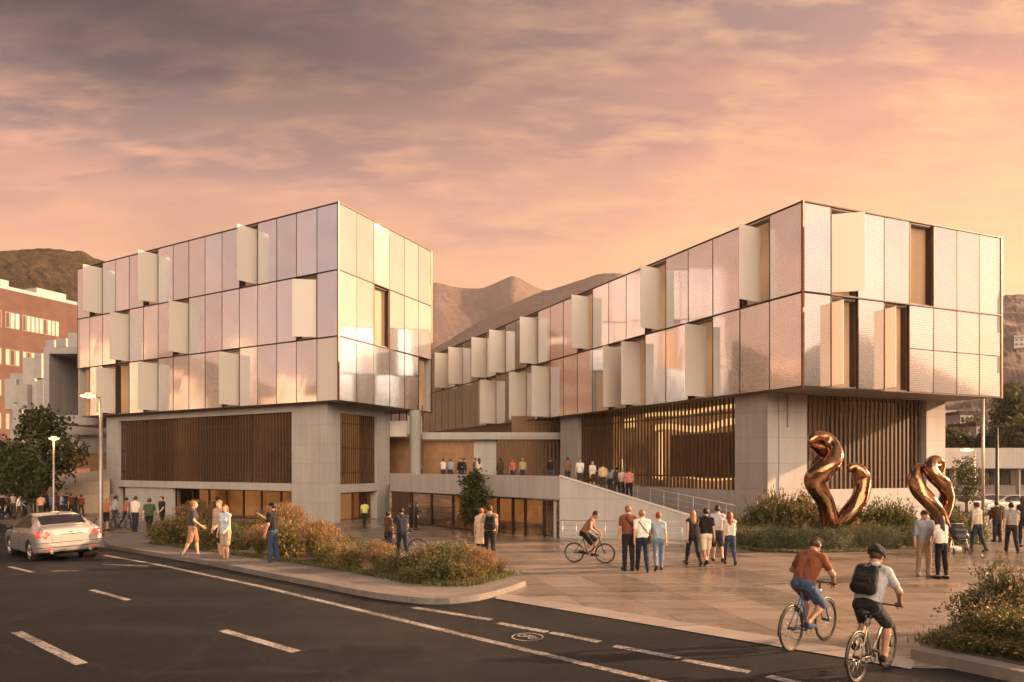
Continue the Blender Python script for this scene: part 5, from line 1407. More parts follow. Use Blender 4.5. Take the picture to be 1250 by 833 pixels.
put(1217, 662, 613, -5, 'stand', 'm', 'long', (70, 44, 30), 'trousers', (40, 40, 48), 'short', HBRN, 'man in a long-sleeved brown top standing by the dark lamp post')
put(1235, 675, 613, -25, 'walk', 'm', 'tee', (150, 142, 136), 'trousers', (48, 42, 42), 'short', HBLK, 'man in a grey tee and dark trousers striding at the right edge')
put(1249, 668, 606, 0, 'stand', 'f', 'long', (40, 36, 38), 'leggings', BLACK, 'long', HBRN, 'figure in dark clothes cut by the right edge of the picture')
put(587, 685, 621, -14, 'walk3', 'f', 'dress', (214, 190, 164), 'leggings', (40, 32, 28), 'bun', HGNG, 'woman in a cream dress over dark leggings beside the man with a backpack')
m1 = put(598, 687, 616, 4, 'walk', 'm', 'tee', (150, 128, 112), 'trousers', (26, 24, 28), 'short', HBRN, 'man in black trousers with a backpack walking past the young tree')
backpack(m1, 'walk', 'm', BLACK, 'small black backpack on the man by the young tree')
put(491, 684, 620, 30, 'push', 'm', 'tee', (40, 40, 52), 'trousers', (34, 34, 46), 'short', HBLK, 'man in navy work clothes pushing a bicycle behind the shrubs', 'm')
put(474, 682, 628, -40, 'stand2', 'f', 'tee', (84, 58, 50), 'trousers', (40, 34, 34), 'bun', HBLK, 'dark-haired person in a brown top beside the bicycle behind the shrubs', 'm')
put(445, 645, 611, 0, 'walk', 'm', 'tee', YEL, 'trousers', (34, 34, 34), 'short', HBLK, 'man in a yellow-green tee walking into the doorway of the cube', 'd')
put(502, 647, 622, 90, 'stand', 'f', 'long', (24, 22, 24), 'leggings', BLACK, 'long', HBLK, 'figure in black standing left at the glass front')
put(508, 647, 622, -90, 'talk', 'f', 'long', (34, 24, 22), 'leggings', BLACK, 'long', HBRN, 'figure in dark brown facing her companion at the glass front')
put(333, 691, 615, 82, 'phone', 'm', 'tee', (30, 28, 30), 'trousers', (56, 66, 92), 'cap', BLACK, 'man in a black tee, jeans and cap holding up a phone on the pavement', 'm', BLACK, True)
put(235, 681, 612, -75, 'walk3', 'f', 'tee', (62, 60, 66), 'shorts', (150, 112, 88), 'bun', HBLD, 'woman in a charcoal top and tan shorts walking along the pavement', 'l', (60, 40, 30))
put(275, 686, 618, 168, 'stand2', 'f', 'vest', (176, 190, 204), 'shorts', (170, 150, 124), 'long', HBLD, 'woman with long fair hair, pale blue top and beige shorts facing the road', 'l', BLACK, True)
put(268, 682, 612, 150, 'stand2', 'm', 'tee', (190, 150, 132), 'shorts', (44, 40, 44), 'short', HBLD, 'man in a pale pink tee and dark shorts behind the woman in pale blue')
put(246, 646, 617, 30, 'stand', 'f', 'long', (32, 28, 30), 'leggings', BLACK, 'bun', HBLK, 'small figure in black behind the shrubs by the ribbon window')
w_ = put(265, 652, 604, 10, 'stand', 'm', 'long', (36, 34, 38), 'trousers', BLACK, 'short', HBLK, 'man in a dark jacket and backpack facing the ribbon window', 'd')
backpack(w_, 'stand', 'm', (24, 22, 24), 'dark backpack on the man facing the ribbon window')
put(165, 651, 607, -10, 'stand', 'm', 'tee', (222, 212, 200), 'trousers', NAVY, 'short', HBRN, 'man in a white tee and navy trousers behind the kerb by the car')
put(182, 656, 606, 10, 'walk', 'm', 'tee', GREEN, 'trousers', (24, 24, 28), 'short', HBRN, 'man in a green top and black trousers walking from the car')
put(198, 648, 607, 150, 'stand2', 'm', 'tee', (34, 32, 36), 'trousers', (30, 30, 34), 'short', HBRN, 'man all in black standing at the end of the shrubs')
put(154, 645, 607, -20, 'walk2', 'f', 'tee', (156, 92, 74), 'leggings', BLACK, 'bun', HBLK, 'woman in a coral top and black leggings near the far pillar')
put(129, 648, 609, 20, 'stand', 'm', 'vest', (160, 98, 72), 'shorts', BLACK, 'short', HGRY, 'man in an orange vest and black shorts holding a parked bicycle')
put(139, 644, 606, -30, 'push', 'm', 'tee', (150, 150, 152), 'trousers', DGREY, 'short', HBLK, 'man in a grey tee bending over the second bicycle')
# the crowd beyond the car
crowd = [(2, 634, 604, 'black jacket', BLACK), (9, 633, 603, 'brown coat', (84, 60, 48)), (16, 631, 603, 'pale shirt', (196, 178, 160)), (23, 634, 604, 'white blouse', WHITE), (30, 630, 603, 'grey jumper', GREY), (36, 633, 603, 'tan jacket', (160, 124, 92)), (43, 630, 602, 'dark green coat', (50, 58, 44)), (50, 634, 603, 'peach shirt', (212, 160, 128)),
         (57, 631, 602, 'charcoal jumper', DGREY), (63, 634, 604, 'blue denim jacket', (72, 84, 108)), (69, 630, 602, 'rust jumper', RUST), (75, 633, 603, 'light blue top', (150, 164, 182)), (81, 631, 602, 'navy top', NAVY), (87, 634, 602, 'maroon coat', (92, 44, 42)), (93, 633, 603, 'black tee and long sleeves', (36, 30, 30)), (99, 631, 604, 'dark red scarf and top', (120, 50, 44))]
cp = ['stand', 'walk', 'stand2', 'walk2', 'talk', 'walk3']
for i, (px, fy, hy, nm, cl) in enumerate(crowd):
    sx = 'mf'[(i * 5) % 3 % 2]
    put(px, fy, hy, (i * 67) % 180 - 90, cp[i % 6], sx, 'long' if i % 3 == 0 else 'tee', cl, 'trousers', [NAVY, BLACK, DGREY, (70, 56, 48)][i % 4], ['short', 'long', 'bun'][i % 3] if sx == 'f' else 'short', [HBLK, HBRN, HBLD][i % 3], 'person in a %s in the distant crowd beyond the car' % nm, 'lmd'[i % 3], group='crowd beyond the car', h=.03)
# people on the terrace and the ramp
def terr(px, hy, d, ang, pose, sex, top, tc, hr, hc, lb, skin='l', z=None, bot='trousers', bc=DGREY):
    p = Vector(((px - CX) / F * d, d, 0)); zz_ = (rz_((p.x, p.y)) if d < 42 and px > 690 else TF) + .004
    return put(px, 0, 0, ang, pose, sex, top, tc, bot, bc, hr, hc, lb, skin, z=zz_, d=d, group='people on the terrace and ramp', h=.026)
terr(563, 558, 45.5, 170, 'talk', 'm', 'long', (30, 28, 32), 'short', HBLK, 'man in a black jacket on the terrace left of the tree top')
terr(567, 560, 46.2, -100, 'stand', 'f', 'long', (70, 52, 46), 'bun', HBRN, 'woman in a brown coat close beside the man in black on the terrace')
terr(585, 557, 44.5, 20, 'carry', 'f', 'dress', (212, 188, 172), 'long', HBRN, 'woman in a pale dress at the parapet above the tree')
terr(580, 562, 45.5, 120, 'stand', 'f', 'long', (120, 88, 76), 'bun', HBRN, 'woman in a mauve-brown top behind the pale dress on the terrace')
terr(512, 572, 50.0, 0, 'carry', 'f', 'tee', (96, 104, 120), 'bun', HBRN, 'person in a blue-grey top by the round column')
terr(541, 575, 49.5, 0, 'talk', 'f', 'tee', (214, 206, 200), 'bun', HBRN, 'person in a white top in front of the copper doors')
terr(550, 575, 49.8, 0, 'stand', 'm', 'tee', (150, 158, 170), 'short', HBRN, 'person in a pale grey-blue top in front of the copper doors')
terr(611, 570, 47.5, 0, 'stand', 'm', 'long', (84, 58, 44), 'short', HBLK, 'person in a brown jumper at the left end of the terrace slats', 'm')
terr(626, 571, 48.0, 160, 'stand2', 'f', 'tee', (206, 96, 92), 'bun', HBRN, 'person in a pink-red tee in front of the terrace slats')
terr(638, 568, 47.5, 0, 'stand', 'm', 'tee', (176, 164, 104), 'short', HGRY, 'person in a yellow shirt in front of the terrace slats')
terr(672, 564, 43.5, 30, 'carry', 'm', 'long', (38, 30, 28), 'short', HBRN, 'broad person in a dark coat at the right end of the parapet')
terr(693, 558, 40.0, 20, 'stand', 'm', 'tee', (120, 90, 76), 'short', HBLK, 'man in a brown tee at the head of the ramp', 'm')
terr(708, 559, 39.5, 160, 'stand2', 'm', 'tee', (226, 218, 208), 'short', HBRN, 'man in a bright white tee on the ramp')
terr(723, 563, 39.0, 200, 'talk', 'f', 'tee', (214, 200, 190), 'bun', HGNG, 'woman in a white blouse and dark skirt on the ramp', bot='skirt', bc=(60, 38, 34))
terr(736, 563, 39.0, 10, 'stand', 'm', 'shirt', (206, 180, 140), 'short', HBRN, 'man in a cream shirt on the ramp')
terr(745, 565, 39.5, -30, 'stand', 'f', 'tee', (150, 148, 150), 'long', HBLK, 'woman in a grey tee behind the man in cream on the ramp', 'm')
terr(753, 567, 38.6, 0, 'walk', 'f', 'long', (66, 58, 58), 'bun', HBLK, 'woman in a charcoal top walking down the ramp')
terr(760, 569, 38.0, 0, 'walk2', 'm', 'tee', (200, 172, 150), 'short', HGRY, 'man in a pale pink tee walking down the ramp')
terr(768, 571, 37.5, 0, 'walk3', 'm', 'tee', (196, 120, 112), 'short', HBRN, 'man in a coral tee lowest of the group on the ramp', bc=(26, 24, 28))
# phone in the raised hand
g = fig('phone', 'm')
# ================================================================ CAR
def car_surface():
    st = [ # y, zb, wb, wm, belt, wr, top
        (-2.36, .50, .55, .66, .80, .52, .84), (-2.33, .40, .70, .80, .90, .64, .97), (-2.22, .27, .80, .875, .955, .70, 1.035), (-1.95, .23, .85, .905, .985, .73, 1.075), (-1.70, .22, .86, .915, .99, .735, 1.10), (-1.55, .22, .86, .92, .99, .72, 1.15),
        (-1.00, .22, .865, .925, .985, .60, 1.385), (-.55, .22, .87, .925, .975, .585, 1.452), (.0, .22, .87, .925, .965, .585, 1.47), (.45, .22, .87, .925, .955, .58, 1.435), (.75, .22, .87, .92, .95, .60, 1.345), (1.30, .22, .865, .915, .94, .70, 1.05), (1.42, .22, .865, .915, .93, .72, .995),
        (1.9, .22, .85, .90, .88, .70, .92), (2.2, .25, .80, .86, .78, .64, .82), (2.36, .32, .68, .74, .64, .50, .68), (2.40, .42, .5, .55, .56, .36, .58)]
    ys = [s[0] for s in st]
    def cr(v, y):
        i = max(0, min(len(ys) - 2, next((k for k in range(len(ys) - 1) if y <= ys[k + 1]), len(ys) - 2)))
        t_ = (y - ys[i]) / (ys[i + 1] - ys[i]); p1, p2 = v[i], v[i + 1]
        m1 = (v[i + 1] - v[i - 1]) / (ys[i + 1] - ys[i - 1]) if i > 0 else (p2 - p1) / (ys[i + 1] - ys[i]); m2 = (v[i + 2] - v[i]) / (ys[i + 2] - ys[i]) if i + 2 < len(v) else (p2 - p1) / (ys[i + 1] - ys[i])
        dy = ys[i + 1] - ys[i]; m1 *= dy; m2 *= dy
        return (2 * t_**3 - 3 * t_**2 + 1) * p1 + (t_**3 - 2 * t_**2 + t_) * m1 + (-2 * t_**3 + 3 * t_**2) * p2 + (t_**3 - t_**2) * m2
    Y = np.concatenate([np.linspace(-2.36, -2.2, 7)[:-1], np.linspace(-2.2, 2.2, 90), np.linspace(2.2, 2.40, 9)[1:]])
    rows = []
    for y in Y:
        zb, wb, wm, be, wr, tp = [cr([s[k] for s in st], y) for k in range(1, 7)]
        ctrl = [(0, zb), (wb * .8, zb), (wb, zb + .05), (wm * .985, zb + (be - zb) * .32), (wm, zb + (be - zb) * .62), (wm * .985, be - .07), (wm * .93, be), (wr + (wm * .93 - wr) * .45, be + (tp - be) * .52), (wr, tp - (tp - be) * .13), (wr * .86, tp - .022), (wr * .45, tp - .004), (0, tp)]
        pts = []
        n = len(ctrl)
        for i in range(n - 1):
            p0, p1, p2, p3 = [np.array(ctrl[max(0, min(n - 1, j))]) for j in (i - 1, i, i + 1, i + 2)]
            for q in range(5):
                t_ = q / 5; pts.append(.5 * (2 * p1 + (p2 - p0) * t_ + (2 * p0 - 5 * p1 + 4 * p2 - p3) * t_**2 + (3 * p1 - p0 - 3 * p2 + p3) * t_**3))
        pts.append(np.array(ctrl[-1])); rows.append([(max(0, p[0]), y, p[1]) for p in pts])
    return rows
CARROWS = car_surface()
AX = (-1.38, 1.40)
def make_car(loc, rz, label, col, full=True):
    root = empty('parked_car' if not full else 'car', loc, label, 'car', None, rz)
    paint = simple('car_paint_%d' % int(sum(col) * 1000), col, .28, .45, coat=1.0, var=.03)
    rows = CARROWS; NP = len(rows[0]); NY = len(rows)
    V = {}
    def grid(sel, off, name, mat, par=root, sides=(-1, 1)):
        m_ = MB()
        vid = {}
        def vtx(i, j, sg):
            k = (i, j, sg if j not in (0, NP - 1) else 1)
            if k not in vid:
                x_, y_, z_ = rows[i][j]
                i0, i1 = max(0, i - 1), min(NY - 1, i + 1); j0, j1 = max(0, j - 1), min(NP - 1, j + 1)
                du = np.array(rows[i1][j]) - np.array(rows[i0][j]); dv = np.array(rows[i][j1]) - np.array(rows[i][j0])
                nn = np.cross(dv, du); nn = nn / (np.linalg.norm(nn) + 1e-9); 
                if nn[0] < -.02 or (abs(nn[0]) <= .02 and nn[2] * (1 if z_ > .6 else -1) < 0): nn = -nn
                p = np.array((x_, y_, z_)) + nn * off
                vid[k] = len(m_.v); m_.v.append((p[0] * sg, p[1], p[2]))
            return vid[k]
        for i in range(NY - 1):
            for j in range(NP - 1):
                c_ = np.mean([rows[i][j], rows[i + 1][j], rows[i + 1][j + 1], rows[i][j + 1]], axis=0)
                for sg in sides:
                    if not sel(i, j, c_): continue
                    q = [vtx(i, j, sg), vtx(i + 1, j, sg), vtx(i + 1, j + 1, sg), vtx(i, j + 1, sg)]
                    m_.f.append(tuple(q if sg < 0 else q[::-1])); m_.m.append(0); m_.uv.append([(0, 0)] * 4); m_.smooth.append(True)
        return link(name, m_.mesh(name, mat), par), m_
    def arch(c_): return any((c_[1] - a) ** 2 + (c_[2] - .33) ** 2 < .365 ** 2 and c_[0] > .55 for a in AX)
    body, _ = grid(lambda i, j, c_: not arch(c_), 0, 'body', paint)
    # closing caps
    for i in (0, NY - 1):
        m_ = MB(); m_.poly([(x_, y_, z_) for x_, y_, z_ in rows[i]] + [(-x_, y_, z_) for x_, y_, z_ in rows[i][1:-1][::-1]], 0)
        link('bumper', m_.mesh('bumper', paint), root)
    J7 = 5 * 6
    side = lambda i, j, c_: 31 <= j <= 39 and -1.25 < c_[1] < .95 and (c_[2] < 1.0 + (c_[1] + 1.55) * .62 if c_[1] < -.85 else True) and (c_[2] < .98 + (1.22 - c_[1]) * .62) and abs(c_[1] + .15) > .045
    grid(side, .004, 'side_window', simple('car_glass', (.016, .014, .014), .06, var=0, coat=.5), sides=(-1,)); grid(side, .004, 'side_window', MATS['car_glass'], sides=(1,))
    grid(lambda i, j, c_: j >= 41 and -1.62 < c_[1] < -1.02 and c_[0] < .60, .004, 'rear_window', MATS['car_glass'])
    grid(lambda i, j, c_: j >= 41 and .72 < c_[1] < 1.33 and c_[0] < .62, .004, 'windscreen', MATS['car_glass'])
    red = simple('tail_lamp_red', (.30, .012, .010), .15, coat=1, var=.1, emit=(1, .10, .04, 1), es=.20)
    for sg in (-1, 1):
        grid(lambda i, j, c_: c_[1] < -2.03 - .02 and .765 < c_[2] < .905 + .03 * (c_[0] > .7) and c_[0] > .50, .012, 'tail_light', red, sides=(sg,))
        grid(lambda i, j, c_: c_[1] > 2.02 and .62 < c_[2] < .76 and c_[0] > .42, .010, 'headlight', M_CHROME, sides=(sg,))
    grid(lambda i, j, c_: c_[2] < .33 and (c_[1] < -2.0 or c_[1] > 2.0), .008, 'lower_bumper', M_BLK)
    # wheels
    for yy in AX:
        for sg in (-1, 1):
            m_ = MB(); m_.lathe((0, 0, 0), [(.20, -.11), (.29, -.115), (.322, -.10), (.332, -.06), (.332, .06), (.322, .10), (.29, .115), (.20, .11)], 32)
            for k in range(len(m_.v)):
                x_, y_, z_ = m_.v[k]; m_.v[k] = (sg * (.785 + z_), yy + x_, .333 + y_)
            wh = link('wheel', m_.mesh('wheel', M_TYRE), root)
            m_ = MB(); m_.ring((sg * .885, yy, .333), (1, 0, 0), .215, .016, 28, 6); m_.tube([(sg * .80, yy, .333), (sg * .895, yy, .333)], .055, 12)
            for k in range(7):
                an = 2 * math.pi * k / 7
                m_.tube([(sg * .888, yy + .04 * math.cos(an), .333 + .04 * math.sin(an)), (sg * .880, yy + .21 * math.cos(an), .333 + .21 * math.sin(an))], [.024, .018], 6)
            link('rim', m_.mesh('rim', M_STEEL), wh)
            m_ = MB(); m_.tube([(sg * .50, yy, .333), (sg * .84, yy, .333)], .205, 20); link('brake_drum', m_.mesh('brake_drum', M_BLK), wh)
            m_ = MB(); m_.lathe((0, 0, 0), [(.37, 0), (.37, .40)], 28)
            for k in range(len(m_.v)):
                x_, y_, z_ = m_.v[k]; m_.v[k] = (sg * (.885 - z_), yy + x_, .333 + y_)
            link('wheel_arch', m_.mesh('wheel_arch', M_BLK), root)
    for sg in (-1, 1):
        me = sdf_mesh('mirror', [('e', (sg * 1.0, .74, 1.02), (.10, .07, .075)), ('c', (sg * .90, .76, .97), (sg * .97, .75, 1.0), .025, .02)], .018, .03); me.materials.append(M_BLK); link('mirror', me, root)
        for yy in (-.55, .45):
            m_ = MB(); m_.tube([(sg * .928, yy - .08, .88), (sg * .942, yy, .88), (sg * .928, yy + .08, .88)], .013, 6); link('door_handle', m_.mesh('door_handle', M_CHROME), root)
    m_ = MB()
    for sg in (-1, 1):
        for yy in (-1.02, -.15, .98): m_.tube([(sg * .918, yy, .30), (sg * .930, yy, .62), (sg * .918, yy - .0, .90)], .005, 4)
    link('door_seam', m_.mesh('door_seam', M_BLK), root)
    def xat(i, z_):
        best = min((j for j in range(12, 34)), key=lambda j: abs(rows[i][j][2] - z_)); return rows[i][best][0]
    def rear_line(name, z_, i1, r_, mat, dz=0.0):
        pts = [(-xat(i, z_) - .002, rows[i][0][1] - .002, z_ + dz * i) for i in range(i1, -1, -1)] + [(0, -2.366, z_)] + [(xat(i, z_) + .002, rows[i][0][1] - .002, z_ + dz * i) for i in range(0, i1 + 1)]
        m_ = MB(); m_.tube(pts, r_, 5); link(name, m_.mesh(name, mat), root)
    rear_line('bumper_seam', .60, 8, .007, M_BLK); rear_line('bumper_crease', .46, 7, .006, M_BLK)
    for sg in (-1, 1):
        m_ = MB(); m_.tube([(sg * .50, -2.362, .62), (sg * .52, -2.355, .78), (sg * .56, -2.30, .93), (sg * .62, -2.15, 1.035), (sg * .66, -1.9, 1.075), (sg * .66, -1.72, 1.095)], .006, 5); link('boot_seam', m_.mesh('boot_seam', M_BLK), root)
        m_ = MB(); m_.box((sg * .60, -2.345, .40), (.16, .02, .035)); link('reflector', m_.mesh('reflector', red), root)
    m_ = MB(); m_.box((0, -2.352, .70), (.54, .03, .13)); pl = link('number_plate', m_.mesh('number_plate', simple('plate_yellowish', (.30, .28, .24), .5, var=.1)), root)
    m_ = MB(); m_.box((0, -2.345, .70), (.60, .02, .17)); link('plate_surround', m_.mesh('plate_surround', M_CHROME), pl)
    m_ = MB(); m_.tube([(-.50, -2.30, .845), (-.3, -2.352, .838), (0, -2.362, .836), (.3, -2.352, .838), (.50, -2.30, .845)], .013, 6); link('boot_trim', m_.mesh('boot_trim', M_CHROME), root)
    m_ = MB()
    for sg in (-1, 1): m_.tube([(0, -2.355, .885), (sg * .03, -2.355, .905), (sg * .075, -2.345, .90)], [.012, .012, .005], 6)
    link('emblem', m_.mesh('emblem', M_CHROME), root)
    for sg in (-1, 1):
        m_ = MB(); m_.tube([(sg * .52, -2.22, .30), (sg * .52, -2.36, .30)], .038, 10); link('exhaust_pipe', m_.mesh('exhaust_pipe', M_STEEL), root)
    m_ = MB(); m_.tube([(-.46, -1.16, 1.33), (-.2, -1.12, 1.355), (.2, -1.12, 1.355), (.46, -1.16, 1.33)], .008, 5); link('window_trim', m_.mesh('window_trim', M_BLK), root)
    me = sdf_mesh('roof_aerial', [('c', (0, -.85, 1.42), (0, -.98, 1.43), .02, .014), ('c', (0, -.95, 1.43), (0, -1.0, 1.47), .014, .008)], .012, .02); me.materials.append(M_BLK); link('roof_aerial', me, root)
    return root
rl = Vector((-14.75, 21.5)); hd_ = Vector((-.72, .69)); sx_ = Vector((.69, .72))
cc = rl + hd_ * 1.38 + sx_ * .78
CAR = make_car((cc.x, cc.y, gz(cc.y) - .0), math.atan2(hd_.y, hd_.x) - math.pi / 2, 'pale silver saloon car on the road with red tail lights lit', (.50, .465, .44))
# tilt with the slope of the road
CAR.rotation_euler = (R(-1.6), R(-1.4), CAR.rotation_euler.z)
parked = [(1172, 604, 52, .2, 'white parked car half hidden behind the right sculpture', (.6, .56, .5)), (1205, 603, 53, .1, 'pale parked car behind the tall flagpole', (.5, .46, .42)), (1236, 603, 52, -.1, 'light parked car at the right edge below the white building', (.58, .52, .46))]
for px, py, d, r_, lb, cl in parked:
    p = P(px, py, d); o = copy_tree(CAR); o.name = 'parked_car'; o['label'] = lb; o['group'] = 'cars parked by the white building'; o.location = (p.x, p.y, gz(d)); o.rotation_euler = (0, 0, R(90) + r_)
    for ch in o.children:
        if ch.name.startswith(('body', 'bumper')): ch.material_slots[0].link = 'OBJECT'; ch.material_slots[0].material = simple('parked_paint_%d' % px, cl, .3, .3, coat=1, var=.02)
CAR['group'] = 'cars'

# ================================================================ LAMPS AND POLES
M_POLE = simple('galvanised_pole', (.30, .27, .25), .45, .7)
M_DPOLE = simple('dark_pole', (.05, .045, .04), .5, .5)
M_LAMP = simple('lamp_glow', (1, .8, .5), .4, var=0, emit=(1, .44, .11, 1), es=4.2)
def lamp(px, fy, ytop, hx0, hx1, label, lit=True, r=.075, mat=None, d=None):
    p = at(px, fy) if d is None else Vector(((px - CX) / F * d, d, gz(d)))
    zt = HC + (HY - ytop) * p.y / F
    root = empty('street_lamp', p, label, 'street lamp', 'street lamps'); k = p.y / F
    mat = mat or M_POLE
    m_ = MB(); m_.tube([(p.x, p.y, p.z), (p.x, p.y, p.z + .5), (p.x, p.y, zt)], [r * 1.35, r * 1.2, r * .8], 14); m_.build('pole', mat, root)
    m_ = MB(); m_.lathe((p.x, p.y, p.z), [(r * 2.4, .0), (r * 2.4, .03), (r * 1.5, .06), (r * 1.4, .12)], 14); m_.build('base_plate', mat, root)
    if hx0 is not None:
        x0, x1 = p.x + (hx0 - px) * k, p.x + (hx1 - px) * k
        m_ = MB(); m_.tube([(p.x, p.y, zt - .05), ((x0 * .35 + p.x * .65), p.y, zt + .04)], r * .7, 10); m_.build('arm', mat, root)
        w_ = abs(x1 - x0); cx_ = (x0 + x1) / 2
        me = sdf_mesh('lamp_head', [('e', (0, 0, 0), (w_ * .52, .17, .085))], .02, .02, [((0, 0, -.01), (0, 0, -1))]); me.materials.append(mat); o = link('lamp_head', me, root); o.location = (cx_ - p.x, 0, zt + .06 - p.z)
        m_ = MB(); m_.ell((cx_, p.y, zt + .045), (w_ * .46, .16, .11), 16, 8); m_.build('lamp_glass', M_LAMP if lit else M_STEEL, root)
        if lit:
            L = bpy.data.lights.new('lamp_light', 'POINT'); L.energy = 26; L.color = (1, .58, .22); L.shadow_soft_size = .25
            lo_ = bpy.data.objects.new('lamp_light', L); COL.objects.link(lo_); lo_.location = (cx_ - p.x, 0, zt - .12 - p.z); lo_.parent = root
    return root
lamp(123, 658, 484, 97, 119, 'tall lit street lamp on the corner behind the car', r=.09)
lamp(65.5, 622, 536, 59, 73, 'smaller lit street lamp among the trees at the left', r=.07, d=44)
lamp(1190, 608, 550, 1172, 1188, 'lit lamp on a short post in front of the white parapet', r=.05, d=54)
lamp(1217, 655, 521, None, None, 'dark lamp post with a flat crosspiece right of the flagpole', False, .07, M_DPOLE)
p = at(1217, 655); r_ = [o for o in SC.objects if o.get('label', '').startswith('dark lamp post')][0]
m_ = MB(); zt = HC + (HY - 521) * p.y / F; m_.box((p.x - .05, p.y, zt + .03), (.55, .22, .05)); m_.build('lamp_head', M_DPOLE, r_)
fp = at(1200, 640); fr_ = empty('flagpole', fp, 'tall pale pole rising past the end of the wing', 'pole'); zt = HC + (HY - 486) * fp.y / F
m_ = MB(); m_.tube([fp, (fp.x, fp.y, zt)], [.10, .07], 12); m_.build('pole', M_POLE, fr_)
m_ = MB(); m_.lathe((fp.x, fp.y, fp.z), [(.22, 0), (.22, .04), (.12, .08)], 14); m_.build('base_plate', M_POLE, fr_)
# pushchair
pc = at(1171, 676); pr_ = empty('pushchair', pc, 'black pushchair with a thin bent frame beside the woman in white', 'pushchair', None, R(-20))
me = sdf_mesh('seat', [('c', (-.12, -.1, .62), (.12, -.1, .62), .14, .14), ('c', (-.12, .12, .78), (.12, .12, .78), .16, .16), ('c', (-.1, -.3, .5), (.1, -.3, .5), .06, .06)], .02, .08); me.materials.append(M_BLK); link('seat', me, pr_)
m_ = MB()
for sg in (-1, 1):
    m_.tube([(sg * .2, .35, 1.0), (sg * .2, .15, .75), (sg * .22, -.32, .12)], .014, 8); m_.tube([(sg * .2, .0, .6), (sg * .24, .34, .12)], .014, 8)
m_.tube([(-.2, .35, 1.0), (.2, .35, 1.0)], .016, 8); link('frame', m_.mesh('frame', M_STEEL), pr_)
for sx2, sy2 in ((-.23, -.34), (.23, -.34), (-.25, .36), (.25, .36)):
    m_ = MB(); m_.ring((sx2, sy2, .10), (1, 0, 0), .085, .018, 20, 6); link('wheel', m_.mesh('wheel', M_TYRE), pr_)
# phone held by the man on the pavement
ph = [o for o in SC.objects if o.get('label', '').startswith('man in a black tee, jeans and cap')][0]
hand = fig('phone', 'm').J['wr', 1]; fdv = fig('phone', 'm').J['wr', 1] - fig('phone', 'm').J['el', 1]; fdv = fdv / np.linalg.norm(fdv)
hp_ = Matrix.Rotation(ph.rotation_euler.z, 3, 'Z') @ Vector(hand + fdv * .11) * ph.scale[0] + ph.location
pe = empty('phone', hp_, 'dark phone in the raised hand of the man on the pavement', 'phone', None, ph.rotation_euler.z)
m_ = MB(); m_.box((0, .02, .03), (.075, .012, .15)); link('phone_case', m_.mesh('phone_case', M_BLK), pe)
m_ = MB(); m_.box((0, .0135, .03), (.068, .002, .14)); link('screen', m_.mesh('screen', M_DARKWIN), pe)

# ================================================================ SCULPTURES
def mat_bronze():
    m, t, b = newmat('polished_bronze')
    p = coords(t); n = noise(t, p, 1.6, 4); n2 = noise(t, p, 9, 5)
    lk(t, ramp(t, n, [(.35, (.20, .098, .048)), (.65, (.38, .205, .105))]), b.inputs['Base Color']); b.inputs['Metallic'].default_value = 1
    lk(t, ramp(t, n2, [(.3, (.09,) * 3), (.7, (.20,) * 3)]), b.inputs['Roughness']); lk(t, bump(t, n, .35, .12), b.inputs['Normal'])
    return m
M_BRONZE = mat_bronze()
def smooth_path(pts, n):
    pts = [np.array(p, float) for p in pts]; out = []
    for i in range(len(pts) - 1):
        p0, p1, p2, p3 = [pts[max(0, min(len(pts) - 1, j))] for j in (i - 1, i, i + 1, i + 2)]
        for q in range(n):
            t_ = q / n; out.append(.5 * (2 * p1 + (p2 - p0) * t_ + (2 * p0 - 5 * p1 + 4 * p2 - p3) * t_**2 + (3 * p1 - p0 - 3 * p2 + p3) * t_**3))
    return out + [pts[-1]]
def sculpt_arm(root, base, d, pix, name):
    """pix: (column, row, depth offset, radius in picture px)"""
    q = smooth_path([((px - CX) / F * d, d + dy, HC + (HY - py) / F * d, r * d / F) for px, py, dy, r in pix], 9)
    for _ in range(14): q = [q[0]] + [(q[i - 1] + 2 * q[i] + q[i + 1]) / 4 for i in range(1, len(q) - 1)] + [q[-1]]
    pts = [Vector(v[:3]) for v in q]; N = len(pts); m_ = MB(); nn = 28; prev = None
    for i, p in enumerate(pts):
        tg = (pts[min(i + 1, N - 1)] - pts[max(i - 1, 0)]).normalized()
        a = tg.orthogonal().normalized() if prev is None else (prev - tg * prev.dot(tg)).normalized(); prev = a; b = tg.cross(a); tw = i * .09
        for k in range(nn):
            an = 2 * math.pi * k / nn; rr = q[i][3] * (1.10 + .10 * math.cos(2 * an + tw * 2) - .08 * abs(math.cos(an + tw)) ** 6 + .04 * math.cos(3 * an - tw * 3))
            m_.v.append(tuple(p + (a * math.cos(an) + b * math.sin(an)) * rr))
    for i in range(N - 1):
        for k in range(nn):
            k2 = (k + 1) % nn; m_.f.append((i * nn + k, i * nn + k2, (i + 1) * nn + k2, (i + 1) * nn + k)); m_.m.append(0); m_.uv.append([(0, 0)] * 4); m_.smooth.append(True)
    for e in (0, N - 1): m_.f.append(tuple(e * nn + k for k in range(nn))); m_.m.append(0); m_.uv.append([(0, 0)] * nn); m_.smooth.append(True)
    o = m_.build(name, M_BRONZE, root); sb = o.modifiers.new('soft', 'SUBSURF'); sb.levels = 1; sb.render_levels = 1
d1 = 26.4; b1 = Vector(((1018 - CX) / F * d1, d1, gz(d1)))
S1 = empty('bronze_sculpture', b1, 'taller polished bronze sculpture of two twisting arms rising from the shrubs', 'sculpture')
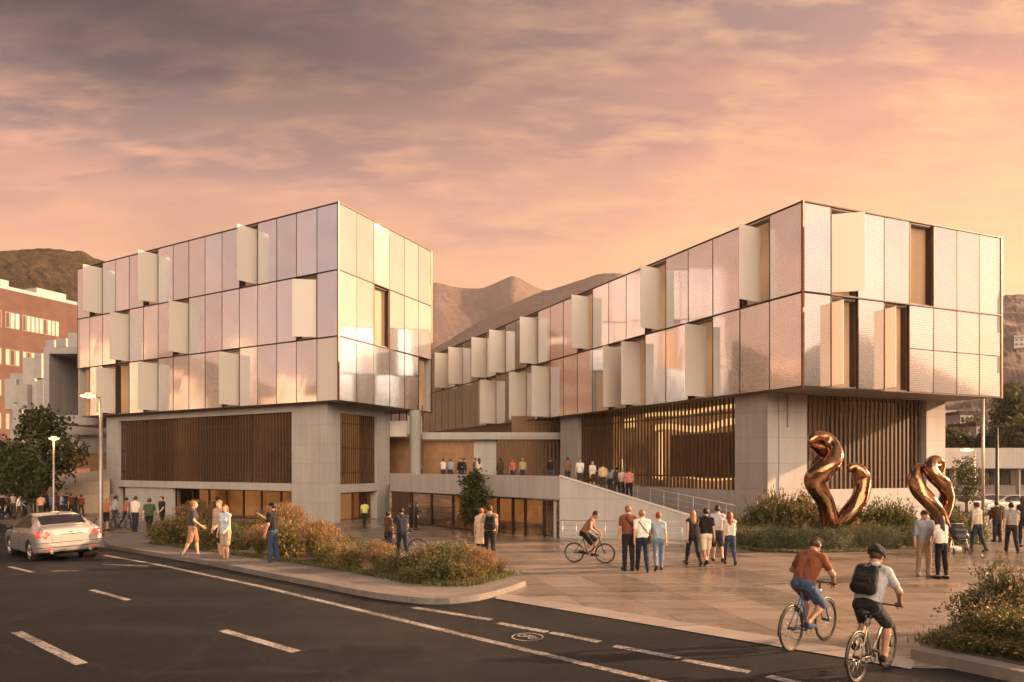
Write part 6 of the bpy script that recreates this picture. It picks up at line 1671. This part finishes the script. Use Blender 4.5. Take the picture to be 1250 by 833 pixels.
sculpt_arm(S1, b1, d1, [(1017, 668, .0, 9), (1015, 650, 0, 9.5), (1012, 630, 0, 9.5), (1007, 612, 0, 10), (997, 598, -.1, 11), (992, 585, -.2, 11.5), (999, 575, -.3, 11.5), (1011, 567, -.2, 10.5), (1020, 556, .0, 9.5), (1021, 545, .25, 9), (1013, 537, .35, 9), (1002, 534, .2, 8), (993, 535, .0, 6.5), (988, 539, -.1, 4), (987, 542, -.1, 1.2)], 'twisting_arm')
sculpt_arm(S1, b1, d1, [(1000, 600, .1, 6), (998, 584, .35, 7), (1006, 566, .55, 7), (1013, 556, .5, 7), (1008, 549, .35, 7), (997, 545, .2, 5), (990, 541, .05, 3)], 'inner_strand')
sculpt_arm(S1, b1, d1, [(1020, 668, .1, 8.5), (1024, 648, .0, 8), (1032, 630, -.1, 8.5), (1044, 615, -.1, 9.5), (1052, 600, .0, 9.5), (1053, 586, .0, 9), (1048, 575, .0, 8), (1041, 570, .0, 6), (1036, 572, -.1, 4), (1034, 577, -.1, 1.5)], 'curling_arm')
d2 = 26.0; b2 = Vector(((1150 - CX) / F * d2, d2, gz(d2)))
S2 = empty('bronze_sculpture', b2, 'shorter polished bronze sculpture of a twisted loop behind the couple', 'sculpture')
sculpt_arm(S2, b2, d2, [(1152, 668, 0, 8.5), (1151, 650, 0, 8.5), (1148, 636, 0, 8.5), (1140, 622, -.1, 8.5), (1129, 610, -.15, 8.8), (1120, 598, -.1, 8.5), (1117, 587, .0, 8), (1121, 577, .15, 7.5), (1129, 571, .3, 6.5)], 'twisting_arm')
sculpt_arm(S2, b2, d2, [(1151, 648, .5, 7), (1159, 629, .45, 7.5), (1163, 613, .35, 8), (1159, 601, .15, 8), (1150, 592, -.1, 8), (1140, 584, -.15, 7.8), (1134, 575, -.1, 7.5), (1137, 566, .0, 7.2), (1145, 563, .1, 7), (1152, 568, .2, 6), (1151, 576, .2, 4), (1149, 580, .15, 2)], 'looping_arm')
for S, c_ in ((S1, b1), (S2, b2)):
    m_ = MB(); m_.lathe((c_.x, c_.y, c_.z), [(.0, .09), (.62, .09), (.62, -.1)], 28); m_.build('plinth', M_CONC_D, S)
# ================================================================ PLANTS
def mat_leaf(name, stops, trans=.35):
    m, t, b = newmat(name)
    g_ = t.nodes.new('ShaderNodeNewGeometry'); rnd = g_.outputs['Random Per Island']
    oi = t.nodes.new('ShaderNodeObjectInfo')
    n = noise(t, coords(t), 1.7, 3)
    f = math_(t, 'ADD', math_(t, 'MULTIPLY', rnd, .62), math_(t, 'ADD', math_(t, 'MULTIPLY', n, .30), math_(t, 'MULTIPLY', oi.outputs['Random'], .10)))
    c_ = ramp(t, f, stops); lk(t, c_, b.inputs['Base Color']); b.inputs['Roughness'].default_value = .5; b.inputs['Specular IOR Level'].default_value = .35
    tr = t.nodes.new('ShaderNodeBsdfTranslucent'); lk(t, c_, tr.inputs[0])
    mx = t.nodes.new('ShaderNodeMixShader'); mx.inputs[0].default_value = trans
    lk(t, b.outputs[0], mx.inputs[1]); lk(t, tr.outputs[0], mx.inputs[2]); lk(t, mx.outputs[0], t.nodes['Material Output'].inputs[0])
    return m
M_LEAF_RUST = mat_leaf('rusty_shrub_leaves', [(.15, (.060, .064, .018)), (.42, (.14, .122, .034)), (.64, (.21, .155, .048)), (.86, (.27, .165, .062))])
M_LEAF_GRN = mat_leaf('green_shrub_leaves', [(.15, (.036, .046, .016)), (.5, (.080, .092, .028)), (.75, (.14, .13, .042)), (.9, (.19, .13, .05))])
M_LEAF_HEDGE = mat_leaf('silvery_hedge_leaves', [(.2, (.058, .070, .030)), (.5, (.15, .155, .078)), (.8, (.28, .27, .16))])
M_LEAF_TREE = mat_leaf('tree_leaves', [(.2, (.022, .032, .010)), (.5, (.050, .062, .018)), (.8, (.10, .098, .030))])
M_FLOWER = mat_leaf('rust_blossoms', [(.2, (.17, .10, .042)), (.6, (.27, .165, .072)), (.9, (.42, .28, .17))])
M_BARK = simple('bark', (.085, .06, .042), .9, var=.4, nscale=8, bumpS=.8, bumpscale=20)
def leaf_mesh(name, cen, size, mat, outward=None, rng=RNG, elong=2.0, upb=.35):
    n = len(cen)
    d = rng.normal(size=(n, 3)); d /= np.linalg.norm(d, axis=1)[:, None]
    if outward is not None: d = d * .75 + outward * .75
    d[:, 2] += upb; d /= np.linalg.norm(d, axis=1)[:, None]
    s_ = rng.normal(size=(n, 3)); s_ -= (s_ * d).sum(1)[:, None] * d; s_ /= np.linalg.norm(s_, axis=1)[:, None]
    nn = np.cross(d, s_)
    L = size * rng.uniform(.6, 1.35, n); W = L / elong
    base = cen - d * (L * .5)[:, None]; tip = cen + d * (L * .5)[:, None]
    l_ = cen + s_ * (W * .5)[:, None] + nn * (W * .12)[:, None]; r_ = cen - s_ * (W * .5)[:, None] + nn * (W * .12)[:, None]
    v = np.stack([base, l_, tip, r_], 1).reshape(-1, 3).astype(np.float32)
    me = bpy.data.meshes.new(name); me.vertices.add(4 * n); me.loops.add(4 * n); me.polygons.add(n)
    me.vertices.foreach_set('co', v.ravel()); me.loops.foreach_set('vertex_index', np.arange(4 * n, dtype=np.int32)); me.polygons.foreach_set('loop_start', np.arange(0, 4 * n, 4, dtype=np.int32))
    me.update(calc_edges=True); me.materials.append(mat); return me
def lobe_points(lobes, n, rng, shell=.55):
    """points in a set of ellipsoid lobes, denser towards the skin, with gaps between sprigs"""
    vol = np.array([l[1][0] * l[1][1] * l[1][2] for l in lobes]) ** .7; ks = rng.choice(len(lobes), n, p=vol / vol.sum())
    d = rng.normal(size=(n, 3)); d /= np.linalg.norm(d, axis=1)[:, None]
    r = rng.uniform(shell ** 2, 1.0, n) ** .5 * rng.uniform(.86, 1.12, n)
    c_ = np.array([l[0] for l in lobes])[ks]; rad = np.array([l[1] for l in lobes])[ks]
    return c_ + d * rad * r[:, None], d
def sprigs(cen, outd, k, spread, rng):
    """cluster the leaves round sprig centres so the crown has clumps and gaps"""
    n = len(cen)
    p = np.repeat(cen, k, 0) + rng.normal(size=(n * k, 3)) * spread + np.repeat(outd, k, 0) * rng.uniform(-.6, 1.4, (n * k, 1)) * spread * 1.6
    return p, np.repeat(outd, k, 0)
def shrub_protos(kind, nvar, seed):
    out = []
    for v in range(nvar):
        rng = np.random.default_rng(seed + v)
        lobes = []
        for _ in range(9 if kind != 'hedge' else 12):
            an = rng.uniform(0, 6.28); rr = rng.uniform(.1, .62)
            h_ = rng.uniform(.28, .68)
            lobes.append(((rr * math.cos(an), rr * math.sin(an), h_ * .62), (rng.uniform(.24, .42), rng.uniform(.24, .42), rng.uniform(.22, .42) * (1.1 - rr * .5))))
        c_, o_ = lobe_points(lobes, 420, rng); pts, oo = sprigs(c_, o_, 12, .045, rng)
        keep = pts[:, 2] > .0; pts, oo = pts[keep], oo[keep]
        sz = {'rust': .062, 'green': .060, 'hedge': .075}[kind]
        mat = {'rust': M_LEAF_RUST, 'green': M_LEAF_GRN, 'hedge': M_LEAF_HEDGE}[kind]
        leaves = leaf_mesh('leaves', pts, sz, mat, oo, rng, 2.2 if kind != 'hedge' else 3.4)
        fl = None
        if kind in ('rust', 'corner'):
            top = pts[(pts[:, 2] > .38) & (rng.random(len(pts)) < .10)]
            top = top + rng.normal(size=top.shape) * .04 + np.array([0, 0, .06]); fl = leaf_mesh('blossoms', top, .06, M_FLOWER, None, rng, 1.6)
        m_ = MB()
        for _ in range(16):
            an = rng.uniform(0, 6.28); r1 = rng.uniform(.2, .7)
            m_.tube([(rng.uniform(-.1, .1), rng.uniform(-.1, .1), -.02), (r1 * .5 * math.cos(an), r1 * .5 * math.sin(an), .3), (r1 * math.cos(an), r1 * math.sin(an), rng.uniform(.45, .8))], [.016, .011, .004], 5)
        out.append((leaves, fl, m_.mesh('stems', M_BARK)))
    return out
def plume_protos(nvar, seed):
    out = []
    for v in range(nvar):
        rng = np.random.default_rng(seed + v); n = 900
        an = rng.uniform(0, 6.28, n); r0 = rng.uniform(0, .16, n); sp = rng.uniform(.05, .62, n) ** 1.1; hh = rng.uniform(.55, 1.0, n)
        base = np.stack([r0 * np.cos(an), r0 * np.sin(an), np.zeros(n)], 1); tip = np.stack([(r0 + sp) * np.cos(an + rng.normal(0, .2, n)), (r0 + sp) * np.sin(an), hh * (1 - .35 * sp)], 1)
        pts = []; dr = []
        for f_ in (.25, .5, .75): pts.append(base + (tip - base) * f_ + np.array([0, 0, .16]) * math.sin(f_ * 3.14) * sp[:, None]); dr.append(tip - base)
        P_ = np.concatenate(pts); D__ = np.concatenate(dr); D__ /= np.linalg.norm(D__, axis=1)[:, None]
        lv = leaf_mesh('leaves', P_, .20, M_LEAF_RUST, D__ * 3, rng, 13, .4)
        tp_ = np.repeat(tip[hh > .62], 7, 0); tp_ = tp_ + rng.normal(size=tp_.shape) * .035
        bl = leaf_mesh('blossoms', tp_, .07, M_FLOWER, np.tile([0, 0, 1.], (len(tp_), 1)), rng, 3.5, .5)
        m_ = MB()
        for q in range(14): m_.tube([tuple(base[q]), tuple((base[q] + tip[q]) / 2 + np.array([0, 0, .1])), tuple(tip[q])], [.008, .005, .002], 4)
        out.append((lv, bl, m_.mesh('stems', M_BARK)))
    return out
SHR = {'plume': plume_protos(3, 400), 'rust': shrub_protos('rust', 4, 100), 'green': shrub_protos('green', 4, 200), 'hedge': shrub_protos('hedge', 3, 300)}
_sc = [0]
def shrub(loc, size, hgt, kind, label, group, flowers=False):
    i = _sc[0]; _sc[0] += 1
    lv, fl, stm = SHR[kind][i % len(SHR[kind])]
    root = empty('shrub', loc, label, 'shrub', group, random.uniform(0, 6.28)); root.scale = (size, size * random.uniform(.85, 1.1), hgt)
    link('leaves', lv, root)
    if fl: link('blossoms', fl, root)
    elif flowers: link('blossoms', SHR['rust'][i % 4][1], root)
    link('stems', stm, root)
    return root
GB = 'shrubs in the roadside planting strip'
bedS = [ # px, base row, height px, width factor, kind, label
 (200, 668, 42, 'rust', 'bushy shrub at the far left end of the roadside strip'), (222, 666, 40, 'rust', 'golden green shrub behind the woman in the charcoal top'), (252, 671, 36, 'rust', 'low rusty shrub between the two women on the pavement'), (262, 664, 40, 'green', 'green shrub behind the woman in pale blue'),
 (298, 676, 40, 'green', 'dark green shrub right of the woman in pale blue'), (318, 681, 34, 'plume', 'low golden shrub at the legs of the man with the phone'), (312, 668, 40, 'rust', 'rusty shrub behind the man with the phone, toward the plaza'), (366, 683, 60, 'rust', 'tallest rust-topped shrub right of the man with the phone'), (388, 690, 46, 'plume', 'feathery golden shrub right of the tallest rust-topped shrub'), (348, 672, 50, 'plume', 'feathery orange shrub just behind the man with the phone'),
 (412, 694, 36, 'rust', 'small rusty shrub below the concrete corner pillar'), (432, 700, 42, 'rust', 'low shrub below the doorway of the cube'), (440, 689, 38, 'green', 'green shrub on the plaza side below the doorway'), (462, 702, 34, 'plume', 'low feathery shrub in front of the wheeled bicycle'), (488, 706, 38, 'green', 'shrub hiding the lower half of the wheeled bicycle'),
 (520, 708, 52, 'rust', 'bushy dark shrub right of the wheeled bicycle'), (538, 712, 54, 'green', 'large dark shrub near the right end of the strip'), (556, 705, 44, 'rust', 'brown shrub on the plaza side of the large dark shrub'), (566, 717, 34, 'rust', 'low reddish shrub at the kerb bend'), (586, 713, 36, 'plume', 'feathery reddish shrub second from the tip of the strip'), (602, 709, 28, 'rust', 'smallest shrub at the pointed tip of the strip'), (505, 716, 26, 'green', 'low ground-hugging shrub at the strip front below the wheeled bicycle'), (240, 661, 44, 'plume', 'feathery rust-topped shrub at the back behind the small figure in black'), (284, 665, 38, 'rust', 'rust-topped shrub at the back right of the woman in pale blue')]
for px, py, hp, kd, lb in bedS:
    p = at(px, py); sc_ = hp * p.y / F / .82
    shrub((p.x, p.y, gz(p.y) + .10), max(.62, sc_ * .80) * (.85 if kd == 'plume' else 1), sc_ * .90, kd, lb, GB)
GS = 'shrubs round the bronze sculptures'
for px, d, hp, wd, kd, lb in [(915, 29.5, 1.35, 1.3, 'rust', 'low shrub against the concrete wall at the left of the sculpture bed'), (940, 28.6, 2.1, 1.6, 'green', 'tall shrub below the edge of the concrete wall'), (968, 28.2, 2.4, 1.7, 'rust', 'tallest shrub left of the taller sculpture'), (990, 27.8, 1.7, 1.4, 'green', 'shrub at the left foot of the taller sculpture'), (1030, 28.2, 1.6, 1.5, 'rust', 'shrub behind the taller sculpture'), (1068, 27.8, 1.9, 1.5, 'green', 'shrub right of the curling bronze arm'), (1092, 28.0, 2.1, 1.5, 'green', 'tall green shrub left of the looping sculpture'), (1118, 27.5, 1.7, 1.3, 'green', 'shrub beside the foot of the looping sculpture'), (1165, 28.5, 1.9, 1.3, 'green', 'green shrub behind the couple, right of the looping sculpture'), (1045, 26.9, 1.1, 1.2, 'rust', 'low rusty shrub in front of the curling bronze arm'), (1180, 29.5, 1.5, 1.3, 'green', 'shrub behind the pushchair')]:
    shrub(((px - CX) / F * d, d, gz(d) + .03), wd * 1.08, hp * 1.22, kd, lb, GS)
GH = 'low hedge plants along the front of the sculpture bed'
hn = ['at the left end of the sculpture bed', 'second from the left in front of the sculptures', 'below the wall edge', 'left of the taller sculpture', 'just left of the orange-shirted cyclist', 'above the orange-shirted cyclist', 'below the taller sculpture', 'below the curling bronze arm', 'above the helmeted cyclist', 'below the gap between the sculptures', 'left of the man in the cap', 'at the right end beside the man in the cap']
for i in range(12):
    px = 905 + i * 18.5; py = 668 + 5 * math.sin(i / 11 * math.pi)
    p = at(px, py); shrub((p.x, p.y + .3, gz(p.y) + .03), .85, .98 + .1 * (i % 3), 'hedge', 'low silvery hedge plant ' + hn[i], GH)
    p = at(px + 6, py - 7); shrub((p.x, p.y + .3, gz(p.y) + .03), .9, 1.0 + .1 * ((i + 1) % 3), 'hedge', 'second-row silvery hedge plant ' + hn[i], GH)
GC = 'shrubs in the corner planting bed'
for px, py, hp, wd, kd, lb in [(1208, 785, 56, .92, 'green', 'pink-flowered shrub at the left of the corner bed'), (1250, 775, 86, .9, 'green', 'tallest flowering shrub at the right edge of the picture'), (1230, 802, 52, .85, 'green', 'flowering shrub in the middle of the corner bed'), (1256, 808, 56, .9, 'green', 'low flowering shrub at the bottom right corner'), (1180, 794, 22, .62, 'green', 'small creeping shrub at the tip of the corner bed'), (1200, 806, 24, .7, 'green', 'creeping shrub along the front kerb of the corner bed'), (1236, 816, 26, .7, 'green', 'creeping shrub nearest the road in the corner bed')]:
    p = at(px, py); sc_ = hp * p.y / F / .82; shrub((p.x, p.y, .16), wd, sc_, kd, lb, GC, True)
# grass at the front edge of the strip and round the corner bed
def tufts(name, poly_pts, n, label, dz):
    pts = []
    for _ in range(n):
        i = RNG.integers(0, len(poly_pts) - 1); a, b = poly_pts[i], poly_pts[i + 1]; t_ = RNG.random()
        p = a.lerp(b, t_); pts.append((p.x + RNG.normal() * .12, p.y + .16 + RNG.normal() * .14, gz(p.y) + dz + .03))
    me = leaf_mesh(name, np.array(pts), .10, M_LEAF_GRN, np.tile([0, 0, 1.0], (n, 1)), RNG, 6, 1.0)
    tag(link(name, me), label, 'grass', kind='stuff')
tufts('grass', BF, 6000, 'short green grass along the front edge of the roadside strip', .135)
tufts('ground_cover', [RPi[0], RPi[1], RPi[2]], 2500, 'low green ground cover in the corner bed', .168)
tufts('bed_edge_grass', SB[:6], 3500, 'short grass edging the sculpture bed', .05)
# ---------------------------------------------------------------- trees
def tree(loc, label, trunk, limbs, lobes, nleaf, lsize, mat=None, k=10, spread=.13, seed=1, name='tree', group='trees'):
    rng = np.random.default_rng(seed)
    root = empty(name, loc, label, 'tree', group)
    m_ = MB(); m_.tube(trunk[0], trunk[1], 10)
    for pth, r in limbs: m_.tube(pth, r, 7)
    o = link('trunk', m_.mesh('trunk', M_BARK), root)
    c_, oo = lobe_points(lobes, nleaf, rng, .35); p_, od = sprigs(c_, oo, k, spread, rng)
    link('crown', leaf_mesh('crown', p_, lsize, mat or M_LEAF_TREE, od, rng, 1.9, .1), root)
    return root
def auto_tree(px, d, ybase, ytop, wpx, label, seed, trunk_px=4, nl=520, lsize=.26, first=.32, mat=None, lean=0.0, nlobes=13):
    rng = np.random.default_rng(seed); k = d / F
    z0 = gz(d) if ybase is None else HC + (HY - ybase) * k
    H = HC + (HY - ytop) * k - z0; W = wpx * k / 2; x0 = (px - CX) * k
    lobes, limbs = [], []
    tr = [(lean * H * .0, 0, 0), (lean * H * .2, 0, H * .25), (lean * H * .35 + rng.normal() * .1, rng.normal() * .1, H * .55), (lean * H * .4, 0, H * .85)]
    for i in range(nlobes):
        f = first + (1 - first) * (i + .5) / nlobes * .93; an = i * 2.4 + rng.uniform(-.5, .5); env = math.sin(math.pi * min(1, (f - first) / (1 - first) * .82 + .16)) ** .7
        rr = W * env * rng.uniform(.35, .8); c_ = (rr * math.cos(an) + lean * H * f * .5, rr * math.sin(an) * .9, H * f)
        sz = W * rng.uniform(.24, .42) * (.55 + .5 * env); lobes.append((c_, (sz, sz, sz * .72)))
        b0 = (lean * H * .3, 0, H * max(.18, f - .25)); limbs.append(([b0, ((b0[0] + c_[0]) / 2, c_[1] / 2, (b0[2] + c_[2]) / 2 + .05 * H), c_], [trunk_px * k * .32, trunk_px * k * .2, .015]))
    return tree((x0, d, z0), label, (tr, [trunk_px * k * .62, trunk_px * k * .5, trunk_px * k * .36, .02]), limbs, lobes, nl, lsize, mat, 11, lsize * .62, seed)
auto_tree(52, 50, None, 498, 82, 'leafy tree with a leaning trunk in front of the concrete portal', 5, 7, 430, .30, .30, nlobes=19)
auto_tree(12, 53, None, 536, 66, 'dark tree at the left edge behind the crowd', 8, 6, 330, .30, .28)
auto_tree(38, 47, None, 556, 44, 'smaller lamp-lit tree between the two lamps and the crowd', 12, 5, 200, .24, .35, lean=-.2)
auto_tree(578, 36, None, 574, 40, 'slim young tree in front of the glass terrace front', 15, 3.4, 420, .17, .22, nlobes=15)
auto_tree(1180, 50, None, 556, 42, 'small airy tree in front of the white parapet', 19, 3, 200, .17, .30)
GT = 'trees on the slope beyond the white building'
for i, (px, d, yb, yt, wd, lb) in enumerate([(1238, 75, 560, 482, 60, 'broad dark tree behind the white building at the right edge'), (1215, 80, 560, 530, 50, 'dark rounded tree behind the flagpole'), (1165, 82, 560, 528, 46, 'rounded tree between the pillar and the flagpole'), (1255, 70, 565, 515, 50, 'green tree just beyond the right edge of the picture'), (1190, 100, 545, 512, 40, 'small tree higher up the slope right of the pillar'), (1240, 120, 500, 470, 60, 'tree below the grey apartment slab')]):
    auto_tree(px, d, yb + 12, yt, wd, lb, 30 + i, 4, 420, .55, .12)
for i, (px, d, yt, wd, lb) in enumerate([(112, 63, 590, 34, 'low rounded bush beside the access ramp')]):
    auto_tree(px, d, 612, yt, wd, lb, 60 + i, 2, 260, .3, .1)
